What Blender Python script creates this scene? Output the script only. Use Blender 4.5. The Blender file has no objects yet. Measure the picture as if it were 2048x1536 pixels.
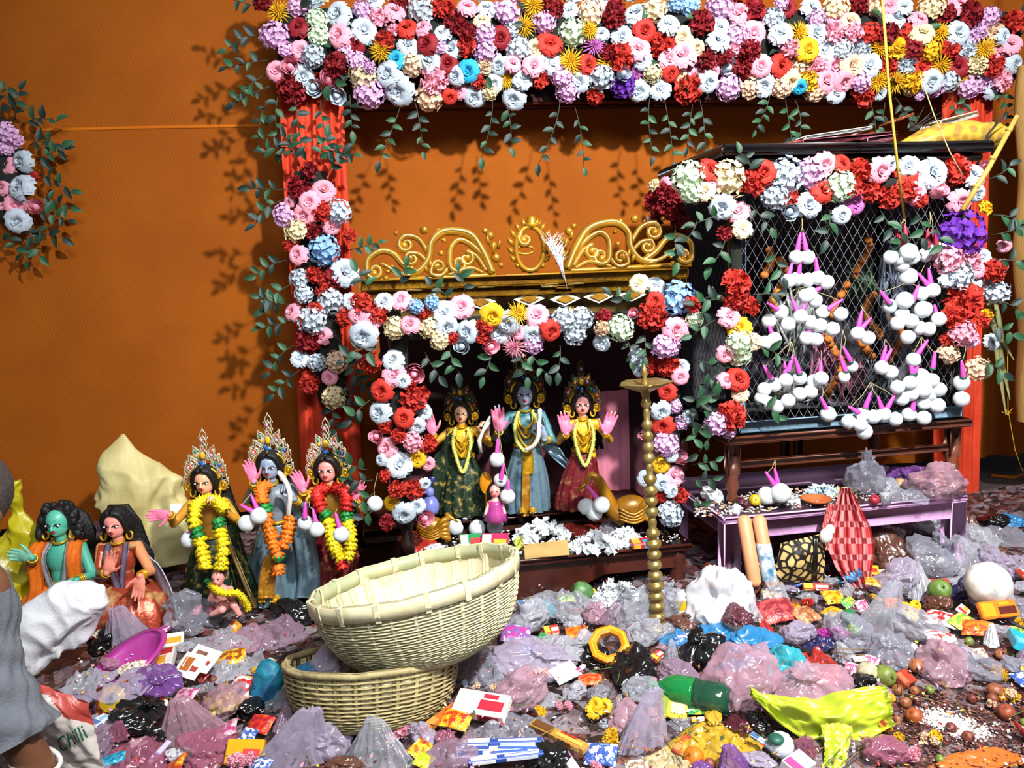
import bpy, bmesh, math, random
import numpy as np
from mathutils import Vector as V, Matrix as M, Quaternion, noise
S = bpy.context.scene
C = S.collection
rnd = random.Random(11)
PI = math.pi
# ---------------------------------------------------------------- camera, world, lights, exposure
F = 1540.0
CAM = V((0, 0, 1.5))
PITCH, ROLL = math.radians(7.8), math.radians(2.3)
_f = V((0, math.cos(PITCH), -math.sin(PITCH)))
_u0 = V((0, math.sin(PITCH), math.cos(PITCH)))
_x = V((1, 0, 0))
_r = _x * math.cos(ROLL) - _u0 * math.sin(ROLL)
_u = _u0 * math.cos(ROLL) + _x * math.sin(ROLL)
cd = bpy.data.cameras.new('camera')
cam = bpy.data.objects.new('camera', cd)
C.objects.link(cam)
cam.matrix_world = M(((_r.x, _u.x, -_f.x, CAM.x), (_r.y, _u.y, -_f.y, CAM.y), (_r.z, _u.z, -_f.z, CAM.z), (0, 0, 0, 1)))
cd.sensor_width = 36.0
cd.lens = F / 2048 * 36
cd.clip_start = 0.05
S.camera = cam
w = bpy.data.worlds.new('world')
S.world = w
w.use_nodes = True
w.node_tree.nodes['Background'].inputs[0].default_value = (0.80, 0.86, 1.0, 1)
w.node_tree.nodes['Background'].inputs[1].default_value = 0.20
def area_light(name, loc, target, size, power, col):
    l = bpy.data.lights.new(name, 'AREA')
    l.shape = 'DISK'
    l.size = size
    l.energy = power
    l.color = col
    o = bpy.data.objects.new(name, l)
    o.location = loc
    o.rotation_euler = (V(target) - V(loc)).to_track_quat('-Z', 'Y').to_euler()
    C.objects.link(o)
    return o
fl = bpy.data.lights.new('flood_lamp', 'SPOT')
fl.energy = 1950
fl.color = (1.0, 0.98, 0.95)
fl.shadow_soft_size = 0.10
fl.spot_size = math.radians(104)
fl.spot_blend = 1.0
flo = bpy.data.objects.new('flood_lamp', fl)
flo.location = (1.6, 0.2, 4.1)
flo.rotation_euler = (V((0.75, 4.2, 0.9)) - flo.location).to_track_quat('-Z', 'Y').to_euler()
C.objects.link(flo)
area_light('fill_light', (0.6, -1.5, 4.4), (0, 3.6, 0.4), 1.6, 190, (0.90, 0.95, 1.0))  # unseen fill light, added for even brightness
S.view_settings.view_transform = 'Standard'
S.view_settings.look = 'None'
S.view_settings.exposure = 0.1
S.view_settings.gamma = 1.0
S.view_settings.use_curve_mapping = False

# ---------------------------------------------------------------- pixel -> world
def ray(px, py):
    return _f + _r * ((px - 1024) / F) - _u * ((py - 768) / F)
def at(px, py, Y):
    d = ray(px, py)
    return CAM + d * (Y / d.y)
def atz(px, py, z):
    d = ray(px, py)
    return CAM + d * ((z - CAM.z) / d.z)
def plane(Y0, yaw):
    a = math.radians(yaw)
    return (V((0, Y0, 0)), V((-math.sin(a), math.cos(a), 0)), a)
def atp(px, py, pl, off=0.0):
    p0, n, _ = pl
    d = ray(px, py)
    return CAM + d * ((p0 + n * off - CAM).dot(n) / d.dot(n))
def pix(p):
    d = V(p) - CAM
    k = d.dot(_f)
    return 1024 + F * d.dot(_r) / k, 768 - F * d.dot(_u) / k

# ---------------------------------------------------------------- materials
MATS = {}
def srgb(h):
    if isinstance(h, str):
        h = [int(h[i:i + 2], 16) / 255 for i in (0, 2, 4)]
    return tuple((c / 12.92 if c <= .04045 else ((c + .055) / 1.055) ** 2.4) for c in h)
def mat(name, col, rough=.6, metal=0., var=.12, scale=18., bump=0., bscale=60., alpha=1., spec=.5, col2=None, mode='noise', trans=0., sheen=0., sub=0., objvar=0.):
    if name in MATS:
        return MATS[name]
    m = bpy.data.materials.new(name)
    m.use_nodes = True
    nt = m.node_tree
    N, L = nt.nodes, nt.links
    b = N['Principled BSDF']
    c1 = srgb(col)
    c2 = srgb(col2) if col2 else tuple(x * (1 - 2.2 * var) for x in c1)
    tc = N.new('ShaderNodeTexCoord')
    if mode == 'noise':
        t = N.new('ShaderNodeTexNoise')
        t.inputs['Scale'].default_value = scale
        t.inputs['Detail'].default_value = 3
        fac = t.outputs['Fac']
    elif mode == 'voronoi':
        t = N.new('ShaderNodeTexVoronoi')
        t.inputs['Scale'].default_value = scale
        fac = t.outputs['Distance']
    elif mode == 'wave':
        t = N.new('ShaderNodeTexWave')
        t.inputs['Scale'].default_value = scale
        t.inputs['Distortion'].default_value = 3
        fac = t.outputs['Fac']
    L.new(tc.outputs['Object'], t.inputs['Vector'])
    r = N.new('ShaderNodeValToRGB')
    r.color_ramp.elements[0].position = .34
    r.color_ramp.elements[1].position = .66
    r.color_ramp.elements[0].color = (*c2, 1)
    r.color_ramp.elements[1].color = (*c1, 1)
    L.new(fac, r.inputs[0])
    out = r.outputs[0]
    if objvar:
        oi = N.new('ShaderNodeObjectInfo')
        hs = N.new('ShaderNodeHueSaturation')
        mr = N.new('ShaderNodeMapRange')
        mr.inputs['To Min'].default_value = 1 - objvar
        mr.inputs['To Max'].default_value = 1 + objvar * .5
        L.new(oi.outputs['Random'], mr.inputs['Value'])
        L.new(mr.outputs[0], hs.inputs['Value'])
        L.new(out, hs.inputs['Color'])
        out = hs.outputs[0]
    L.new(out, b.inputs['Base Color'])
    b.inputs['Roughness'].default_value = rough
    b.inputs['Metallic'].default_value = metal
    b.inputs['Specular IOR Level'].default_value = spec
    if trans:
        b.inputs['Transmission Weight'].default_value = trans
        b.inputs['IOR'].default_value = 1.2
    if sheen:
        b.inputs['Sheen Weight'].default_value = sheen
    if sub:
        b.inputs['Subsurface Weight'].default_value = sub
        b.inputs['Subsurface Radius'].default_value = (.02, .01, .008)
        b.inputs['Subsurface Scale'].default_value = .3
    if alpha < 1:
        b.inputs['Alpha'].default_value = alpha
    if bump:
        t2 = N.new('ShaderNodeTexNoise')
        t2.inputs['Scale'].default_value = bscale
        t2.inputs['Detail'].default_value = 4
        L.new(tc.outputs['Object'], t2.inputs['Vector'])
        bn = N.new('ShaderNodeBump')
        bn.inputs['Strength'].default_value = bump
        bn.inputs['Distance'].default_value = .01
        L.new(t2.outputs['Fac'], bn.inputs['Height'])
        L.new(bn.outputs[0], b.inputs['Normal'])
    MATS[name] = m
    return m
def rdg(p):
    return .5 - abs(noise.noise(p)) * 1.6
def film(name, col, alpha=.5, rough=.17, bump=.42, bscale=2.3):
    """thin crinkled plastic film: more see-through face-on than at grazing angles"""
    m = mat(name, col, rough, 0, .08, 5, 0, 22, 1, .9)
    N, L = m.node_tree.nodes, m.node_tree.links
    b = N['Principled BSDF']
    tc = N.new('ShaderNodeTexCoord')
    hs = []
    for sc, st in ((bscale, 1.), (bscale * 2.6, .5)):
        t = N.new('ShaderNodeTexNoise')
        t.noise_type = 'RIDGED_MULTIFRACTAL'
        t.inputs['Scale'].default_value = sc
        t.inputs['Detail'].default_value = 3
        t.inputs['Distortion'].default_value = .4
        L.new(tc.outputs['Object'], t.inputs['Vector'])
        hs.append(t)
    ad = N.new('ShaderNodeMath')
    ad.operation = 'MULTIPLY_ADD'
    ad.inputs[1].default_value = .22
    L.new(hs[1].outputs['Fac'], ad.inputs[0])
    L.new(hs[0].outputs['Fac'], ad.inputs[2])
    bn = N.new('ShaderNodeBump')
    bn.inputs['Strength'].default_value = bump
    bn.inputs['Distance'].default_value = .03
    L.new(ad.outputs[0], bn.inputs['Height'])
    L.new(bn.outputs[0], b.inputs['Normal'])
    if alpha < .97:
        lw = N.new('ShaderNodeLayerWeight')
        lw.inputs['Blend'].default_value = .35
        L.new(bn.outputs[0], lw.inputs['Normal'])
        mr = N.new('ShaderNodeMapRange')
        mr.inputs['To Min'].default_value = alpha * .72
        mr.inputs['To Max'].default_value = min(1, alpha + .4)
        L.new(lw.outputs['Facing'], mr.inputs['Value'])
        tr = N.new('ShaderNodeBsdfTransparent')
        mx = N.new('ShaderNodeMixShader')
        L.new(mr.outputs[0], mx.inputs[0])
        L.new(tr.outputs[0], mx.inputs[1])
        L.new(b.outputs[0], mx.inputs[2])
        L.new(mx.outputs[0], N['Material Output'].inputs['Surface'])
    return m

# ---------------------------------------------------------------- mesh builder
class MB:
    def __init__(s):
        s.v, s.f, s.m = [], [], []
    def add(s, vs, fs, mi=0):
        o = len(s.v)
        s.v.extend([tuple(v) for v in vs])
        s.f.extend([tuple(i + o for i in f) for f in fs])
        s.m.extend([mi] * len(fs))
        return s
    def box(s, c, size, R=None, bev=0., mi=0):
        c = V(c)
        h = V(size) * .5
        b = min(bev, min(h) * .9)
        vs, idx = [], {}
        if b <= 0:
            for x in (-1, 1):
                for y in (-1, 1):
                    for z in (-1, 1):
                        vs.append(V((x * h.x, y * h.y, z * h.z)))
            fs = [(0, 1, 3, 2), (4, 6, 7, 5), (0, 4, 5, 1), (2, 3, 7, 6), (0, 2, 6, 4), (1, 5, 7, 3)]
        else:
            sg = [(x, y, z) for x in (-1, 1) for y in (-1, 1) for z in (-1, 1)]
            for k in sg:
                for a in range(3):
                    p = [k[i] * (h[i] - (0 if i == a else b)) for i in range(3)]
                    idx[k, a] = len(vs)
                    vs.append(V(p))
            fs = []
            for a in range(3):
                b1, b2 = (a + 1) % 3, (a + 2) % 3
                for sgn in (-1, 1):
                    q = []
                    for u, w_ in ((-1, -1), (1, -1), (1, 1), (-1, 1)):
                        k = [0, 0, 0]
                        k[a], k[b1], k[b2] = sgn, u, w_
                        q.append(idx[tuple(k), a])
                    fs.append(q if sgn > 0 else q[::-1])
            for a in range(3):
                b1, b2 = (a + 1) % 3, (a + 2) % 3
                for u in (-1, 1):
                    for w_ in (-1, 1):
                        k0, k1 = [0, 0, 0], [0, 0, 0]
                        k0[a], k0[b1], k0[b2] = -1, u, w_
                        k1[a], k1[b1], k1[b2] = 1, u, w_
                        q = [idx[tuple(k0), b1], idx[tuple(k1), b1], idx[tuple(k1), b2], idx[tuple(k0), b2]]
                        fs.append(q if u * w_ > 0 else q[::-1])
            for k in sg:
                q = [idx[k, 0], idx[k, 1], idx[k, 2]]
                fs.append(q if k[0] * k[1] * k[2] > 0 else q[::-1])
        if R is not None:
            vs = [R @ v for v in vs]
        return s.add([v + c for v in vs], fs, mi)
    def tube(s, pts, r, n=8, cap=True, mi=0, flat=1.0, up=None, closed=False):
        pts = [V(p) for p in pts]
        k = len(pts)
        rs = r if isinstance(r, (list, tuple)) else [r] * k
        vs, fs = [], []
        ref = None
        for i, p in enumerate(pts):
            if closed:
                t = (pts[(i + 1) % k] - pts[i - 1])
            else:
                t = pts[min(i + 1, k - 1)] - pts[max(i - 1, 0)]
            t = t.normalized() if t.length > 1e-9 else V((0, 0, 1))
            if up is not None:
                ref = V(up)
            elif ref is None:
                ref = V((0, 0, 1)) if abs(t.z) < .9 else V((1, 0, 0))
            a = t.cross(ref)
            if a.length < 1e-6:
                a = t.cross(V((1, .1, 0)))
            a.normalize()
            b = a.cross(t).normalized()
            ref = b
            for j in range(n):
                q = 2 * PI * j / n
                vs.append(p + a * (math.cos(q) * rs[i]) + b * (math.sin(q) * rs[i] * flat))
        for i in range(k if closed else k - 1):
            i2 = (i + 1) % k
            for j in range(n):
                j2 = (j + 1) % n
                fs.append((i * n + j, i * n + j2, i2 * n + j2, i2 * n + j))
        if cap and not closed:
            fs.append(tuple(range(n - 1, -1, -1)))
            fs.append(tuple((k - 1) * n + j for j in range(n)))
        return s.add(vs, fs, mi)
    def cap(s, p0, p1, r0, r1, n=10, mi=0):
        p0, p1 = V(p0), V(p1)
        d = (p1 - p0)
        L_ = max(d.length, 1e-6)
        d = d / L_
        pts, rs = [], []
        for a in (-80, -50, -20):
            a = math.radians(a)
            pts.append(p0 + d * math.sin(a) * r0)
            rs.append(r0 * math.cos(a))
        for a in (20, 50, 80):
            a = math.radians(a)
            pts.append(p1 + d * math.sin(a) * r1)
            rs.append(r1 * math.cos(a))
        return s.tube(pts, rs, n, True, mi)
    def ell(s, c, r, R=None, nu=14, nv=9, mi=0):
        c = V(c)
        r = (r, r, r) if isinstance(r, (int, float)) else r
        vs = [V((0, 0, -r[2]))]
        for i in range(1, nv):
            p = -PI / 2 + PI * i / nv
            for j in range(nu):
                q = 2 * PI * j / nu
                vs.append(V((r[0] * math.cos(p) * math.cos(q), r[1] * math.cos(p) * math.sin(q), r[2] * math.sin(p))))
        vs.append(V((0, 0, r[2])))
        fs = []
        for j in range(nu):
            fs.append((0, 1 + (j + 1) % nu, 1 + j))
            fs.append((len(vs) - 1, 1 + (nv - 2) * nu + j, 1 + (nv - 2) * nu + (j + 1) % nu))
        for i in range(nv - 2):
            for j in range(nu):
                a = 1 + i * nu
                fs.append((a + j, a + (j + 1) % nu, a + nu + (j + 1) % nu, a + nu + j))
        if R is not None:
            vs = [R @ v for v in vs]
        return s.add([v + c for v in vs], fs, mi)
    def grid(s, fn, nu, nv, cu=False, mi=0):
        vs = [V(fn(i / (nu if cu else nu - 1), j / (nv - 1))) for j in range(nv) for i in range(nu)]
        fs = []
        for j in range(nv - 1):
            for i in range(nu if cu else nu - 1):
                i2 = (i + 1) % nu
                fs.append((j * nu + i, j * nu + i2, (j + 1) * nu + i2, (j + 1) * nu + i))
        return s.add(vs, fs, mi)
    def lathe(s, prof, c=(0, 0, 0), n=24, mi=0, mod=None, R=None, close=True):
        c = V(c)
        vs, fs = [], []
        for (r, z) in prof:
            for j in range(n):
                q = 2 * PI * j / n
                rr = r * (mod(q, z) if mod else 1)
                p = V((rr * math.cos(q), rr * math.sin(q), z))
                vs.append((R @ p if R is not None else p) + c)
        k = len(prof)
        for i in range(k - 1):
            for j in range(n):
                j2 = (j + 1) % n
                fs.append((i * n + j, i * n + j2, (i + 1) * n + j2, (i + 1) * n + j))
        if close:
            fs.append(tuple(range(n - 1, -1, -1)))
            fs.append(tuple((k - 1) * n + j for j in range(n)))
        return s.add(vs, fs, mi)
    def ribbon(s, pts, w_, th, side, mi=0, ruff=0., k=3):
        # a cloth strip of thickness th along pts, widened along side
        pts = [V(p) for p in pts]
        side = V(side).normalized()
        top, n = [], len(pts)
        for i, p in enumerate(pts):
            t = (pts[min(i + 1, n - 1)] - pts[max(i - 1, 0)]).normalized()
            nn = t.cross(side).normalized()
            ww = w_[i] if isinstance(w_, (list, tuple)) else w_
            for j in range(k + 1):
                u = j / k - .5
                top.append((p + side * (u * ww) + nn * (ruff * ww * math.sin(u * 14 + i * .3)), nn))
        m_ = len(top)
        vs = [a + b * th * .5 for a, b in top] + [a - b * th * .5 for a, b in top]
        fs = []
        K = k + 1
        for i in range(n - 1):
            for j in range(k):
                a = i * K + j
                fs.append((a, a + 1, a + K + 1, a + K))
                fs.append((m_ + a, m_ + a + K, m_ + a + K + 1, m_ + a + 1))
            for j in (0, k):
                a = i * K + j
                fs.append((a, a + K, m_ + a + K, m_ + a))
        for i in (0, n - 1):
            for j in range(k):
                a = i * K + j
                fs.append((a, m_ + a, m_ + a + 1, a + 1))
        return s.add(vs, fs, mi)
    def mesh(s, name, mats=(), smooth=True):
        me = bpy.data.meshes.new(name)
        me.from_pydata([tuple(v) for v in s.v], [], s.f)
        for m_ in (mats if isinstance(mats, (list, tuple)) else [mats]):
            me.materials.append(m_)
        if any(s.m):
            me.polygons.foreach_set('material_index', s.m)
        if smooth:
            me.polygons.foreach_set('use_smooth', [True] * len(s.f))
        me.update()
        return me

ORG = {}
def link(name, me, parent=None, loc=None, rot=None, scale=None):
    o = bpy.data.objects.new(name, me)
    C.objects.link(o)
    if parent is not None:
        o.parent = parent
    if loc is not None:
        o.location = loc
    if rot is not None:
        o.rotation_mode = 'QUATERNION'
        o.rotation_quaternion = rot
    if scale is not None:
        o.scale = (scale,) * 3 if isinstance(scale, (int, float)) else scale
    return o
def tag(o, label=None, cat=None, group=None, kind=None):
    if label: o['label'] = label
    if cat: o['category'] = cat
    if group: o['group'] = group
    if kind: o['kind'] = kind
    return o
def thing(name, label, cat, loc, group=None, kind=None):
    o = link(name, None, None, loc)
    o.empty_display_size = .05
    ORG[o.name] = V(loc)
    return tag(o, label, cat, group, kind)
def part(name, mb, mats, parent, smooth=True, label=None, kind=None):
    """world-coordinate geometry made a child of parent (roots carry no rotation)"""
    org = ORG[parent.name]
    mb.v = [(x - org.x, y - org.y, z - org.z) for x, y, z in mb.v]
    o = link(name, mb.mesh(name, mats, smooth), parent)
    ORG[o.name] = org
    if label: o['label'] = label
    if kind: o['kind'] = kind
    return o
def pcopy(name, me, parent, wloc, rot=None, scale=None):
    """an instance of a shared mesh as child, at a world position"""
    o = link(name, me, parent, V(wloc) - ORG[parent.name], rot, scale)
    ORG[o.name] = V(wloc)
    return o
def single(name, mb, mats, label, cat, loc=None, group=None, smooth=True, kind=None):
    """one-mesh top-level thing; origin moved to its base"""
    if loc is None:
        a = np.array([tuple(v) for v in mb.v])
        loc = ((a[:, 0].min() + a[:, 0].max()) / 2, (a[:, 1].min() + a[:, 1].max()) / 2, a[:, 2].min())
    mb.v = [(x - loc[0], y - loc[1], z - loc[2]) for x, y, z in mb.v]
    o = link(name, mb.mesh(name, mats, smooth), None, loc)
    ORG[o.name] = V(loc)
    return tag(o, label, cat, group, kind)
def struct(name, mb, mats, smooth=False):
    o = link(name, mb.mesh(name, mats, smooth))
    ORG[o.name] = V((0, 0, 0))
    o['kind'] = 'structure'
    return o
def remesh(mb, voxel, smooth_it=3):
    me = mb.mesh('tmp_body', (), True)
    o = bpy.data.objects.new('tmp_body', me)
    C.objects.link(o)
    md = o.modifiers.new('r', 'REMESH')
    md.mode = 'VOXEL'
    md.voxel_size = voxel
    md.use_smooth_shade = True
    ms = o.modifiers.new('s', 'SMOOTH')
    ms.iterations = smooth_it
    ms.factor = .5
    dg = bpy.context.evaluated_depsgraph_get()
    out = bpy.data.meshes.new_from_object(o.evaluated_get(dg))
    bpy.data.objects.remove(o)
    bpy.data.meshes.remove(me)
    return out
def pbox(mb, x0, y0, x1, y1, pl, depth, bev=.004, off=0., mi=0):
    """box whose front face fills a rectangle measured on a plane of the scene"""
    a = atp((x0 + x1) / 2, y0, pl, off)
    b = atp((x0 + x1) / 2, y1, pl, off)
    l_ = atp(x0, (y0 + y1) / 2, pl, off)
    r_ = atp(x1, (y0 + y1) / 2, pl, off)
    wd = (r_ - l_).xy.length
    ht = abs(a.z - b.z)
    c = (l_ + r_) * .5
    c.z = (a.z + b.z) / 2
    c = c + pl[1] * (depth / 2)
    mb.box(c, (wd, depth, ht), M.Rotation(pl[2], 3, 'Z'), bev, mi)
    return c
def spline(ks, n=8):
    ks = [V(k) for k in ks]
    out = []
    for i in range(len(ks) - 1):
        p0, p1, p2, p3 = ks[max(i - 1, 0)], ks[i], ks[i + 1], ks[min(i + 2, len(ks) - 1)]
        for j in range(n):
            t = j / n
            out.append(.5 * ((2 * p1) + (p2 - p0) * t + (2 * p0 - 5 * p1 + 4 * p2 - p3) * t * t + (3 * p1 - p0 - 3 * p2 + p3) * t ** 3))
    out.append(ks[-1])
    return out
WALL = plane(4.75, 7)
ARCH = plane(4.40, 7)
ALTF = plane(3.38, 9)
ALTP = plane(3.58, 9)
ALTB = plane(4.12, 9)
CABF = plane(3.42, 9)
TABF = plane(3.24, 9)
# ================================================================ setting
def cloth_mat(name, col, col2, rough=.75, seam=True):
    m = mat(name, col, rough, 0, .1, 3.0, .0, 60, 1, .15, col2)
    nt = m.node_tree
    N, L = nt.nodes, nt.links
    tc = N.new('ShaderNodeTexCoord')
    wv = N.new('ShaderNodeTexWave')
    wv.wave_type = 'BANDS'
    wv.bands_direction = 'Z'
    wv.inputs['Scale'].default_value = 60
    wv.inputs['Distortion'].default_value = 1.5
    wx = N.new('ShaderNodeTexWave')
    wx.bands_direction = 'X'
    wx.inputs['Scale'].default_value = 45
    wx.inputs['Distortion'].default_value = 1.5
    L.new(tc.outputs['Object'], wv.inputs['Vector'])
    L.new(tc.outputs['Object'], wx.inputs['Vector'])
    ad = N.new('ShaderNodeMath')
    ad.operation = 'ADD'
    L.new(wv.outputs['Fac'], ad.inputs[0])
    L.new(wx.outputs['Fac'], ad.inputs[1])
    bn = N.new('ShaderNodeBump')
    bn.inputs['Strength'].default_value = .25
    bn.inputs['Distance'].default_value = .004
    L.new(ad.outputs[0], bn.inputs['Height'])
    L.new(bn.outputs[0], N['Principled BSDF'].inputs['Normal'])
    return m
m_orange = cloth_mat('orange_cloth', '984f0a', '8f4808')
m_seam_light = cloth_mat('orange_seam_light', 'c46a12', 'b8600e')  # brighter orange paints light glimpsed through the wall cloth's joint
ex = V((math.cos(WALL[2]), math.sin(WALL[2]), 0))
en = WALL[1]
def wall_pt(u, v):
    x = -4.6 + u * 8.6
    z = 0.16 + v * 3.5
    k = .012 * noise.noise(V((x * .9, z * .7, 0))) + .006 * math.sin(x * 5 + noise.noise(V((x, z, 3))) * 3)
    if x > 2.55:
        k += .03 * math.sin(x * 26 + z * .6) * min(1, (x - 2.55) * 3)
    return WALL[0] + ex * x - en * k + V((0, 0, z))
wb = struct('wall_back', MB().grid(wall_pt, 260, 60), m_orange, True)
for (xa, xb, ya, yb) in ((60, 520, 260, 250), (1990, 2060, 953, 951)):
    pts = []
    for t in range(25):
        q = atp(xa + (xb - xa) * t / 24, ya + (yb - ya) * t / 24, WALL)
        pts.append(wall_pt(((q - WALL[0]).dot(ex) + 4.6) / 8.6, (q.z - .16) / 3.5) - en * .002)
    part('lit_seam_hem', MB().ribbon(pts, .020, .0025, (0, 0, 1)), m_seam_light, wb)
struct('wall_rear_shade', MB().box((0, 6.4, 1.8), (14, .1, 5)), mat('gap_shade', '15110f', .9))  # near-black sheet added so the gap under the cloth stays dark
m_floor = mat('dusty_floor', '4a3b36', .9, 0, .25, 6, .3, 30)
struct('floor', MB().box((0, 3.2, -.05), (14, 8, .1)), m_floor)
# beige drape hanging at the right edge, nearer than the cloth wall
m_beige = cloth_mat('beige_cloth', 'a8824a', '93703c')
def beige(u, v):
    c = at(2080, 330 + 640 * v, 4.45)
    z = 2.55 - v * 2.0
    a = u * 2 * PI
    r_ = .15 * (1 + .10 * math.sin(v * 15) + .05 * math.sin(u * 25 + v * 6))
    return V((c.x + r_ * math.cos(a), 4.45 + .10 * math.sin(a), z))
single('beige_drape', MB().grid(beige, 40, 50, True), m_beige, 'rolled beige cloth drape hanging at the right edge beside the orange cloth', 'drape')

# ---------------------------------------------------------------- flower arch frame wrapped in red cloth
m_red = cloth_mat('red_satin', 'd4482e', 'b03018', .45)
arch = thing('flower_arch', 'arch frame with red pleated cloth columns and a wrapped top beam', 'arch', ARCH[0] + V((0, 0, 0)))
mb = MB()
pbox(mb, 560, 120, 1990, 205, ARCH, .16, .01, .02)
part('beam', mb, mat('dark_red_cloth', '5a1a14', .8), arch)
def column(xs_top, xs_bot, y0, y1, seed):
    mb = MB()
    def f(u, v):
        y = y0 + (y1 - y0) * v
        a, b = xs_top[0] + (xs_bot[0] - xs_top[0]) * v, xs_top[1] + (xs_bot[1] - xs_top[1]) * v
        g = u * 2
        if g <= 1:
            p = atp(a + (b - a) * g, y, ARCH, -.02)
            fold = .018 * math.sin(g * 24 + 5 * math.sin(v * 2.2 + seed)) + .012 * math.sin(g * 47 + v * 9) * (.6 + .4 * math.sin(v * 5))
            return p - ARCH[1] * (fold + .05 * math.sin(g * PI))
        p = atp(b + (a - b) * (g - 1), y, ARCH, .12)
        return p
    mb.grid(f, 90, 60, True)
    return part('cloth_column', mb, m_red, arch)
column((556, 684), (612, 735), 150, 1130, 0)
column((1888, 1984), (1862, 1952), 160, 1045, 2)

# ---------------------------------------------------------------- wooden altar
m_wood = mat('dark_wood', '4a2016', .32, 0, .22, 5, .15, 30, col2='32130d')
m_woodd = mat('black_wood', '2a1512', .4, 0, .2, 6)
m_gold = mat('gold_paint', 'b8861c', .34, .4, .15, 9, .2, 30, col2='8a5c10')
m_goldp = mat('pale_gold', 'd8c078', .35, .4, .12, 12)
m_maroon = mat('maroon_cloth', '6e2c3c', .8, 0, .15, 4)
m_pinkc = mat('pink_cloth', 'd07a90', .75, 0, .15, 4)
base = atp(1050, 1180, ALTF)
altar = thing('altar', 'dark wooden altar platform with gold carved scroll crest and maroon backing', 'altar', (base.x, base.y, 0))
RA = M.Rotation(ALTF[2], 3, 'Z')
axx = V((math.cos(ALTF[2]), math.sin(ALTF[2]), 0))
ayy = ALTF[1]
pl_l, pl_r = atp(700, 1150, ALTF), atp(1385, 1105, ALTF)
cen = (pl_l + pl_r) / 2
wid = (pl_r - pl_l).xy.length
ztop = atp(1140, 1108, ALTF).z
mb = MB()
mb.box(V((cen.x, cen.y, ztop - .017)) + ayy * .41, (wid, .86, .034), RA, .008)
part('platform', mb, m_wood, altar)
# front apron with a scooped lower edge
mb = MB()
zb = .03
def apron(u, v, back):
    x = (u - .5) * (wid - .05)
    sc = .075 * max(0., min(1., (u - .62) / .12)) * max(0., min(1, (1.02 - u) / .05)) + .075 * max(0., min(1., (.38 - u) / .12))
    z0 = zb + sc
    z = z0 + (ztop - .036 - z0) * v
    return V((cen.x, cen.y, 0)) + axx * x + ayy * (.02 + back) + V((0, 0, z))
mb.grid(lambda u, v: apron(u, v, 0), 60, 6)
mb.grid(lambda u, v: apron(u, v, .03), 60, 6)
mb.grid(lambda u, v: apron(u, 0, .03 * v), 60, 2)
part('apron', mb, m_wood, altar, False)
for sx in (-1, 1):
    for d in (.05, .78):
        part('leg', MB().lathe([(.03, 0), (.045, .02), (.04, .06), (.03, .1), (.045, .14), (.04, ztop - .03)], V((cen.x, cen.y, 0)) + axx * sx * (wid / 2 - .06) + ayy * d, 12), m_wood, altar)
# step on which the statues stand
zst = ztop + .075
mb = MB()
mb.box(V((cen.x, cen.y, ztop + .037)) + ayy * .6, (wid - .1, .42, .075), RA, .006)
part('step', mb, m_wood, altar)
bl, br = atp(760, 700, ALTB), atp(1345, 700, ALTB)
mb = MB()
bc = (bl + br) / 2
zhead = atp(1050, 600, ALTP).z
mb.box(V((bc.x, bc.y, (ztop + zhead) / 2)) + ALTB[1] * .01, ((br - bl).xy.length, .02, zhead - ztop), RA, .002)
part('back_panel', mb, m_maroon, altar)
mb = MB()
def pink_panel(u, v):
    p = atp(1178 + 82 * u, 1000, ALTB, -.025)
    return V((p.x, p.y, ztop + .06 + .58 * v)) - ALTB[1] * .008 * math.sin(u * 20)
part('pink_drape', mb.grid(pink_panel, 30, 10), m_pinkc, altar)
for x in (798, 1342):
    mb = MB()
    p = atp(x, 800, ALTP)
    q = atp(x, 800, ALTB)
    for pp in (p, q):
        zz = zhead - ztop
        mb.lathe([(.035, 0), (.035, .06), (.026, .08), (.032, .2), (.024, .24), (.03, zz * .5), (.024, zz * .8), (.034, zz * .84), (.034, zz)], V((pp.x, pp.y, ztop)), 12)
    part('post', mb, m_woodd, altar)
# gold header: panel with diamonds, stepped mouldings
GH = plane(3.55, 9)
mb = MB()
pbox(mb, 720, 548, 1378, 570, GH, .30, .006)
part('cornice', mb, m_gold, altar)
mb = MB()
pbox(mb, 722, 566, 1374, 590, GH, .24, .004, .03)
part('moulding', mb, m_gold, altar)
mb = MB()
pbox(mb, 735, 590, 1365, 640, GH, .05, .004, .06)
part('frieze', mb, mat('old_gold', 'a5843c', .45, .3, .2, 20), altar)
for k, (x, y, c) in enumerate(((750, 577, 0), (828, 577, 0), (900, 573, 1), (972, 571, 0), (1058, 567, 0), (1100, 570, 0), (1130, 573, 0), (1152, 564, 0), (1210, 558, 0), (1275, 553, 0), (1330, 549, 0))):
    mb = MB()
    pbox(mb, x - (33 if k == 4 else 17), y - 3, x + (33 if k == 4 else 17), y + 4, GH, .03, .003, .005)
    part('dentil', mb, m_goldp if k % 2 else m_gold, altar)
for (x, y) in ((800, 612), (880, 608), (960, 604), (1058, 598), (1130, 598), (1197, 593), (1262, 590)):
    c = atp(x, y, GH, .058)
    mb = MB()
    for sc, dz, mi in ((1, 0, 0), (.6, -.008, 1)):
        P = [c + axx * (.075 * sc), c + V((0, 0, .032 * sc)), c - axx * (.075 * sc), c - V((0, 0, .032 * sc))]
        P = [p + GH[1] * dz for p in P]
        n0 = GH[1] * -.006
        mb.add(P + [p + n0 for p in P], [(4, 5, 6, 7), (0, 1, 5, 4), (1, 2, 6, 5), (2, 3, 7, 6), (3, 0, 4, 7)], mi)
    part('diamond', mb, [mat('cream_paint', 'e6ddc0', .5), m_gold], altar, False)
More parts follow.
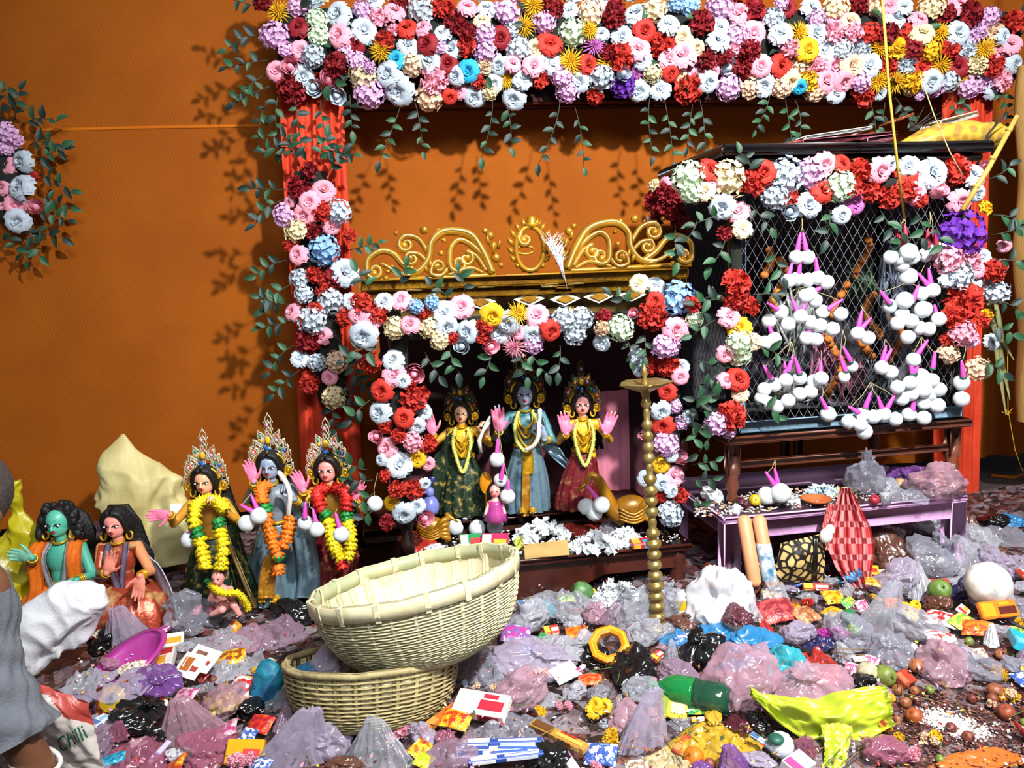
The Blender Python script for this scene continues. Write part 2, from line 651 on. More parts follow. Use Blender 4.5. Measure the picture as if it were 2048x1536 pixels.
# carved crest made of scrolls
CR = plane(3.60, 9)
def cp(x, y, off=0.):
    return atp(x, y, CR, off)
SC = .0027
def scroll(mb, ks, r0, r1, spiral=None, n=9, mi=0):
    """ks: pixel control points; spiral=(cx,cy,r,a0,a1) appended"""
    pts = [(x, y) for x, y in ks]
    P = spline([(x, y, 0) for x, y in pts], n)
    if spiral:
        cx, cy, r, a0, a1 = spiral
        for i in range(1, 22):
            t = i / 21
            a = math.radians(a0 + (a1 - a0) * t)
            rr = r * (1 - .72 * t)
            P.append(V((cx + rr * math.cos(a), cy + rr * math.sin(a), 0)))
    W = [cp(p.x, p.y, -.012 * math.sin(PI * i / len(P))) for i, p in enumerate(P)]
    k = len(W)
    mb.tube(W, [1.35 * (r0 + (r1 - r0) * i / (k - 1)) for i in range(k)], 8, True, mi)
    mb.tube([q - CR[1] * (1.2 * (r0 + (r1 - r0) * i / (k - 1))) + V((0, 0, .4 * r0)) for i, q in enumerate(W)], [.42 * (r0 + (r1 - r0) * i / (k - 1)) for i in range(k)], 5, True, 1)  # thin pale ridge put before each scroll as its painted highlight
    if spiral:
        mb.ell(W[-1], .021)
def crest_half(sx, cx0):
    X = lambda d: cx0 + sx * d
    g = MB()
    # distances d measured from the oval's centre outward; left half of the photograph
    Y = (lambda d, y: y - (d * .052 if sx > 0 else -d * .052) - 3)
    def sc(ks, r0, r1, sp=None):
        kk = [(X(d), Y(d, y)) for d, y in ks]
        s2 = None
        if sp:
            d, y, r, a0, a1 = sp
            if sx > 0:
                s2 = (X(d), Y(d, y), r, a0, a1)
            else:
                s2 = (X(d), Y(d, y), r, 180 - a0, 180 - a1)
        scroll(g, kk, r0, r1, s2)
    sc([(78, 545), (95, 505), (118, 470), (150, 458), (180, 460), (200, 480), (205, 510), (225, 535), (255, 540)], .017, .012)
    sc([(78, 545), (105, 500), (140, 476), (160, 490), (163, 520)], .011, .010, (145, 524, 18, 0, 420))
    sc([(90, 540), (110, 510), (130, 500)], .010, .009, (130, 515, 16, -90, -480))
    sc([(205, 500), (225, 470), (250, 462), (262, 470)], .010, .008, (250, 480, 15, -20, 380))
    sc([(205, 520), (225, 500), (245, 497)], .009, .008, (238, 509, 14, -60, 330))
    sc([(225, 540), (255, 520), (275, 497), (300, 490), (325, 505), (328, 530)], .012, .009, (312, 530, 17, 0, 420))
    sc([(230, 545), (265, 535), (290, 520), (300, 515)], .009, .006)
    sc([(165, 530), (180, 545), (200, 540), (195, 520)], .009, .007, (185, 528, 13, -40, -400))
    sc([(95, 545), (120, 533), (150, 540), (165, 545)], .008, .008)
    for d, y, r in ((214, 452, .02), (185, 455, .013), (255, 462, .013), (270, 455, .012), (140, 462, .012), (240, 527, .016), (250, 540, .012), (265, 505, .014), (290, 545, .014), (305, 540, .012), (180, 500, .013), (75, 490, .02), (82, 470, .02), (70, 515, .022), (92, 460, .014), (60, 530, .012)):
        g.ell(cp(X(d), Y(d, y), -.008), (r, r * .7, r), None, 8, 6)
    for d, y, L_, a in ((200, 525, 22, 80), (192, 530, 20, 100), (208, 530, 20, 60), (170, 470, 18, 20), (272, 520, 20, 30), (282, 525, 18, 10), (75, 500, 26, 85), (66, 490, 22, 110), (85, 480, 20, 70)):
        a2 = math.radians(a)
        p0 = cp(X(d), Y(d, y) + 8, -.01)
        p1 = cp(X(d + L_ * .5 * math.cos(a2)), Y(d, y) - L_ * math.sin(a2) + 8, -.02)
        g.tube([p0, (p0 + p1) / 2, p1], [.005, .012, .002], 6)
    pts = [cp(X(70 + (325 - 70) * i / 10), Y(70 + 25.5 * i, 549)) for i in range(11)]
    g.tube(pts, .014, 6)
    part('scroll_carving', g, [m_gold, m_goldp], altar)
crest_half(-1, 1062)
crest_half(1, 1056)
g = MB()
ov = [cp(1060 + 28 * math.cos(a), 497 + 44 * math.sin(a), -.005) for a in [2 * PI * i / 28 for i in range(28)]]
g.tube(ov, .0125, 8, closed=True)
scroll(g, [(1044, 460), (1038, 478)], .009, .008, (1050, 480, 12, 180, -200))
g.tube([cp(1050 + 18 * math.cos(a), 500 + 8 * math.sin(a), -.005) for a in [2 * PI * i / 16 for i in range(16)]], .006, 6, closed=True)
for i in range(9):
    for s_ in (-1, 1):
        a = math.radians(-70 + 20 * i)
        p0 = cp(1060 + s_ * 33 * math.cos(a), 500 + 47 * math.sin(a))
        p1 = cp(1060 + s_ * 46 * math.cos(a), 485 + 52 * math.sin(a))
        g.tube([p0, (p0 + p1) / 2, p1], [.006, .013, .003], 6)
g.ell(cp(1063, 440), .022)
g.lathe([(.012, -.02), (.04, 0), (.02, .01), (.03, .02)], cp(1063, 449), 12)
g.tube([cp(1043, 440), cp(1050, 452), cp(1063, 455), cp(1076, 452), cp(1083, 440)], [.004, .009, .012, .009, .004], 6)
part('oval_medallion', g, [m_gold, m_goldp], altar)
# white plume caught on the crest
g = MB()
for i in range(90):
    t = rnd.random()
    x0, y0 = 1098 + 24 * t + rnd.uniform(-6, 6), 485 + 40 * t
    x1 = x0 + rnd.uniform(-22, 22) * (1 - .4 * t)
    y1 = y0 - rnd.uniform(8, 28)
    g.tube([cp(1128 - 8 * (1 - t), 560 - 30 * (1 - t), -.05), cp(x0, y0, -.06), cp(x1, y1, -.06 + rnd.uniform(-.02, .02))], [.001, .0016, .0005], 3)
g.tube([cp(1134, 578, -.05), cp(1124, 530, -.06), cp(1100, 485, -.06)], [.002, .003, .001], 5)
single('white_plume', g, mat('white_feather', 'e4e4ea', .8), 'wispy white feather plume caught on the gold crest right of its oval', 'feather')
# ================================================================ artificial flowers
def rot_to(d, spin=0.):
    return V(d).to_track_quat('Z', 'Y') @ Quaternion((0, 0, 1), spin)
def rose_mesh(seed):
    r = random.Random(seed)
    g = MB()
    g.ell((0, 0, .08), (.10, .10, .14), None, 8, 5)
    rings = [(3, .06, .24, 12, .24), (4, .10, .28, 26, .24), (5, .14, .34, 44, .25), (6, .15, .40, 62, .24), (6, .14, .44, 80, .22)]
    for (n, rb, ln, op, zz) in rings:
        ph = r.random() * 6
        for k in range(n):
            a0 = ph + 2 * PI * k / n + r.uniform(-.12, .12)
            op2 = math.radians(op + r.uniform(-6, 6))
            hw = 1.25 * PI / n
            tw = r.uniform(-.1, .1)
            def f(u, v):
                s = (u - .5) * 2
                wv = hw * (math.sin(PI * min(1, .25 + .62 * v)) ** .7) * (1 if v < .8 else 1 - 1.2 * (v - .8))
                a = a0 + s * wv + tw * v
                curl = op2 * (.35 + .75 * v) + (.5 * max(0, v - .7) * 3 if op > 30 else 0)
                rad = rb + ln * v * math.sin(min(curl, 2.2)) * .95 - .03 * (1 - s * s)
                z = -.04 + ln * v * math.cos(min(curl, 2.0)) + zz * .32 - .03 * abs(s) * v
                return (rad * math.cos(a), rad * math.sin(a), z)
            g.grid(f, 5, 5)
    return g
def frilly_mesh(seed, n=46, big=.5):
    r = random.Random(seed)
    g = MB()
    g.ell((0, 0, -.02), (.3, .3, .22), None, 10, 6)
    for k in range(n):
        t = (k + .5) / n
        el = math.acos(1 - t * 1.05)
        az = k * 2.39996 + r.uniform(-.2, .2)
        d = V((math.sin(el) * math.cos(az), math.sin(el) * math.sin(az), math.cos(el)))
        q = rot_to(d, r.random() * 6)
        ln = .13 + r.uniform(-.02, .03)
        wd = .11 + r.uniform(-.02, .03)
        b = d * (.36) * V((1, 1, .75)).length / 1.6
        b.z *= .8
        j = [r.uniform(-.035, .035) for _ in range(5)]
        def f(u, v):
            s = (u - .5) * 2
            p = V((s * wd * (.35 + .75 * v), .05 * v * v + .03 * math.sin(s * 5 + j[0] * 60) * v - .04 * s * s, -.05 + ln * v + j[int(u * 4)] * v))
            return b + q @ p
        g.grid(f, 5, 3)
    return g
def cluster_mesh(seed, n=34):
    r = random.Random(seed)
    g = MB()
    g.ell((0, 0, -.03), (.33, .33, .24), None, 10, 6)
    for k in range(n):
        t = (k + .5) / n
        el = math.acos(1 - t * 1.1)
        az = k * 2.39996
        d = V((math.sin(el) * math.cos(az), math.sin(el) * math.sin(az), math.cos(el) * .8))
        q = rot_to(d + V((r.uniform(-.3, .3), r.uniform(-.3, .3), 0)), r.random() * 6)
        c = d * (.40 + r.uniform(-.03, .05))
        R_ = .115
        for m_ in range(4):
            a = m_ * PI / 2
            ax, bx = V((math.cos(a), math.sin(a), 0)), V((-math.sin(a), math.cos(a), 0))
            P = [V((0, 0, -.02)), ax * R_ * .6 + bx * R_ * .5 + V((0, 0, .015)), ax * R_ * 1.05 + V((0, 0, .03)), ax * R_ * .6 - bx * R_ * .5 + V((0, 0, .015)), ax * R_ * .55]
            g.add([c + q @ p for p in P], [(0, 3, 4), (3, 2, 4), (2, 1, 4), (1, 0, 4)])
    return g
def spider_mesh(seed, n=64):
    r = random.Random(seed)
    g = MB()
    g.ell((0, 0, 0), (.12, .12, .1), None, 8, 5)
    for k in range(n):
        t = (k + .5) / n
        el = math.acos(1 - t * 1.05)
        az = k * 2.39996
        d = V((math.sin(el) * math.cos(az), math.sin(el) * math.sin(az), math.cos(el)))
        ln = .30 + .2 * t + r.uniform(-.05, .05)
        side = d.cross(V((0, 0, 1)))
        side = side.normalized() if side.length > .01 else V((1, 0, 0))
        P = [d * .08, d * ln * .55 + V((0, 0, .03)), d * ln + V((0, 0, -.03))]
        g.tube(P, [.012, .026, .004], 4, False, flat=.5)
    return g
def bud_mesh(seed):
    r = random.Random(seed)
    g = MB()
    g.ell((0, 0, .02), (.17, .17, .3), None, 8, 6)
    for k in range(9):
        a0 = k * 2.4 + r.uniform(-.2, .2)
        rb = .12 + .022 * k
        def f(u, v):
            s = (u - .5) * 2
            a = a0 + s * .95 * math.sin(PI * min(1, .22 + .6 * v))
            rad = rb + .11 * math.sin(v * 2.1) + .10 * max(0, v - .75) * (1 + k * .2)
            return (rad * math.cos(a), rad * math.sin(a), -.28 + .62 * v - .01 * k - .05 * s * s * v)
        g.grid(f, 5, 5)
    return g
FCOL = dict(r='bc3024', d='861620', w='bfccd8', p='f0a0b4', l='e0b0dc', y='e8b21c', c='eddcae', g='d2e8c6', b='8fbbe8', t='2aa8d4', v='6a2ea6', o='ecc8a8', m='c06ab0')
FNAME = dict(R='rose', C='carnation', H='hydrangea', S='spider_chrysanthemum', B='rosebud')
FMESH = {}
for T, fn in (('R', rose_mesh), ('C', frilly_mesh), ('H', cluster_mesh), ('S', spider_mesh), ('B', bud_mesh)):
    for vnt in (0, 1):
        FMESH[T, vnt] = fn(vnt + 3)
FME = {}
def fmesh(T, c, vnt):
    k = (T, c, vnt)
    if k not in FME:
        h = FCOL[c]
        FME[k] = FMESH[T, vnt].mesh(FNAME[T], mat('petal_' + h, h, .62, 0, .07, 9, .25, 30, 1, .3, objvar=.12))
    return FME[k]
def flower(parent, pos, diam, T, c, face=V((0, -1, .15)), r=rnd, jit=.45):
    d = V(face) + V((r.uniform(-jit, jit), 0, r.uniform(-jit, jit)))
    return pcopy(FNAME[T], fmesh(T, c, r.randrange(2)), parent, pos, rot_to(d.normalized(), r.random() * 6), diam)
m_leaf = [mat('leaf_dark', '20392f', .45, 0, .2, 20, .2, 40, objvar=.25), mat('leaf_green', '2f5e3c', .45, 0, .2, 20, .2, 40, objvar=.25)]
m_stem = mat('stem', '3a4030', .7)
LEAF = []
for k in range(2):
    g = MB()
    def lf(u, v):
        s = (u - .5) * 2
        wv = .30 * math.sin(PI * min(1, v * .93 + .05)) ** .8 * (1 - .25 * v)
        return (s * wv, v - .02, .10 * abs(s) * math.sin(PI * v) - .22 * v * v)
    g.grid(lf, 5, 7)
    LEAF.append(g.mesh('leaf', m_leaf[k]))
def sprig(parent, p0, direction, length, n=7, leaf=.055, r=rnd):
    """a trailing leaf sprig: stem with single leaves as sub-parts"""
    d = V(direction).normalized()
    side = d.cross(V((0, 1, 0)))
    side = side.normalized() if side.length > .1 else V((1, 0, 0))
    bend = r.uniform(-.35, .35)
    pts = []
    for i in range(7):
        t = i / 6
        pts.append(V(p0) + d * length * t + side * bend * length * t * t + V((0, -.03 * math.sin(t * PI), -.15 * length * t * t)))
    s = part('leaf_sprig', MB().tube(pts, [.0025] * 6 + [.001], 4), m_stem, parent)
    for i in range(n):
        t = .25 + .75 * i / max(1, n - 1)
        k = min(5, int(t * 6))
        p = pts[k].lerp(pts[k + 1], t * 6 - k)
        sd = side * (1 if i % 2 else -1) + d * r.uniform(.1, .9) + V((0, r.uniform(-.7, .1), 0))
        if i == n - 1:
            sd = d
        nrm = V((r.uniform(-.4, .4), -1, r.uniform(-.2, .7)))
        yv = sd.normalized()
        zv = (nrm - yv * nrm.dot(yv)).normalized()
        xv = yv.cross(zv)
        q = M((xv, yv, zv)).transposed().to_quaternion()
        pcopy('leaf', LEAF[r.randrange(2)], s, p, q, leaf * r.uniform(.75, 1.2))
    return s
def parse(txt):
    out = []
    for e in txt.split(';'):
        e = e.split()
        if e:
            out.append((float(e[0]), float(e[1]), float(e[2]), e[3], e[4]))
    return out
A_ = """160 30 110 C d;255 80 120 S y;385 50 120 H l;500 20 100 C w;510 130 120 H g;650 100 130 R w;810 70 110 H l;910 130 120 C p;1020 80 110 R p;890 10 90 R w;1060 20 110 C d;1200 70 160 H w;1330 50 140 C r;1500 50 100 R p;1630 60 100 R w;1760 70 160 H l;1940 40 130 S y;390 180 110 R d;820 205 130 R w;655 235 120 R p;230 240 160 H l;300 330 90 H l;405 335 100 R p;520 240 120 H g;480 370 130 H w;765 290 100 R d;690 350 100 H l;930 340 120 S y;960 270 110 C r;1020 200 80 C p;1105 190 110 R r;1205 190 90 R p;1110 300 110 R w;1235 290 110 R d;1340 220 90 R w;1320 310 80 H l;1400 320 110 R w;1420 170 130 C d;1500 215 100 C d;1495 310 120 C r;1620 230 120 H l;1720 250 110 R d;1600 140 90 R c;1880 180 130 S y;1790 200 90 H w;2010 150 130 H l;1840 320 150 H w;1620 340 130 H l;1950 320 90 R c;2030 290 110 R r;640 440 150 C d;770 400 110 H l;850 440 80 C l;1030 395 100 R t;1140 430 130 H o;1250 405 120 R w;1370 420 110 R d;1510 470 110 R t;1610 440 90 C o;1710 430 100 R w;1800 420 90 R p;1940 435 110 R p;2030 400 100 R w;240 470 100 R p;335 445 110 B p;415 500 110 R w;810 500 160 H c;980 490 130 R w;590 530 110 B p;1280 520 160 C p;1430 500 100 R w;1570 540 80 C r;1760 530 100 S y;1680 550 90 R w;1870 520 110 R w;1990 535 90 C r;340 590 160 C d;490 570 110 B w;640 620 110 B w;850 620 170 H l;1050 600 150 R w;1250 640 160 H o;1385 640 80 R r;1450 600 90 R p;1550 640 110 R w;1650 610 90 H c;1810 650 120 R w"""
B_ = """345 305 120 R r;350 60 140 C d;475 70 90 R w;620 90 150 H o;660 10 110 R w;790 60 110 C d;500 230 160 H g;610 210 100 S y;695 230 80 R w;770 140 140 C d;930 100 130 R w;1050 60 150 H c;830 250 110 R w;985 210 120 R r;1150 170 110 R w;1250 250 100 R c;1200 20 110 H b;1300 40 120 H b;1370 160 150 C d;1500 40 160 H l;1630 95 120 R p;1730 80 140 C d;1960 60 90 R d;1920 20 90 H l;1860 130 130 H w;1500 180 100 R w;1490 280 120 R w;1610 240 130 H l;1725 230 130 R p;1440 180 100 C d;640 320 120 S m;350 430 120 R w;480 430 150 S y;600 440 110 R r;715 430 110 S y;820 390 160 C r;740 370 100 C d;940 330 130 R p;1090 310 170 C r;970 410 100 R w;1150 400 110 R p;1250 380 140 R p;1340 330 90 R o;1410 410 130 C d;1520 390 110 C d;1700 350 130 C d;1600 340 80 C p;420 520 130 H l;545 555 110 R w;690 530 150 H w;840 580 150 H v;840 500 90 B w;930 500 90 S m;1040 500 110 H c;1165 500 90 R r;1230 520 80 R c;1320 525 110 R p;1450 490 80 R p;1550 460 110 B w;1660 460 130 C d;1780 450 110 R p;460 620 140 H l;650 660 100 C r;950 620 110 R w;1095 610 110 R w;1280 610 160 C r;1420 560 110 R w;1560 600 150 H l;1700 600 130 H o;1800 590 110 R w;1920 600 120 H o;2030 590 60 R t"""
C_ = """460 60 120 R w;640 60 160 H c;800 40 140 C d;920 50 130 H o;1040 50 110 R p;1150 50 100 R w;1350 60 160 H c;1560 40 130 R p;1640 110 160 C d;1790 130 130 H l;1970 170 150 C r;500 140 110 H l;650 140 130 R p;750 160 110 R o;1080 150 130 R w;1260 150 110 R p;1460 100 120 C d;1950 330 120 R p;1890 270 90 R w;1970 480 110 R w;100 630 120 R w;230 650 120 H o;370 650 90 R t;480 680 130 H o;640 690 120 R w;840 700 170 C r;1200 660 100 H c;1380 650 130 H l;1640 650 150 H l;1810 670 110 R w;970 690 90 R w;1270 710 70 H l"""
D_ = """320 110 80 C d;265 205 120 C d;390 215 100 R p;210 275 50 R p;315 275 90 R p;180 345 110 H l;290 345 100 R p;375 325 100 C r;470 325 120 H w;245 430 110 H c;335 425 100 C d;430 400 80 R p;525 455 70 C r;205 505 60 C r;255 555 85 R p;390 530 150 H b;505 650 120 R w;265 680 100 H w;285 765 90 H w;345 660 85 C r;450 680 110 C d;395 745 80 C r;430 800 130 H w;225 860 80 R p;345 850 80 C r;330 900 140 H w;500 890 80 C r;530 800 70 R w;385 985 80 R p;310 1010 120 C d;265 1105 80 R w;355 1125 90 H w;460 1120 110 H o;320 1235 100 C r;420 1205 70 R p;445 1310 120 H c"""
E_ = """95 550 110 C r;70 620 80 R p;220 545 90 R w;190 610 100 C r;150 650 90 R p;315 535 95 R p;400 570 80 H b;490 545 80 H b;435 605 85 C r;560 600 110 R w;655 570 110 R p;280 690 120 H c;365 670 90 R p;105 730 130 R w;470 690 110 H c;570 680 110 R w;690 710 110 R w;530 760 100 H c;600 745 75 C r;655 795 90 B w;785 680 90 C r;770 745 70 C r;825 620 110 R y;815 795 90 B p;915 660 110 R w;965 610 110 S y;870 720 100 R w;970 715 70 R p;1055 725 100 R w;1075 620 110 R p;955 795 120 S p;1060 780 100 H l;1155 705 100 R r;1230 640 130 H w;1320 640 130 H w;1290 720 120 H w;1265 600 50 S y;1450 625 80 C d;1440 690 80 C o;1440 775 80 R w;1545 690 140 H g;1620 610 60 B p;1650 440 90 R c;1745 450 80 R w;1740 535 80 R r;1720 620 150 C r;1860 520 180 H b;1945 560 90 C r;1960 640 90 H g;1850 700 110 R p;1790 790 130 H l"""
F_ = """145 455 140 C r;275 455 100 R w;280 540 110 R p;395 530 110 B p;330 575 70 R w;210 630 110 R r;395 660 150 C r;200 755 110 R w;450 750 80 R w;335 785 100 R r;235 825 90 C r;410 830 80 R w;180 890 80 B p;305 885 80 C r;240 955 100 R p;385 920 110 H p;470 930 100 C r;310 1050 125 R w;410 1015 90 R y;470 1045 70 R p;205 1025 60 R w;230 1115 70 C r;300 1195 100 C r;390 1190 110 C r;455 1160 60 R w;265 1270 75 R y;335 1330 110 R w;410 1285 80 R w;450 1355 100 B p;240 1380 90 C d"""
G_ = """580 280 110 R p;530 370 130 H l;350 435 80 R w;365 510 70 R w;420 490 100 C r;525 475 130 C r;610 490 70 R w;600 550 80 R p;525 635 90 R r;490 745 95 R w;565 715 80 H l;640 780 70 H w;500 830 110 R r;605 810 80 H l;515 930 140 H l;385 880 50 B p;600 1010 80 B p;550 995 70 R w;490 1050 85 R y;560 1110 110 R p;400 1130 80 R w;490 1155 85 R w;550 1200 70 R w;490 1230 70 C r;595 1225 90 C r;395 1260 50 B p;540 1330 140 H w"""
I_ = """65 375 50 C c;110 370 50 R p;215 340 130 H g;230 400 100 H g;305 310 90 R r;325 355 70 R p;385 350 150 H c;285 400 70 R o;360 470 90 R w;430 490 80 R p;480 370 110 C r;540 320 90 R r;640 330 140 H w;590 420 110 H w;655 425 70 C r;750 325 130 H l;810 280 80 R p;800 400 85 R r;870 375 130 H g;740 460 90 R w;655 490 70 B w;885 280 70 R r;960 310 90 C r;940 375 90 C r;940 450 90 R m;885 505 65 R w;1015 400 90 C r;1050 310 90 R p;1095 285 60 R w;1090 430 90 C r;1160 400 90 C r;1170 320 80 R r;1210 410 80 R p;1230 440 60 C r;1280 320 110 R w;1180 290 70 R w;1375 310 120 C r;1310 400 70 B p;1405 445 85 R p;1460 330 90 R w;1480 410 60 R w;1510 475 60 C y;1510 290 40 B p;370 585 60 C d;450 565 70 R c;420 810 120 C r;415 870 90 C r;475 905 85 C r;390 950 80 R p;435 1000 85 R y;440 1060 110 H g;435 1115 100 H g;375 1115 65 R p;500 1060 60 R o;430 1225 90 R r;375 1230 60 R p;440 1290 60 R o;400 1385 120 C r;330 1420 100 H l;390 1455 60 H l;1410 590 180 H v;1350 700 110 H p;1430 700 100 C p;1470 740 70 R p;1500 690 60 R w;1550 750 90 C r;1400 770 110 H w;1350 780 70 R w;1455 785 80 R w;1410 885 150 C r;1370 950 100 C r;1560 840 100 H w;1410 1020 110 H p;1345 1050 60 C r;1520 945 50 C y;1350 1110 90 H o;1480 1180 100 H o;1440 1050 80 H l;1545 1060 60 R w;1590 730 50 R p;1500 970 60 C r;1600 640 50 R p"""
J_ = """60 250 160 H l;120 300 100 H l;40 350 110 H l;170 450 130 R w;60 480 130 R p;240 570 90 C r;160 640 160 R w;20 640 100 R p;125 775 140 R p;265 785 110 B p;130 885 140 R w;10 770 60 R p"""
def conv(txt, x0, y0, k):
    return [(x0 + x / k, y0 + y / k, s / k, T, c) for x, y, s, T, c in parse(txt)]
def place(parent, items, pl, off, grow=1.12, mid=None, bulge=0.):
    for x, y, s, T, c in items:
        o_ = off + rnd.uniform(-.03, .03)
        if mid:
            t = max(-1, min(1, (y - mid[0]) / mid[1])) if mid[2] == 'y' else max(-1, min(1, (x - mid[0]) / mid[1]))
            o_ -= bulge * (1 - t * t)
        p = atp(x, y, pl, o_)
        face = V((0, -1, .15))
        if mid:
            face = V((0, -1, .12 - .55 * t)) if mid[2] == 'y' else V((.6 * t, -1, .1))
        flower(parent, p, s * p.y / F * grow * (1.12 if T in 'S' else 1), T, c, face)
# --- long garland on the arch beam
top = thing('flower_garland', 'wide garland of many coloured artificial flowers along the top beam of the arch', 'flower garland', atp(1270, 100, ARCH))
lst = conv(A_, 480, 0, 3.303) + conv(B_, 1000, 0, 3.413) + conv(C_, 1500, 0, 3.737)
hid = [(1500 + (230 + i * 132 + (66 if j % 2 else 0)) / 3.737, (250 + j * 120) / 3.737, 36, rnd.choice('RRCCHS'), rnd.choice('wwwdrrplpyco')) for j in range(4) for i in range(13)]
hid = [h if h[3] != 'S' else h[:4] + ('y',) for h in hid]
edge = [(545 + i * 47 + rnd.uniform(-9, 9), -28 + rnd.uniform(-8, 8), 44, rnd.choice('RRCCH'), rnd.choice('wwdrrplc')) for i in range(31)]
place(top, lst + hid + edge, ARCH, -.10, 1.32, (85, 120, 'y'), .09)
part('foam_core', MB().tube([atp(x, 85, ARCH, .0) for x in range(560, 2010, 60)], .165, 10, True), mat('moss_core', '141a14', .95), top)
for x, y, dx, l_ in ((800, 215, -.3, .26), (830, 205, .3, .22), (700, 190, .1, .16), (985, 200, .0, .26), (1010, 205, .4, .2), (1120, 200, -.1, .3), (1150, 215, .25, .28), (1300, 195, -.3, .26), (1330, 205, .1, .28), (1400, 200, .1, .28), (1385, 210, -.3, .2), (1570, 195, 0, .28), (1590, 200, .3, .22), (1540, 190, -.4, .18), (1740, 200, .1, .26), (1770, 205, -.3, .22), (1790, 195, .4, .2), (1900, 190, .2, .26), (1930, 180, -.2, .22), (560, 180, -.3, .26), (590, 195, .2, .22), (640, 200, .1, .24), (1990, 170, .5, .2), (2000, 100, .9, .15)):
    sprig(top, atp(x, y, ARCH, -.14), (dx, -.05, -1), l_)
for x, y, dx, dz in ((535, 20, -1, .2), (530, 70, -1, -.1), (535, 120, -1, -.3), (545, 170, -1, -.6), (530, 150, -1, -.8), (540, 200, -.7, -1), (1990, 60, 1, 0), (2005, 140, 1, -.5), (2010, 40, 1, .3)):
    sprig(top, atp(x, y, ARCH, -.1), (dx, -.1, dz), .2, 6)
for i in range(34):
    x, y = rnd.uniform(560, 2000), rnd.uniform(10, 190)
    pcopy('leaf', LEAF[rnd.randrange(2)], top, atp(x, y, ARCH, -.19), rot_to((rnd.uniform(-1, 1), -1, rnd.uniform(-.5, 1)), rnd.random() * 6), .075)
# --- left column garland
col = thing('flower_garland', 'garland of pink, red and blue flowers climbing the left red column', 'flower garland', atp(635, 560, ARCH))
place(col, conv(D_, 500, 300, 2.648), ARCH, -.16, 1.28, (620, 90, 'x'), .07)
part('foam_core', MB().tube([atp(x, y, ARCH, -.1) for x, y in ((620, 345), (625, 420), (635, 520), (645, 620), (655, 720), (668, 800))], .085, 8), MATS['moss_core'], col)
for x, y, dx, dz in ((600, 330, -.3, 1), (640, 330, .3, 1), (655, 345, .6, .5), (570, 380, -1, 0), (565, 400, -1, -.4), (575, 520, -1, -.2), (580, 570, -1, -.5), (590, 640, -1, -.3), (590, 690, -1, -.4), (600, 740, -.8, -.6), (700, 500, .9, .1), (710, 560, 1, -.3), (690, 700, .6, -.8), (690, 760, .5, -1), (660, 800, .3, -1), (600, 300, -.8, .2), (650, 300, .6, -.2), (585, 610, -1, .2), (700, 740, .9, -.7), (720, 700, 1, -.3)):
    sprig(col, atp(x, y, ARCH, -.2), (dx, -.25, dz), .17, 6, .06)
# --- flowers on the altar
alt = thing('flower_garland', 'garland of roses and hydrangeas framing the altar along its lintel and two posts', 'flower garland', atp(1050, 650, ALTP))
place(alt, conv(E_, 690, 410, 2.805), ALTP, -.12, 1.28, (640, 90, 'y'), .06)
place(alt, conv(F_, 690, 560, 2.844), ALTP, -.07, 1.28, (800, 60, 'x'), .06)
place(alt, conv(G_, 1150, 560, 2.843), ALTP, -.07, 1.28, (1340, 60, 'x'), .06)
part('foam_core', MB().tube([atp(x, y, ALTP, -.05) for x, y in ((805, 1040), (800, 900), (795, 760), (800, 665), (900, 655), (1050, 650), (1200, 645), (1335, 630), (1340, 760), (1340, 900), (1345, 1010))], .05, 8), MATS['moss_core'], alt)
for x, y, dx, dz in ((900, 690, 0, -1), (985, 700, -.2, -1), (1040, 700, 0, -1), (1060, 700, .4, -1), (1120, 690, 0, -1), (1250, 670, .4, -1), (850, 705, .5, -.8), (760, 690, -.6, -.5), (735, 690, -1, -.2), (1290, 660, -.2, -1), (740, 800, -.8, -.5), (745, 960, -1, .1), (750, 985, -1, -.4), (760, 1010, -1, -.5), (735, 940, -.9, .5), (1380, 960, 1, .2), (1385, 930, 1, .6), (1380, 990, .8, -.6), (1370, 820, 1, .3), (1375, 850, 1, -.2), (1385, 770, 1, .2), (1390, 720, .9, -.3), (1395, 600, 1, .3), (930, 585, .1, 1), (900, 600, -.4, .8), (1260, 610, -.5, .6), (740, 580, -.3, 1), (800, 575, .2, 1)):
    sprig(alt, atp(x, y, ALTP, -.13), (dx, -.2, dz), .11, 4, .055)
# --- spray on the cloth wall at far left
wl = thing('flower_garland', 'spray of lilac, pink and white flowers pinned to the orange cloth at far left', 'flower garland', atp(20, 350, WALL))
place(wl, conv(J_, 0, 200, 3.657), WALL, -.12, 1.25)
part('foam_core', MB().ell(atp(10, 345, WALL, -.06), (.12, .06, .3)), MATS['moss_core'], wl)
for x, y, dx, dz in ((30, 240, .6, .9), (50, 250, 1, .5), (60, 290, 1, .3), (75, 320, 1, .2), (80, 350, 1, -.1), (80, 390, 1, -.3), (75, 420, 1, -.3), (50, 440, .8, -1), (60, 450, 1, -.7), (20, 450, .1, -1), (10, 240, 0, 1)):
    sprig(wl, atp(x, y, WALL, -.09), (dx, -.12, dz), .18, 6, .065)
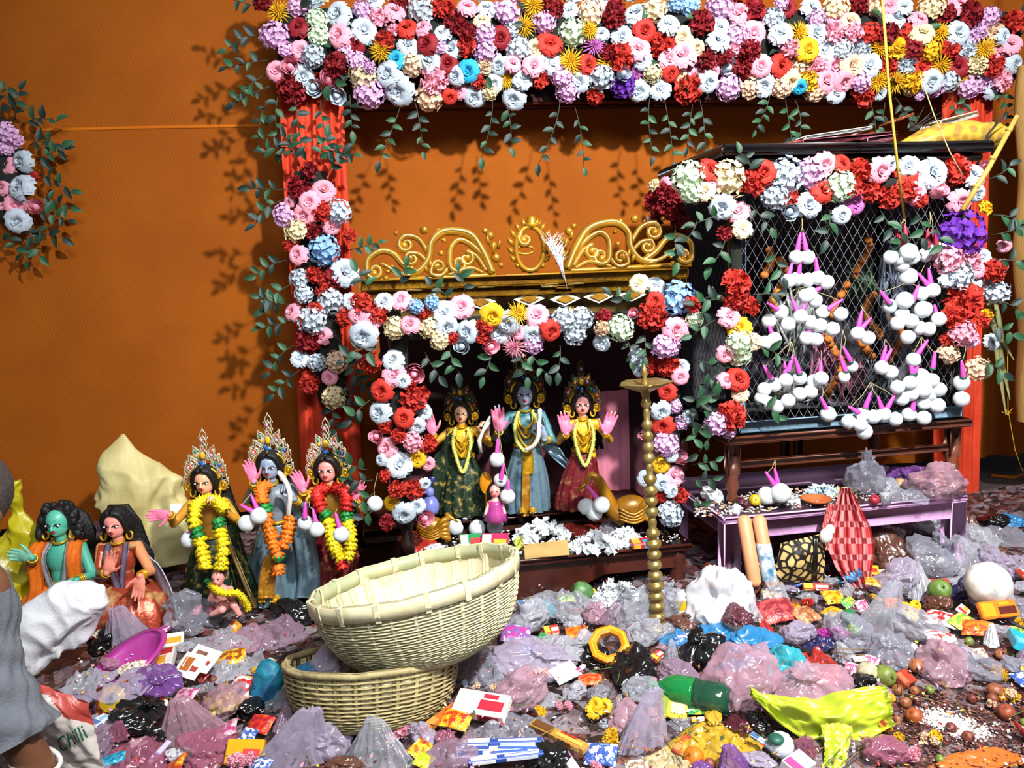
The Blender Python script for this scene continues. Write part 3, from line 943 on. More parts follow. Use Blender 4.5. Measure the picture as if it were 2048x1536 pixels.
# loose blossoms outside frame kept to what can be seen
# ================================================================ pink bench
m_pink = mat('pink_paint', 'e6b2e2', .42, 0, .05, 6, .08, 20)
tl, tr = atp(1448, 1036, TABF), atp(1938, 990, TABF)
zt = (tl.z + tr.z) / 2
bench = thing('bench', 'low pink painted wooden bench carrying the caged cabinet', 'bench', (tl.x, tl.y, 0))
bx, by = axx, ayy
bw, bd = (tr - tl).xy.length, .72
bcn = (tl + tr) / 2
bcn.z = 0
mb = MB()
mb.box(bcn + by * (bd / 2) + V((0, 0, zt - .014)), (bw, bd, .028), RA, .006)
part('bench_top', mb, m_pink, bench)
for d in (.006, bd - .03):
    mb = MB()
    mb.box(bcn + by * (d + .012) + V((0, 0, zt - .028 - .042)), (bw - .09, .024, .084), RA, .003)
    part('rail', mb, m_pink, bench)
for sx in (-1, 1):
    mb = MB()
    mb.box(bcn + bx * (sx * (bw / 2 - .04)) + by * (bd / 2) + V((0, 0, zt - .07)), (.024, bd - .15, .084), RA, .003)
    part('rail', mb, m_pink, bench)
    for d in (.0405, bd - .045):
        mb = MB()
        mb.box(bcn + bx * (sx * (bw / 2 - .045)) + by * d + V((0, 0, (zt - .028) / 2)), (.085, .075, zt - .028), RA, .005)
        part('leg', mb, m_pink, bench)
# ================================================================ caged cabinet on a dark wooden stand
c0 = atp(1462, 868, CABF)
c1 = atp(1922, 838, CABF)
zc = (c0.z + c1.z) / 2
ztopc = atp(1690, 300, CABF).z
cw, cdp = (c1 - c0).xy.length + .02, .70
cc = (c0 + c1) / 2
cc.z = 0
cab = thing('cabinet', 'dark wooden cabinet with wire mesh front hung with white pompoms on a stand', 'cabinet', (cc.x, cc.y, zt))
def cbox(x, y, z, sx, sy, sz, name, m, bev=.004):
    mb = MB()
    mb.box(cc + bx * x + by * y + V((0, 0, z)), (sx, sy, sz), RA, bev)
    return part(name, mb, m, cab)
m_stand = mat('brown_wood', '743e2a', .42, 0, .2, 6, .1, 30, col2='542c20')
m_frame = mat('black_frame', '1c1718', .4, 0, .15, 8)
m_blue = mat('blue_paint', '8fb4cc', .6, 0, .12, 12, .1, 40)
# stand
for sx in (-1, 1):
    for d in (.03, cdp - .04):
        mb = MB()
        pz = cc + bx * (sx * (cw / 2 - .03)) + by * d
        hh = zc - zt
        mb.box(pz + V((0, 0, zt + hh * .72)), (.062, .055, hh * .6), RA, .004)
        mb.lathe([(.024, 0), (.03, .02), (.022, .05), (.036, .09), (.026, .12), (.036, .16), (.03, .2)], pz + V((0, 0, zt)), 12)
        part('stand_leg', mb, m_stand, cab)
for d in (.03, cdp - .04):
    cbox(0, d, zt + (zc - zt) * .55, cw - .1, .03, .035, 'stretcher', m_stand)
for x in (.02, .10):
    mb = MB()
    mb.box(cc + bx * x + by * (cdp - .06) + V((0, 0, (zt + zc) / 2)), (.05, .02, zc - zt - .02), RA, .003)
    part('back_slat', mb, m_stand, cab)
cbox(0, cdp / 2 - .02, zc - .02, cw + .05, cdp + .05, .04, 'stand_top', m_stand, .008)
# cage frame
fw = .045
H_ = ztopc - zc
for sx in (-1, 1):
    for d in (0.02, cdp - .03):
        cbox(sx * (cw / 2 - fw / 2), d, zc + H_ / 2, fw, fw, H_, 'frame_post', m_frame)
for z in (zc + .03, ztopc - .06):
    for d in (.02, cdp - .03):
        cbox(0, d, z, cw - 2 * fw, fw * .8, .06, 'frame_rail', m_frame)
    for sx in (-1, 1):
        cbox(sx * (cw / 2 - fw / 2), cdp / 2, z, fw * .8, cdp - .12, .06, 'frame_rail', m_frame)
cbox(0, cdp / 2, ztopc + .0, cw + .12, cdp + .14, .05, 'roof', m_frame, .012)
cbox(0, cdp / 2, ztopc - .045, cw + .06, cdp + .07, .03, 'roof_moulding', m_woodd, .01)
cbox(0, cdp - .02, zc + H_ / 2, cw - .05, .012, H_ - .05, 'back_board', mat('dark_board', '66646e', .7))
cbox(cw / 2 - .012, cdp / 2, zc + H_ / 2, .012, cdp - .1, H_ - .05, 'side_board', mat('dark_board', '66646e', .7))
cbox(.02, -.004, zc + .035, cw - .06, .012, .055, 'sill_board', m_blue)
cbox(-(cw / 2 - .075), .035, zc + H_ * .5, .05, .014, H_ - .12, 'side_board', m_blue)
cbox(0, cdp / 2, zc + .02, cw - .06, cdp - .08, .02, 'floor_board', mat('grey_board', '585a60', .8))
# wire mesh: zigzag wires
m_wire = mat('steel_wire', 'b4b4bc', .35, .6, .1, 20)
def wire_mesh(o, ax, wd, z0, z1, nrm, pitch=.022, ph=.036):
    g = MB()
    n = int(wd / pitch)
    k = int((z1 - z0) / ph)
    for i in range(n + 1):
        pts = []
        for j in range(k + 1):
            s_ = (pitch / 2) * (1 if (j + i) % 2 else -1) * .98
            x = max(0, min(wd, i * pitch + s_))
            pts.append(o + ax * x + V((0, 0, z0 + (z1 - z0) * j / k)) + nrm * (.002 * (1 if j % 2 else -1)))
        g.tube(pts, .0012, 3, False)
    return g
o_ = cc - bx * (cw / 2 - fw) + by * .012
part('wire_mesh', wire_mesh(o_, bx, cw - 2 * fw, zc + .06, ztopc - .08, by), m_wire, cab, True, None, 'stuff')
o_ = cc - bx * (cw / 2 - .02) + by * .05
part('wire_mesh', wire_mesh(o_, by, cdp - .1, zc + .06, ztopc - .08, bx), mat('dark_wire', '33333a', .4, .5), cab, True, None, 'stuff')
# flower garland on the cabinet
cg = thing('flower_garland', 'garland of red, white and pink flowers around the front of the caged cabinet', 'flower garland', atp(1690, 380, CABF))
place(cg, [i for i in conv(I_, 1280, 200, 2.194) if i[0] > 1345 or i[1] > 500], CABF, -.06, 1.28)
for x, y, s, T, c in conv(I_, 1280, 200, 2.194) + conv("60 440 80 C d;130 470 100 C d;170 510 80 C d;110 400 70 C d;200 545 70 H d;50 540 60 H o;90 500 80 C d;150 420 80 C d", 1280, 200, 2.194):
    if x <= 1345 + (60 if 380 < y < 470 else 0) and y < 500:
        t = max(0, min(1, (1415 - x) / 115))
        p = cc - bx * (cw / 2 + .04) + by * (t * cdp)
        d = ray(x, y)
        nrm = V((-by.y, by.x, 0))
        nn = bx
        P = CAM + d * ((p - CAM).dot(nn) / d.dot(nn)) if False else at(x, y, p.y)
        flower(cg, P, s * P.y / F * 1.3, T, c, V((-.8, -.6, 0)))
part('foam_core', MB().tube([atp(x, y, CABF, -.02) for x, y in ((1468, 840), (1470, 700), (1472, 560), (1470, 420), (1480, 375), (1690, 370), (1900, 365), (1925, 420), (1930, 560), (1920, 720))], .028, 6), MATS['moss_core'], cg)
for x, y, dx, dz in ((1500, 410, .5, -1), (1540, 500, .2, -1), (1660, 420, -.4, -1), (1760, 420, .2, -1), (1800, 440, -.3, -1), (1830, 420, .2, -1), (1870, 450, 0, -1), (1440, 600, -1, .2), (1430, 640, -1, -.2), (1440, 790, -1, .3), (1430, 830, -1, -.4), (1430, 860, -1, -.6), (1510, 690, 1, -.2), (1505, 800, 1, -.2), (1500, 590, 1, .1), (1975, 360, 1, .5), (1985, 430, 1, -.1), (1985, 470, 1, .2), (1985, 520, 1, 0), (1990, 600, 1, -.3), (1975, 650, 1, -.4), (1960, 720, 1, -.5), (1440, 430, -1, -.2), (1450, 480, -.5, -1), (1500, 350, -.2, 1), (1395, 440, -.5, -1), (1350, 460, -.3, -1)):
    sprig(cg, atp(x, y, CABF, -.08), (dx, -.15, dz), .12, 4, .06)
# ---------------------------------------------------------------- pompom tassels
def pompom_mesh(seed, rough=.035):
    bm = bmesh.new()
    bmesh.ops.create_icosphere(bm, subdivisions=3, radius=.5)
    for v in bm.verts:
        n = v.co.normalized()
        v.co = n * (.5 + rough * noise.noise(n * 7 + V((seed, 0, 0))) + rough * .7 * noise.noise(n * 19))
    me = bpy.data.meshes.new('pompom')
    bm.to_mesh(me)
    bm.free()
    me.polygons.foreach_set('use_smooth', [True] * len(me.polygons))
    me.materials.append(mat('white_floss', 'e2e9ec', .8, 0, .03, 12, .5, 60, 1, .2, sub=0))
    return me
POM = [pompom_mesh(i) for i in range(2)]
PINKS = mat('magenta_stem', 'e052b8', .5, 0, .1, 10)
CONE = MB().lathe([(.18, -.5), (.21, -.44), (.20, -.2), (.13, .3), (.07, .5)], (0, 0, 0), 9).mesh('stem', PINKS)
CONE2 = MB().lathe([(.18, -.5), (.21, -.44), (.20, -.2), (.13, .3), (.07, .5)], (0, 0, 0), 9).mesh('stem', mat('rose_stem', 'c8304a', .5))
BAND = MB().tube([V((.215 * math.cos(a), .215 * math.sin(a), -.5)) for a in [2 * PI * i / 10 for i in range(10)]], .06, 5, closed=True).mesh('band', mat('green_band', '1d5a48', .5))
m_thread = mat('thread', 'b9a878', .8)
def bunch(label, balls, stems, anchor, pl, off, name='pompom_tassel', group='pompom tassels on the cabinet', red=False, bs=19.5, k=2.194, x0=1280, y0=200):
    """balls and stems in a crop of the photograph; anchor = where its thread is tied"""
    tp = lambda q: (x0 + q[0] / k, y0 + q[1] / k)
    a = atp(*tp(anchor), pl, off)
    t = thing(name, label, 'pompom', a, group)
    used = []
    for i, b in enumerate(balls):
        x, y = tp(b)
        p = atp(x, y, pl, off - rnd.uniform(0, .05))
        pcopy('pompom', POM[i % 2], t, p, Quaternion((rnd.random(), rnd.random(), rnd.random(), 1)).normalized(), bs * 1.14 * p.y / F * (b[2] if len(b) > 2 else 1) * 1.3)
        used.append(p)
    tops = []
    for s_ in stems:
        x, y = tp(s_)
        p = atp(x, y, pl, off - .03)
        nb = min(used, key=lambda q: (q - p).length)
        d = (p - nb)
        d.y *= .3
        d = d.normalized() if d.length > .01 else V((0, 0, 1))
        if d.z < .5:
            d = V((d.x * .4, 0, 1)).normalized()
        q = d.to_track_quat('Z', 'Y')
        pcopy('stem', CONE2 if red else PINKS and CONE, t, p, q, 27 * p.y / F * 1.1 * V((.85, .85, 1.25)))
        pcopy('band', BAND, t, p, q, 27 * p.y / F * 1.1 * V((.85, .85, 1.25)))
        tops.append(p + d * .03)
    g = MB()
    for p in (tops or used):
        m_ = (p + a) / 2 + V((rnd.uniform(-.01, .01), -.01, 0))
        g.tube([p, m_, a], .0016, 4, False)
    part('thread', g, m_thread, t)
    return t
PT = 'white pompom bunch with magenta stems '
bunch('pair of white pompoms with tall magenta stems hanging highest on the cage mesh, left half', [(685, 690), (735, 690)], [(697, 622), (722, 622)], (710, 510), CABF, -.03)
bunch('row of five white pompoms just below the highest left pair on the cage', [(650, 795), (690, 785), (735, 790), (780, 780), (820, 800)], [(700, 732), (775, 730), (660, 742)], (712, 640), CABF, -.03)
bunch('small bunch of three white pompoms between the two wide rows on the cage left half', [(725, 860), (768, 880), (745, 850)], [(790, 825)], (745, 800), CABF, -.03)
bunch('widest bunch of nine white pompoms at mid height on the left half of the cage', [(620, 930), (565, 970), (650, 985), (705, 950), (745, 975), (790, 990), (800, 930), (845, 1005), (880, 940)], [(590, 910), (680, 903), (720, 905), (855, 898)], (700, 820), CABF, -.03)
bunch('two white pompoms under the left end of the widest bunch, beside the green flower', [(590, 1050), (550, 1065)], [(575, 1015)], (590, 960), CABF, -.03)
bunch('two white pompoms under the middle of the widest bunch on the cage', [(730, 1045), (772, 1050)], [(745, 1000)], (745, 950), CABF, -.03)
bunch('five white pompoms tied to the yellow rope high on the right half of the cage', [(1100, 690), (1135, 695), (1178, 668, 1.2), (1150, 722), (1195, 690)], [(1165, 585), (1140, 610)], (1160, 520), CABF, -.05, red=True)
bunch('three white pompoms with red stems beside the violet hydrangea on the cage', [(1252, 680), (1300, 655), (1318, 660)], [(1262, 608), (1292, 606)], (1272, 490), CABF, -.03, red=True)
bunch('single cream white pompom below the five on the yellow rope', [(1177, 775, 1.2)], [], (1172, 690), CABF, -.05)
bunch('two white pompoms with upright magenta stems right of the cream pompom', [(1235, 850), (1285, 835)], [(1245, 790), (1272, 778)], (1262, 700), CABF, -.03)
bunch('bunch of six white pompoms at mid height on the right half of the cage', [(1160, 880, 1.2), (1095, 905), (1150, 940), (1190, 970), (1242, 920, 1.2), (1130, 980)], [(1208, 850), (1075, 865)], (1170, 800), CABF, -.05)
bunch('four white pompoms just above the big cluster at the lower right of the cage', [(1225, 1000), (1265, 1005), (1310, 962), (1175, 1040)], [(1300, 935), (1200, 1000)], (1240, 900), CABF, -.03)
bunch('two white pompoms with crossed stems alone at the centre of the cage mesh', [(955, 1025), (1000, 1045)], [(966, 962), (988, 985)], (968, 900), CABF, -.03)
bunch('two white pompoms hanging one below the other, left of the centre pair on the cage', [(895, 1215, .85), (930, 1170, .85)], [(890, 1155), (908, 1115)], (890, 1010), CABF, -.03)
bunch('two small white pompoms low between the cage centre and the big cluster', [(1060, 1175), (1100, 1195)], [(1070, 1115), (1085, 1125)], (1075, 1050), CABF, -.03)
bunch('bunch of eleven white pompoms at the lower left corner of the cage', [(545, 1270), (590, 1250), (640, 1230), (700, 1220), (560, 1330), (600, 1345), (650, 1320), (700, 1290), (748, 1280), (762, 1235), (532, 1310)], [(560, 1195), (636, 1185), (660, 1155), (690, 1165)], (665, 1060), CABF, -.03)
bunch('single white pompom right of the lower left bunch on the cage', [(795, 1222)], [(792, 1185)], (795, 1100), CABF, -.03)
bunch('single white pompom hanging over the blue sill of the cage', [(825, 1378, 1.1)], [(808, 1335)], (805, 1240), CABF, -.03)
bunch('largest cluster of twelve white pompoms at the lower right of the cage', [(1185, 1240), (1230, 1215, 1.2), (1280, 1230), (1312, 1270), (1240, 1270, 1.2), (1190, 1290), (1270, 1290), (1303, 1340, 1.1), (1150, 1310), (1245, 1330), (1130, 1260), (1200, 1140)], [(1190, 1165), (1215, 1160), (1240, 1085), (1290, 1140), (1200, 1330)], (1235, 1040), CABF, -.07)
bunch('row of nine white pompoms hanging over the front edge below the cage', [(915, 1412), (975, 1380), (985, 1455, 1.1), (1025, 1390), (1070, 1380), (1120, 1400), (1180, 1380), (1245, 1395), (965, 1425)], [(945, 1362), (1000, 1318), (1055, 1335), (1100, 1325)], (1010, 1240), CABF, -.08)
bunch('two white pompoms one above the other outside the right post of the cabinet', [(1410, 1240, 1.1), (1410, 1312, 1.1)], [(1415, 1180)], (1425, 1040), CABF, -.08)
# things behind the mesh
m_marig = mat('marigold_orange', 'd87a18', .75, 0, .2, 30, .4, 50)
ci = plane(3.75, 9)
for i, (x, ya, yb) in enumerate(((1560, 520, 640), (1725, 480, 560), (1680, 570, 640), (1745, 590, 680), (1670, 660, 800), (1735, 680, 720), (1790, 640, 740), (1530, 500, 560))):
    g = MB()
    n = max(5, int((yb - ya) / 9))
    for j in range(n):
        p = atp(x + 14 * math.sin(j * .5 + i), ya + (yb - ya) * j / n, ci, rnd.uniform(-.03, .03))
        g.ell(p, (.024, .02, .02), None, 8, 5)
    single('marigold_string', g, m_marig, ['short orange marigold string behind the mesh near the upper left pompoms', 'slanted orange marigold string high behind the cage centre', 'orange marigold string behind the mesh right of the second pompom row', 'orange marigold string behind the mesh left of the six pompom bunch', 'longest orange marigold string behind the mesh, low beside the widest bunch', 'shortest marigold string behind the mesh below the centre pair', 'orange marigold string behind the mesh under the six pompom bunch', 'orange marigold string in the upper left corner behind the mesh'][i], 'marigold string', None, 'marigold strings inside the cabinet')
for i, (x, y, h, c, lb) in enumerate(((1600, 640, 180, 'a8b4b0', 'silvery grey bundle'), (1650, 730, 150, 'b86a88', 'dusty pink tinsel bundle'), (1790, 560, 200, '6a7488', 'slate grey bundle'), (1700, 760, 110, '9a5a6a', 'mauve tinsel bundle'), (1560, 780, 130, '8a8a80', 'pale straw bundle'), (1760, 770, 120, '7f8890', 'grey tinsel bundle'), (1560, 640, 150, 'c4ccc8', 'pale silver bundle at upper left'), (1640, 790, 90, 'a8aaa8', 'low ash grey bundle'), (1830, 660, 150, 'b8bcc4', 'light grey bundle at right'), (1720, 560, 90, '5a7a5c', 'dull green bundle'))):
    g = MB()
    for j in range(26):
        p = atp(x + rnd.uniform(-30, 30), y - h * .5 * rnd.random(), ci, rnd.uniform(.05, .2))
        q = atp(x + rnd.uniform(-38, 38), y + h * .5 * rnd.random(), ci, rnd.uniform(.05, .2))
        g.tube([p, (p + q) / 2 + V((rnd.uniform(-.04, .04), 0, 0)), q], [.004, .009, .003], 5)
    single('tinsel_bundle', g, mat('tinsel_' + c, c, .5, .1, .25, 12), lb + ' hanging behind the cage mesh', 'tinsel', None)
# yellow rope from above, thin strand
g = MB().tube([at(1762, -40, 3.3), at(1778, 180, 3.33), at(1795, 330, 3.36), atp(1809, 437, CABF, -.05)], .0055, 7)
single('rope', g, mat('yellow_rope', 'd6b440', .7, 0, .1, 60, .4, 200), 'yellow rope hanging from above onto the upper right pompoms', 'rope')
g = MB().tube([at(1840, 150, 3.4), at(1868, 230, 3.38), at(1900, 305, 3.36), at(1925, 350, 3.36)], .0025, 5)
single('string', g, m_thread, 'thin straw coloured string slanting down past the gold wrapped bundle', 'string')
# on the roof
zr = ztopc + .027
def roof_item(name, mb, mats, label, cat, **k):
    return single(name, mb, mats, label, cat, **k)
RP = plane(3.72, 9)
g = MB()
def roll(u, v):
    t = v
    c = atp(1795 + 195 * t, 270 - 4 * t, RP)
    c.z = zr + .022 + .055 * min(1, t * 2.5)
    r_ = .080 * (.35 + .65 * min(1, t * 3.5)) * (1 - .1 * math.sin(t * 7))
    a = 2 * PI * u
    return c + V((0, 0, 1)) * r_ * math.sin(a) * .85 + ayy * r_ * math.cos(a) * 1.2 + V((0, 0, .006 * math.sin(a * 7 + t * 20)))
g.grid(roll, 28, 30, True)
g.add([roll(i / 28, 1) for i in range(28)], [tuple(range(28))])
roof_item('wrapped_bundle', g, mat('gold_print_wrap', 'dcae3a', .4, .15, .1, 22, .2, 30, col2='a8843c', mode='voronoi'), 'bundle in gold printed wrapping lying on the right end of the cabinet roof', 'bundle')
def flatpack(name, x0, y0, x1, y1, wpx, col, label, cat, pl=RP, th=.02, off=0., rough=.4):
    p, q = atp(x0, y0, pl, off), atp(x1, y1, pl, off)
    d = (q - p)
    L_ = d.length
    d.normalize()
    n = d.cross(ayy).normalized()
    R = M((d, ayy, n)).transposed()
    g = MB()
    g.box((p + q) / 2, (L_, wpx, th), R, min(th, .01) * .45)
    return single(name, g, mat('pack_' + col, col, rough, 0, .12, 9, .25, 14), label, cat, None)
flatpack('paper_sheaf', 1860, 252, 1935, 233, .16, 'e9e6e2', 'white paper sheaf sticking out above the gold wrapped bundle', 'paper', RP, .03, .05)
flatpack('paper_sheaf', 1590, 282, 1722, 262, .2, 'efeae8', 'white paper sheaf lying on the left half of the cabinet roof', 'paper', RP, .016, 0)
flatpack('plastic_packet', 1585, 292, 1770, 274, .2, '8a3a48', 'long maroon plastic packet under the white sheaf on the cabinet roof', 'packet', RP, .026, -.03, .2)
flatpack('paper_sheet', 1552, 296, 1600, 284, .2, 'c23a28', 'red paper sheet at the left end of the cabinet roof', 'paper', RP, .012, .05)
flatpack('paper_sheet', 1775, 247, 1812, 232, .14, 'a85a30', 'small orange brown paper standing between the sheaf and the gold bundle', 'paper', RP, .01, .06)
flatpack('foil_packet', 1720, 285, 1772, 278, .12, 'b06a78', 'crumpled pink foil packet in front of the maroon packet on the roof', 'packet', RP, .03, -.12, .2)
g = MB()
for i in range(9):
    p = atp(1822 + rnd.uniform(-6, 6), 262, RP, .06)
    q = atp(1800 + i * 12, 232 - rnd.uniform(0, 22), RP, .05)
    g.tube([p, (p + q) / 2 + V((.01, 0, .01)), q], [.003, .003, .001], 4)
single('dry_twigs', g, mat('dry_twig', '3a3430', .9), 'dry dark twigs lying behind the gold bundle on the roof', 'twigs')
g = MB().tube([atp(1925, 420, CABF, -.12), atp(1975, 340, CABF, -.11), atp(2034, 232, CABF, -.1)], [.012, .012, .011], 10)
for t in (.25, .55, .85):
    p = atp(1925, 420, CABF, -.12).lerp(atp(2034, 232, CABF, -.1), t)
    g.tube([p - V((.003, 0, .005)), p + V((.003, 0, .005))], .0145, 10)
single('bamboo_stick', g, mat('bamboo_yellow', 'c8a048', .5, 0, .15, 12), 'yellow bamboo stick leaning at the upper right corner of the cabinet', 'stick')
g = MB().tube([atp(1955, 330, CABF, .1), atp(1975, 270, CABF, .1), atp(2000, 240, CABF, .1), atp(2030, 215, CABF, .1)], [.007, .006, .005, .002], 6)
g.tube([atp(1990, 250, CABF, .1), atp(1998, 225, CABF, .1)], [.004, .002], 5)
single('twig', g, mat('dark_twig', '2e2622', .9), 'thin dark bare twig beside the yellow bamboo stick', 'twig')
g = MB()
for x0, y0, x1, y1 in ((1985, 640, 2012, 830), (1980, 640, 2028, 720), (1990, 600, 2010, 700), (1992, 660, 2020, 800), (1975, 600, 2015, 760)):
    pts = [atp(x0 + (x1 - x0) * t, y0 + (y1 - y0) * t, CABF, .1 - .04 * math.sin(3 * t)) for t in (0, .3, .6, 1)]
    g.ribbon(pts, [.015, .024, .02, .004], .003, (.8, -.5, .2))
single('dry_palm_leaves', g, mat('dry_palm', '8a8a58', .7, 0, .2, 20), 'drooping dry palm leaf strips at the right side of the cabinet', 'leaves')
g = MB().tube([atp(2015, 700, CABF, .1), atp(2016, 820, CABF, .1), atp(2030, 900, CABF, .1), atp(2046, 945, CABF, .1)], .002, 4)
for i in range(6):
    p = atp(2014, 828, CABF, .1)
    g.tube([p, p + V((rnd.uniform(-.03, .03), 0, rnd.uniform(-.02, .03)))], [.003, .001], 4)
single('straw_string', g, mat('yellow_straw', 'c0901c', .8), 'thin yellow straw string with a knot hanging by the orange cloth', 'string')
# ================================================================ painted clay idols
m_hair = mat('black_hair', '0d0b0c', .55, 0, .2, 40, .5, 120)
m_white = mat('eye_white', 'f2efe8', .3)
m_black = mat('black_paint', '0c0a0a', .3)
m_lip = mat('red_lip', 'c22a2a', .35)
m_palm = mat('pink_palm', 'ee7da0', .5, 0, .06, 10)
m_goldj = mat('gold_jewel', 'd6a21c', .3, .5, .12, 40)
m_fili = mat('silver_filigree', 'cfc6a8', .35, .35, .15, 60)
GEMS = [mat('gem_' + c, c, .15, 0, .05, 9) for c in ('2f6fc0', '1f9a6a', 'd84a2a', 'e8b428', 'e4a0b8')]
def brocade(name, c1, c2, rough=.38, metal=.35, scale=26):
    m = mat(name, c1, rough, metal, .2, scale, .35, 40, 1, .5, c2)
    for n_ in m.node_tree.nodes:
        if n_.type == 'VALTORGB':
            n_.color_ramp.elements[0].position, n_.color_ramp.elements[1].position = .30, .46
    return m
HK = [1.08]
def hand(mb, w_, f, n, H, mode='open'):
    """palm, four unequal bent fingers and a thumb leaving the palm's side"""
    f, n = V(f).normalized(), V(n).normalized()
    s = f.cross(n).normalized()
    R = M((s, n, f)).transposed()
    k = H * HK[0]
    mb.ell(w_ + f * .040 * k, (.034 * k, .015 * k, .046 * k), R, 12, 8)
    mb.ell(w_ + f * .058 * k, (.036 * k, .013 * k, .026 * k), R, 12, 8)
    lens = (.052, .064, .068, .056)
    for i in range(4):
        o = (i - 1.5)
        b = w_ + f * (.074 - .004 * abs(o)) * k + s * o * .0185 * k
        d1 = (f + s * o * .045 + n * (.12 if mode == 'open' else .9)).normalized()
        d2 = (f + s * o * .045 + n * (.40 if mode == 'open' else 3.5)).normalized() if mode == 'open' else (n * .7 - f * .9).normalized()
        L_ = lens[i] * k
        m_ = b + d1 * L_ * .55
        mb.cap(b, m_, .0090 * k, .0084 * k, 8)
        mb.cap(m_, m_ + d2 * L_ * .5, .0088 * k, .0066 * k, 8)
    return s
def thumb(mb, w_, f, n, s, H, sd, mode):
    k = H * HK[0]
    b = w_ + f * .022 * k + s * sd * .026 * k
    d = (f * .75 + s * sd * .85 + n * .25).normalized() if mode == 'open' else (f * .7 + n * .9).normalized()
    m_ = b + d * .036 * k
    mb.cap(b, m_, .0125 * k, .010 * k, 8)
    mb.cap(m_, m_ + (d + f * .5).normalized() * .03 * k, .010 * k, .0075 * k, 8)
def flower_string(mb, pts, r, step, mi=0, r_=rnd, n=9, th=.5):
    """a lei: ruffled marigold discs threaded along a line"""
    P = [V(p) for p in pts]
    L_ = 0
    q = [P[0]]
    for a, b in zip(P[:-1], P[1:]):
        d = (b - a).length
        while L_ + d >= step:
            t = (step - L_) / d
            a = a + (b - a) * t
            q.append(a)
            d = (b - a).length
            L_ = 0
        L_ += d
    for i, c in enumerate(q):
        t = q[min(i + 1, len(q) - 1)] - q[max(i - 1, 0)]
        t = (t.normalized() if t.length > 0 else V((0, 0, 1))) + V((r_.uniform(-.4, .4), r_.uniform(-.4, .4), r_.uniform(-.2, .2)))
        R = rot_to(t, r_.random() * 6)
        vs, fs = [], []
        for k, (rr, z) in enumerate(((.25, -.5), (1, -.12), (1, .2), (.25, .5))):
            for j in range(n * 2):
                a = PI * j / n
                m_ = (r_.uniform(.9, 1.15) if j % 2 else .6) if k in (1, 2) else 1
                vs.append(c + R @ V((r * rr * m_ * math.cos(a), r * rr * m_ * math.sin(a), z * step * 1.5 + (.2 * r if k in (1, 2) and j % 2 else 0))))
        N = n * 2
        for k in range(3):
            for j in range(N):
                fs.append((k * N + j, k * N + (j + 1) % N, (k + 1) * N + (j + 1) % N, (k + 1) * N + j))
        mb.add(vs, fs, mi)
    return mb
def head_at(head, rx, ry, rz):
    def fp(x, z, off=0.):
        k = max(0., 1 - (x / rx) ** 2 - (z / rz) ** 2)
        return head + V((x, -ry * math.sqrt(k) - off, z))
    return fp
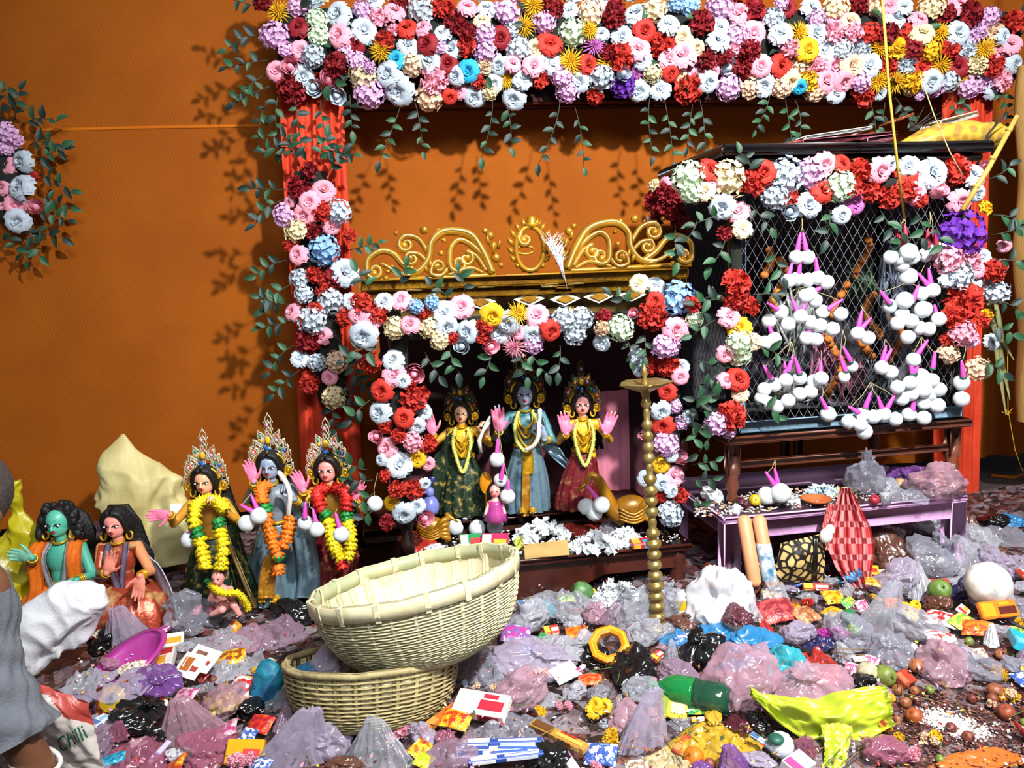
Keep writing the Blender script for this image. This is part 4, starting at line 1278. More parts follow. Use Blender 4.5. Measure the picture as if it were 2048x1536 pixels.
def statue(name, label, foot, headpx, Y, Hpx, skin, face, dress, torso, arms, crown=True, hair='long', seated=False, zbase=None, sk_w=.19, tilt=0., crown_mat=None, palm=None):
    """foot, headpx: pixels of base centre and chin-to-crown centre; Hpx: standing height in pixels"""
    bp = at(foot[0], foot[1], Y)
    H = Hpx * Y / F * 1.01
    hp = at(headpx[0], headpx[1], Y)
    # local axes: origin so that head centre falls on its pixel
    O = V((hp.x, Y, hp.z - .905 * H))
    zb = bp.z if zbase is None else zbase
    xb = bp.x
    L = lambda x, y, z: O + V((x, y, z)) * H
    root = thing(name, label, 'statue', (xb, Y, zb), 'painted clay idols')
    m_skin = mat('skin_' + skin, skin, .42, 0, .05, 6)
    m_face = mat('skin_' + face, face, .38, 0, .04, 6)
    m_tor = torso if torso else m_skin
    mb = MB()
    # torso, neck, head
    hx = L(0, 0, 0).x
    mb.ell(L(0, 0, .66), (.105 * H, .070 * H, .11 * H), None, 18, 12)
    mb.ell(L(0, .002, .56), (.082 * H, .062 * H, .12 * H), None, 18, 12)
    mb.ell(L(0, .005, .47), (.105 * H, .075 * H, .09 * H), None, 18, 12)
    mb.cap(L(-.095, .01, .735), L(.095, .01, .735), .040 * H, .040 * H, 12)
    mb.cap(L(0, .008, .74), L(0, .0, .85), .036 * H, .034 * H, 12)
    HR = M.Rotation(tilt, 3, 'Y')
    mb.ell(L(0, 0, .915), (.070 * H, .075 * H, .080 * H), None, 20, 14)
    mb.ell(L(0, -.012, .872), (.056 * H, .060 * H, .062 * H), None, 18, 12)
    mb.ell(L(0, -.050, .838), (.020 * H, .016 * H, .014 * H), None, 10, 8)
    # nose
    mb.cap(L(0, -.072, .905), L(0, -.086, .876), .0065 * H, .0105 * H, 8)
    mb.ell(L(0, -.082, .872), (.0135 * H, .010 * H, .007 * H), None, 8, 6)
    for sx in (-1, 1):
        mb.ell(L(sx * .072, .012, .885), (.010 * H, .020 * H, .026 * H), None, 8, 6)
    hands = []
    for (sx, hpx, fd, mode) in arms:
        sh = L(sx * .115, .012, .735)
        hd = at(hpx[0], hpx[1], Y - .16 * H)
        f = (_r * fd[0] - _u * fd[1]).normalized()
        k = H * HK[0]
        wr = hd - f * .055 * k
        if len(fd) > 2:
            wr.y = Y - fd[2] * H
        mid = (sh + wr) * .5
        reach = (wr - sh).length
        arm = .36 * H
        bend = math.sqrt(max(.0004, (arm / 2) ** 2 - (reach / 2) ** 2)) if reach < arm else .02
        el = mid + V((sx * .55, .25, -.8)).normalized() * min(bend, .13 * H)
        mb.cap(sh, el, .040 * H, .031 * H, 12)
        mb.cap(el, wr, .031 * H, .021 * H, 12)
        n = V((0, -1, .05)) if mode == 'open' else V((-sx * .7, -.6, 0))
        s = hand(mb, wr, f, n, H, mode)
        tsd = 1 if s.x * -sx > 0 else -1
        thumb(mb, wr, f, n, s, H, tsd, mode)
        hands.append((wr, f, n, mode, el))
    if not seated:
        pass
    me = remesh(mb, .0052 * H)
    # paint: skin, face, palms, bodice
    me.materials.append(m_skin)
    me.materials.append(m_face)
    me.materials.append(palm or m_palm)
    me.materials.append(m_tor)
    nf = len(me.polygons)
    cen = np.empty(nf * 3, np.float32)
    nor = np.empty(nf * 3, np.float32)
    me.polygons.foreach_get('center', cen)
    me.polygons.foreach_get('normal', nor)
    cen, nor = cen.reshape(-1, 3), nor.reshape(-1, 3)
    mi = np.zeros(nf, np.int32)
    loc = (cen - np.array(O)) / H
    mi[loc[:, 2] > .80] = 1
    if torso:
        mi[(loc[:, 2] < .765) & (np.abs(loc[:, 0]) < .125)] = 3
    for wr, f, n, mode, el in hands:
        rel = cen - np.array(wr)
        al = rel @ np.array(f)
        dist = np.linalg.norm(rel - np.outer(al, np.array(f)), axis=1)
        hm = (al > -.004 * H) & (al < .16 * H) & (dist < .075 * H)
        mi[hm] = 1
        if mode == 'open':
            mi[hm & ((nor @ np.array(n)) > -.25)] = 2
        fo = (al <= -.004 * H) & (al > -.14 * H) & (dist < .055 * H)
        mi[fo] = 0
    me.polygons.foreach_set('material_index', mi)
    me.polygons.foreach_set('use_smooth', [True] * nf)
    o = link('body', me, root, -ORG[root.name])
    ORG[o.name] = V((0, 0, 0))
    # face
    Hd = L(0, -.002, .895)
    fp = head_at(Hd, .066 * H, .074 * H, .085 * H)
    for sx in (-1, 1):
        e = fp(sx * .028 * H, .006 * H, -.001 * H)
        Re = M.Rotation(sx * .18, 3, 'Y') @ M.Rotation(-sx * .38, 3, 'Z')
        eye = part('eye', MB().ell(e, (.0205 * H, .006 * H, .0072 * H), Re, 14, 8), m_white, root)
        part('pupil', MB().ell(e + V((0, -.0042 * H, 0)), (.0072 * H, .004 * H, .0064 * H), Re, 10, 6), m_black, eye)
        g = MB()
        g.tube([fp(sx * (.009 + .0095 * i) * H, (.003 + .0105 * math.sin(PI * i / 4.6)) * H, .004 * H) for i in range(5)], [.002 * H, .0034 * H, .0036 * H, .003 * H, .0012 * H], 6)
        part('eyeliner', g, m_black, eye)
        g = MB()
        g.tube([fp(sx * (.010 + .010 * i) * H, (.026 + .012 * math.sin(PI * (i + .6) / 5)) * H, .001 * H) for i in range(5)], [.002 * H, .0034 * H, .003 * H, .0024 * H, .001 * H], 6)
        part('eyebrow', g, m_black, root)
    g = MB()
    g.ell(fp(0, -.0375 * H, .0035 * H), (.0165 * H, .006 * H, .0046 * H), None, 10, 6)
    g.ell(fp(0, -.0445 * H, .0035 * H), (.0120 * H, .006 * H, .0046 * H), None, 10, 6)
    part('lips', g, m_lip, root)
    part('forehead_mark', MB().ell(fp(0, .044 * H, -.002 * H), (.006 * H, .004 * H, .011 * H), None, 8, 6), m_lip, root)
    # hair: cap plus locks
    hm = MB()
    hm.ell(L(0, .022, .928), (.082 * H, .076 * H, .082 * H), None, 20, 14)
    if hair == 'curly':
        for i in range(110):
            a = rnd.uniform(-.35, PI + .35)
            zz = rnd.uniform(.80, 1.0)
            k = .105 + .025 * (zz < .9)
            p = L(k * math.cos(a) * (1 if zz < .96 else .7), .01 + .07 * math.sin(a), zz)
            if abs(p.x - O.x) < .062 * H and p.y < Y - .02 * H and zz < .96:
                continue
            hm.ell(p, (.026 * H, .026 * H, .03 * H), None, 8, 6)
        low = .70
        for sx in (-1, 1):
            for j in range(6):
                x0 = .075 + .012 * j
                hm.tube([L(sx * .05, .0 + .01 * j, .99), L(sx * x0, .0 + .012 * j, .92), L(sx * (x0 + .03), .015 + .01 * j, .82), L(sx * (x0 + .02), .03 + .01 * j, low)], [.02 * H, .028 * H, .03 * H, .012 * H], 8)
    else:
        low = .50 if hair == 'long' else .66
        for sx in (-1, 1):
            for j in range(11):
                t = j / 10
                pts = spline([L(sx * .006, -.066 + .05 * t, .985 + .018 * t), L(sx * (.046 + .006 * t), -.052 + .07 * t, .968 + .005 * t), L(sx * (.068 + .022 * t), -.025 + .07 * t, .90), L(sx * (.082 + .035 * t), .018 + .055 * t, .80), L(sx * (.10 + .075 * (1 - abs(t - .5))), .05 + .045 * t, (.80 + low) / 2), L(sx * (.07 + .10 * t), .075 + .02 * t, low + .06 * rnd.random())], 4)
                n_ = len(pts)
                hm.tube(pts, [(.011 + .011 * math.sin(PI * min(1, .15 + i / n_))) * H for i in range(n_)], 7)
        for j in range(10):
            x = -.1 + .2 * j / 9
            hm.tube([L(x * .5, .05, 1.0), L(x * .9, .085, .88), L(x * 1.3, .085, .72), L(x * 1.2, .085, low)], [.02 * H, .03 * H, .03 * H, .012 * H], 7)
    part('hair', hm, m_hair, root)
    # jewellery
    for sx in (-1, 1):
        c = L(sx * .084, -.012, .822)
        part('earring', MB().tube([c + V((.019 * H * math.cos(a), .004 * math.sin(a), .025 * H * math.sin(a))) for a in [2 * PI * i / 16 for i in range(16)]], .0068 * H, 7, closed=True), m_goldj, root)
    g = MB()
    g.tube([L(.040 * math.cos(a), -.002 + .040 * math.sin(a), .785 - .012 * math.sin(-a)) for a in [2 * PI * i / 20 for i in range(20)]], .0085 * H, 7, closed=True)
    part('choker', g, m_goldj, root)
    for wr, f, n, mode, el in hands:
        d = (wr - el).normalized()
        g = MB()
        for k in range(3):
            c = wr - d * (.012 + .016 * k) * H
            a1 = d.cross(V((0, 1, .1))).normalized()
            a2 = d.cross(a1)
            g.tube([c + (a1 * math.cos(a) + a2 * math.sin(a)) * .0265 * H for a in [2 * PI * i / 14 for i in range(14)]], .006 * H, 6, closed=True)
        part('bangle', g, m_goldj, root)
    # crown
    if crown:
        cm = crown_mat or m_fili
        g = MB()
        g.tube([L(.096 * math.sin(a), -.030 + .02 * abs(math.sin(a)), .925 + .072 * math.cos(a)) for a in [math.radians(-100 + 200 * i / 20) for i in range(21)]], .0085 * H, 7)
        part('crown_band', g, m_goldj, root)
        fil = MB()
        gems = []
        for k, (wk, z0, hk, n_) in enumerate(((.132, .925, .070, 9), (.120, .942, .092, 8), (.100, .960, .108, 7), (.076, .980, .112, 5), (.046, 1.0, .112, 3), (.0, 1.025, .112, 1))):
            for i in range(n_):
                a = 0 if n_ == 1 else math.radians(-92 + 184 * i / (n_ - 1))
                wx = wk * math.sin(a)
                wz = z0 + hk * max(0, math.cos(a)) * .75 + .02 * k - (.05 * abs(math.sin(a)) if k == 0 else 0)
                d = V((math.sin(a) * .55, .0, 1)).normalized()
                s = V((d.z, 0, -d.x))
                c = L(wx, .012 + .004 * k, wz)
                ln, wd = .062 * H, .021 * H
                loop = []
                for j in range(12):
                    q = 2 * PI * j / 12
                    rr = (1 - .55 * max(0, math.sin(q)) ** 2)
                    loop.append(c + s * (wd * math.cos(q) * rr) + d * (ln * (.5 * math.sin(q) + (.25 if math.sin(q) > .9 else 0))))
                fil.tube(loop, .0042 * H, 5, closed=True)
                fil.tube([c - d * ln * .55, c - d * ln * .55 + s * wd * 1.1, c - d * ln * .2 + s * wd * 1.5], .003 * H, 4)
                fil.tube([c - d * ln * .55, c - d * ln * .55 - s * wd * 1.1, c - d * ln * .2 - s * wd * 1.5], .003 * H, 4)
                if (i + k) % 2 == 0:
                    gems.append((c - V((0, .004, 0)), (i * 3 + k) % 5))
        part('crown_filigree', fil, cm, root)
        for c, gi in gems:
            part('crown_gem', MB().ell(c, (.010 * H, .005 * H, .014 * H), None, 8, 5), GEMS[gi], root)
        big = part('crown_gem', MB().ell(L(0, -.01, 1.015), (.018 * H, .008 * H, .018 * H), None, 10, 6), GEMS[0], root)
        part('crown_gem', MB().ell(L(0, -.005, 1.075), (.019 * H, .008 * H, .026 * H), None, 10, 6), GEMS[3], root)
        part('crown_gem', MB().ell(L(0, .0, 1.178), (.010 * H, .008 * H, .014 * H), None, 8, 6), GEMS[4], root)
        for sx in (-1, 1):
            part('crown_roundel', MB().tube([L(sx * .118 + .021 * math.cos(a), .0, .862 + .028 * math.sin(a)) for a in [2 * PI * i / 14 for i in range(14)]], .009 * H, 6, closed=True).ell(L(sx * .118, 0, .862), (.012 * H, .006 * H, .016 * H), None, 8, 5), m_goldj, root)
    # skirt
    ws = L(0, 0, .52)
    if not seated:
        ht = ws.z - zb
        def sk(q, z):
            t = 1 - (z / ht)
            return 1 + (.10 * t) * math.sin(q * 13 + 2 * math.sin(t * 3)) + .05 * t * math.sin(q * 29 + t * 4)
        prof = []
        for i in range(22):
            t = i / 21
            rr = (.084 + (sk_w - .084) * (t ** .8) + .02 * math.sin(t * PI)) * H
            prof.append((rr, ht * (1 - t)))
        mb = MB()
        vs, fs = [], []
        n_ = 72
        for i, (r_, z) in enumerate(prof):
            t = i / 21
            cx = ws.x + (xb - ws.x) * t
            for j in range(n_):
                q = 2 * PI * j / n_
                k = r_ * sk(q, z)
                vs.append((cx + k * math.cos(q), Y + k * .72 * math.sin(q), zb + z))
        for i in range(21):
            for j in range(n_):
                fs.append((i * n_ + j, (i + 1) * n_ + j, (i + 1) * n_ + (j + 1) % n_, i * n_ + (j + 1) % n_))
        fs.append(tuple(range(n_)))
        mb.add(vs, fs)
        part('skirt', mb, dress, root)
        part('waist_band', MB().tube([L(.090 * math.cos(a), .070 * math.sin(a), .525 + .006 * math.sin(a)) for a in [2 * PI * i / 24 for i in range(24)]], .014 * H, 7, closed=True), m_goldj, root)
    else:
        ht = ws.z - zb
        mb = MB()
        vs, fs = [], []
        n_ = 72
        for i in range(20):
            t = i / 19
            rr = (.09 + (sk_w - .09) * (math.sin(t * PI / 2) ** .9)) * H
            for j in range(n_):
                q = 2 * PI * j / n_
                k = rr * (1 + .05 * t * math.sin(q * 11 + t * 2) + .03 * t * math.sin(q * 23))
                vs.append((ws.x + (xb - ws.x) * t + k * math.cos(q), Y - .05 * H * t + k * .75 * math.sin(q), zb + ht * (1 - t ** 1.6 * (.97 + .03 * math.sin(q * 5)))))
        for i in range(19):
            for j in range(n_):
                fs.append((i * n_ + j, (i + 1) * n_ + j, (i + 1) * n_ + (j + 1) % n_, i * n_ + (j + 1) % n_))
        fs.append(tuple(range(n_)))
        mb.add(vs, fs)
        part('skirt', mb, dress, root)
    return root, L, H, hands
m_dgreen = brocade('green_brocade', '1c3020', 'a89248', .45, .2, 34)
m_silver = brocade('silver_blue_satin', '7fa0b0', '3a5866', .25, .55, 7)
m_maroonb = brocade('maroon_brocade', '6e1a20', 'a06a48', .4, .25, 30)
m_copper = brocade('copper_brocade', 'a8442c', 'dcb070', .32, .4, 16)
m_orsat = brocade('orange_satin', 'e0701c', 'b84a10', .35, .1, 9)
m_yel = mat('yellow_lei', 'f0d40c', .6, 0, .08, 40, .3, 60)
m_org = mat('orange_lei', 'ee7a0e', .6, 0, .1, 40, .3, 60)
m_grn = mat('green_lei', '1f8a3c', .5, 0, .15, 40)
m_redl = mat('red_lei', 'c81c10', .55, 0, .1, 40, .3, 60)
def lei(name, label, segs, Y, r, mats, cat='garland'):
    """segs: (pixel polyline, material index); hung on an idol, a thing of its own"""
    y0 = segs[0][0][0]
    t = thing('flower_lei', label, cat, at(y0[0], y0[1], Y), 'flower garlands worn by the idols')
    for pts, mi, nm in segs:
        P = spline([at(p[0], p[1], Y - (p[2] if len(p) > 2 else 0)) for p in pts], 5)
        part(nm, flower_string(MB(), P, r, r * .62), mats[mi], t)
    return t
def feet(root, px, Y, z, s, m):
    for dx in (-1, 1):
        p = at(px[0] + dx * s * .9, px[1], Y)
        g = MB().ell(p, (s * .7 * Y / F, s * 1.2 * Y / F, s * .5 * Y / F), None, 10, 6)
        for k in range(4):
            g.ell(p + V(((k - 1.5) * .3 * s, -1.15 * s - (.1 * s if k == 1 else 0), -.1 * s)) * (Y / F), (s * .17 * Y / F, s * .3 * Y / F, s * .2 * Y / F), None, 6, 5)
        part('foot', g, m, root)
Y1 = 3.42
# 1: standing, yellow garland
r1, L1, H1, h1 = statue('clay_idol', 'standing idol with a yellow marigold garland and its open palm held out sideways', (418, 1222), (410, 960), Y1, 300, 'd89a34', 'f0b088', m_dgreen, None, [(-1, (322, 1030), (-1, .05), 'open'), (1, (432, 1004), (-.55, -.8, .17), 'fist')])
feet(r1, (410, 1218), Y1 - .17, 0, 15, mat('pink_foot', 'e88aa0', .5))
g = MB().ribbon(spline([L1(.10, -.03, .77), L1(.15, -.05, .62), L1(.19, -.06, .40), L1(.26, -.06, .15), L1(.30, -.05, .02)], 6), [.06 * H1] * 4 + [.14 * H1] * 21, .004, (1, -.4, .3), 0, .05, 8)
part('sari_end', g, m_dgreen, r1)
g = MB().ribbon(spline([L1(.10, -.07, .74), L1(.16, -.10, .5), L1(.24, -.12, .25), L1(.3, -.1, .03)], 6), .035 * H1, .004, (1, -.4, .3))
part('sari_border', g, mat('gold_border', 'd8bc78', .35, .4), r1)
lei('flower_lei', 'long yellow marigold garland with green joints on the leftmost standing idol', [
    ([(415, 1001, .06), (396, 1006, .14), (388, 1026, .2), (390, 1055, .22)], 0, 'marigold_string'), ([(392, 1060, .22), (398, 1074, .22)], 1, 'green_joint'), ([(400, 1078, .22), (404, 1105, .24), (412, 1138, .25)], 0, 'marigold_string'),
    ([(415, 1001, .06), (436, 1004, .12), (448, 1018, .17)], 0, 'marigold_string'), ([(436, 1040, .22), (438, 1056, .22)], 1, 'green_joint'), ([(440, 1060, .22), (446, 1100, .24), (440, 1140, .25)], 0, 'marigold_string')], Y1, .032, [m_yel, m_grn])
# 2: standing grey idol, orange garland
r2, L2, H2, h2 = statue('clay_idol', 'standing blue-grey idol in silver cloth wearing an orange garland, raised palm at its side', (548, 1200), (540, 930), Y1 + .05, 302, '6f7a84', '8f9fb8', m_silver, None, [(-1, (503, 946), (-.3, -1), 'open'), (1, (577, 985), (-.4, -.6, .15), 'fist')])
feet(r2, (540, 1196), Y1 - .12, 0, 13, m_goldj)
g = MB().ribbon(spline([at(545, 1110, Y1 - .13), at(536, 1150, Y1 - .15), at(532, 1196, Y1 - .17)], 6), .07, .005, (1, 0, 0), 0, .06, 6)
part('gold_pleat', g, brocade('gold_cloth', 'a8701c', 'd8a848', .35, .4, 20), r2)
g = MB().ribbon(spline([at(590, 1010, Y1 + .05), at(610, 1080, Y1), at(618, 1150, Y1 - .02), at(612, 1196, Y1 - .05)], 6), [.05] * 4 + [.11] * 15, .005, (1, -.3, 0), 0, .06, 8)
part('sash', g, m_silver, r2)
single('toy_bow', MB().tube(spline([at(556, 942, Y1 - .14), at(572, 965, Y1 - .16), at(580, 990, Y1 - .17), at(578, 1015, Y1 - .16), at(577, 1032, Y1 - .14)], 5), [.004] + [.011] * 19 + [.004], 8), mat('white_paint', 'ece8e2', .5), 'white curved bow held in the fist of the blue-grey idol at left', 'bow')
lei('flower_lei', 'orange marigold garland with green bands on the blue-grey idol at left', [
    ([(534, 972, .06), (522, 978, .14), (524, 1000, .2), (526, 1006, .2)], 0, 'marigold_string'), ([(528, 1012, .2), (534, 1022, .2)], 1, 'green_joint'), ([(532, 1030, .21), (538, 1060, .22), (548, 1092, .23), (556, 1112, .23)], 0, 'marigold_string'),
    ([(580, 1036, .18), (576, 1065, .2), (566, 1095, .22)], 0, 'marigold_string'), ([(556, 1118, .23), (557, 1126, .23)], 1, 'green_joint'), ([(556, 1134, .23), (556, 1150, .23)], 0, 'marigold_string')], Y1 + .05, .032, [m_org, m_grn])
# 3: standing pink-faced idol, red/yellow garland
r3, L3, H3, h3 = statue('clay_idol', 'standing idol in maroon wearing a red, green and yellow garland, beside the flower column', (672, 1195), (655, 936), Y1 + .08, 296, 'd89a34', 'f29a90', m_maroonb, None, [(-1, (600, 966), (-.45, -1), 'open'), (1, (712, 985), (.5, -.8), 'open')], sk_w=.21)
feet(r3, (665, 1190), Y1 - .1, 0, 13, m_goldj)
lei('flower_lei', 'red garland changing to green and yellow on the maroon idol by the flower column', [
    ([(650, 978, .05), (634, 984, .14), (636, 1002, .2), (642, 1018, .2)], 2, 'red_string'), ([(646, 1024, .2), (654, 1034, .2)], 1, 'green_joint'), ([(656, 1042, .21), (662, 1075, .22), (674, 1105, .23), (682, 1118, .23)], 0, 'marigold_string'),
    ([(668, 976, .05), (688, 984, .14), (694, 1002, .2), (692, 1018, .2)], 2, 'red_string'), ([(692, 1026, .2), (692, 1038, .2)], 1, 'green_joint'), ([(694, 1044, .21), (702, 1080, .22), (696, 1115, .23)], 0, 'marigold_string'), ([(680, 1124, .23), (684, 1132, .23)], 2, 'red_string')], Y1 + .08, .031, [m_yel, m_grn, m_redl])
# 4, 5: seated idols at left
Y4 = 3.25
r4, L4, H4, h4 = statue('clay_idol', 'seated green-skinned idol with curly black hair and an orange shawl', (112, 1240), (117, 1043), Y4, 322, '4aa890', '58b89c', m_orsat, None, [(-1, (46, 1112), (-1, -.2), 'open'), (1, (150, 1165), (-.7, .6, .22), 'fist')], crown=False, hair='curly', seated=True, sk_w=.24, palm=mat('pale_green_palm', '7cbfa4', .45))
for sx in (-1, 1):
    g = MB().ribbon(spline([L4(sx * .10, .07, .74), L4(sx * .115, -.03, .775), L4(sx * .125, -.10, .68), L4(sx * .125, -.11, .50), L4(sx * .17, -.17, .33), L4(sx * .2, -.2, .22)], 6), .085 * H4, .006, (1, .1, 0), 0, .05, 6)
    part('shawl', g, m_orsat, r4)
g = MB()
for sx in (-1, 1):
    g.ribbon(spline([L4(sx * .06, -.02, .775), L4(sx * .075, -.085, .70), L4(sx * .055, -.095, .58), L4(sx * .012, -.11, .44)], 6), .034 * H4, .004, (1, 0, .2))
part('silver_sash', g, mat('silver_ribbon', 'c8ccd4', .3, .5, .15, 40), r4)
r5, L5, H5, h5 = statue('clay_idol', 'seated idol with long black hair and a copper brocade skirt, palm raised before it', (262, 1243), (232, 1045), Y4 + .02, 318, 'e09060', 'f29a8e', m_copper, m_copper, [(-1, (228, 1122), (.35, -1, .22), 'open'), (1, (292, 1160), (-.1, 1, .24), 'open')], crown=False, hair='long', seated=True, sk_w=.30, palm=mat('peach_palm', 'e88a76', .5))
g = MB().ribbon(spline([L5(-.05, -.02, .775), L5(-.04, -.085, .68), L5(.01, -.1, .55), L5(.05, -.12, .42)], 6), .05 * H5, .004, (1, 0, .3))
g.ribbon(spline([L5(.06, -.02, .775), L5(.07, -.085, .68), L5(.05, -.1, .55), L5(.04, -.12, .42)], 6), .04 * H5, .004, (1, 0, .3))
part('silver_sash', g, mat('mauve_sash', '8f7f9c', .35, .4, .15, 30), r5)
part('sari_end', MB().ribbon(spline([L5(.12, 0, .74), L5(.2, .02, .62), L5(.27, .0, .45), L5(.30, -.02, .30)], 6), [.05 * H5] * 6 + [.12 * H5] * 13, .005, (.8, -.6, .2), 0, .05, 6), mat('pale_blue_cloth', 'b4c2d8', .5), r5)
# altar idols
HK[0] = 1.3
Y6 = 3.86
zs = zst + .01
dim = mat('shaded_filigree', '6e5a30', .4, .4, .2, 60)  # darker filigree paints the garland's shade onto the altar crowns
m_yb = brocade('yellow_bodice', 'e0b41c', 'c8901c', .5, .1, 30)
r6, L6, H6, h6 = statue('clay_idol', 'left idol on the altar in dark green sari with a yellow garland', (930, 1024), (922, 824), Y6, 232, 'd89a2c', 'f4b890', m_dgreen, m_yb, [(-1, (862, 852), (-.3, -1), 'open'), (1, (972, 858), (-.1, -1, .14), 'fist')], sk_w=.22, zbase=zs, crown_mat=dim)
r7, L7, H7, h7 = statue('clay_idol', 'middle idol on the altar, blue skinned in silver-blue cloth with gold necklaces', (1052, 1024), (1049, 786), Y6, 274, '58909c', '9aa4c0', m_silver, None, [(-1, (997, 842), (-.1, -1), 'open'), (1, (1082, 862), (-.3, -.7, .15), 'fist')], sk_w=.17, zbase=zs, crown_mat=dim)
r8, L8, H8, h8 = statue('clay_idol', 'right idol on the altar with both pink palms raised and a maroon skirt', (1152, 1024), (1164, 806), Y6, 250, 'c8923a', 'f6a6a0', m_maroonb, m_yb, [(-1, (1130, 850), (-.2, -1), 'open'), (1, (1217, 850), (.35, -1), 'open')], sk_w=.17, zbase=zs, crown_mat=dim)
part('sari_end', MB().ribbon(spline([L6(-.1, -.02, .75), L6(-.16, -.03, .55), L6(-.2, -.03, .3), L6(-.22, -.04, .02)], 6), [.07 * H6] * 6 + [.17 * H6] * 13, .005, (1, .3, 0), 0, .05, 8), m_dgreen, r6)
part('flared_sash', MB().ribbon(spline([L7(.09, .02, .55), L7(.17, .02, .47), L7(.27, .0, .40), L7(.33, -.02, .30)], 6), [.06 * H7 + .012 * i * H7 for i in range(19)], .005, (.35, 0, -1), 0, .05, 8), m_silver, r7)
part('shoulder_cloth', MB().ribbon(spline([L7(.03, .05, .78), L7(.11, .0, .76), L7(.15, -.02, .66), L7(.13, -.02, .56)], 6), .09 * H7, .006, (.3, 1, 0), 0, .05, 6), m_silver, r7)
g = MB()
g.ribbon(spline([L7(0, -.075, .53), L7(.005, -.11, .42), L7(0, -.12, .33)], 6), .08 * H7, .006, (1, 0, 0))
part('gold_apron', g, m_goldj, r7)
part('gold_pleat', MB().ribbon(spline([L7(-.01, -.115, .36), L7(-.02, -.13, .18), L7(-.03, -.14, .02)], 6), .06 * H7, .006, (1, 0, 0), 0, .06, 6), MATS['gold_cloth'], r7)
feet(r7, (1055, 1020), Y6 - .13, 0, 11, m_goldj)
for rr, LL, HH, kk in ((r6, L6, H6, 1), (r7, L7, H7, 1), (r8, L8, H8, .8)):
    g = MB()
    for dz in (.0, .045, .09):
        g.tube(spline([LL(-.05 * kk - dz * .2, -.055, .765), LL(-.045 - dz * .25, -.085, .70 - dz * .6), LL(0, -.095, .66 - dz * 1.5), LL(.045 + dz * .25, -.085, .70 - dz * .6), LL(.05 * kk + dz * .2, -.055, .765)], 6), .0095 * HH, 6)
    g.ell(LL(0, -.096, .645), (.02 * HH, .01 * HH, .03 * HH), None, 8, 6)
    part('necklace', g, m_goldj, rr)
m_lime = mat('pale_lime_lei', 'd8e070', .6, 0, .1, 40, .3, 60)
for LL, HH, lb, wd, zl in ((L6, H6, 'thin pale lime garland on the left altar idol', .075, .40), (L7, H7, 'thin pale lime garland on the middle altar idol', .08, .5), (L8, H8, 'thin pale lime garland on the right altar idol', .075, .42)):
    p0 = LL(-.06, -.07, .765)
    t = thing('flower_lei', lb, 'garland', p0, 'flower garlands worn by the idols')
    P = spline([LL(-.05, -.055, .775), LL(-wd, -.095, .68), LL(-wd * .8, -.115, .56), LL(0, -.135, zl), LL(wd * .8, -.115, .56), LL(wd, -.095, .68), LL(.05, -.055, .775)], 5)
    part('flower_string', flower_string(MB(), P, .011, .009, 0, rnd, 6), m_lime, t)
m_wp = mat('white_paint', 'ece8e2', .5)
single('conch', MB().tube([at(962, 905, Y6 - .14), at(958, 880, Y6 - .15), at(966, 862, Y6 - .16), at(976, 845, Y6 - .16), at(980, 832, Y6 - .16)], [.008, .012, .008, .014, .003], 8), m_wp, 'white curved horn in the fist of the left altar idol', 'horn')
single('toy_bow', MB().tube(spline([at(1080, 815, Y6 - .15), at(1078, 850, Y6 - .17), at(1076, 875, Y6 - .17), at(1066, 892, Y6 - .16), at(1050, 900, Y6 - .14)], 5), [.004] + [.011] * 19 + [.004], 8), m_wp, 'white curved bow held by the middle altar idol', 'bow')
# pompoms on idols and altar
bunch('two white pompoms hanging from the raised arm of the blue-grey idol', [(605, 790, 1.2), (690, 740, 1.2)], [(612, 690), (660, 650)], (640, 580), plane(Y1 - .18, 0), -.0, group='pompom tassels on the idols', k=3.491, x0=320, y0=820)
bunch('white pompom by the hip of the leftmost standing idol', [(205, 905, 1.2)], [(225, 820)], (230, 760), plane(Y1 - .18, 0), 0, group='pompom tassels on the idols', k=3.491, x0=320, y0=820)
bunch('two white pompoms at the left sleeve of the maroon idol', [(1015, 790, 1.1), (1095, 835, 1.1)], [(1012, 700), (1080, 745)], (1040, 640), plane(Y1 - .18, 0), 0, group='pompom tassels on the idols', k=3.491, x0=320, y0=820)
bunch('white pompom lying on the yellow garland of the maroon idol', [(1265, 870, 1.15)], [(1240, 775)], (1235, 690), plane(Y1 - .28, 0), 0, group='pompom tassels on the idols', k=3.491, x0=320, y0=820)
bunch('white pompom hanging among leaves right of the maroon idol', [(1500, 655, 1.15)], [], (1520, 440), ALTP, -.13, group='pompom tassels on the idols', k=3.491, x0=320, y0=820)
bunch('three white pompoms strung one below another from the palm of the middle altar idol', [(860, 700, 1.1), (880, 820), (922, 915, 1.1)], [(862, 630), (890, 775), (925, 865)], (862, 480), plane(Y6 - .2, 0), 0, group='pompom tassels on the idols', k=2.926, x0=700, y0=680)
bunch('three large white pompoms hanging from the neck of the gold swan', [(1382, 975, 1.2), (1430, 1008, 1.25), (1472, 965, 1.2)], [(1418, 890)], (1410, 800), plane(Y6 - .28, 0), 0, group='pompom tassels on the idols', k=2.926, x0=700, y0=680)
bunch('two white pompoms with upright magenta stems standing on the pink bench', [(562, 497, 1.35), (640, 482, 1.45)], [(580, 398), (615, 385)], (608, 290), plane(3.36, 9), 0, group='pompom tassels on the idols', k=2.893, x0=1340, y0=820)
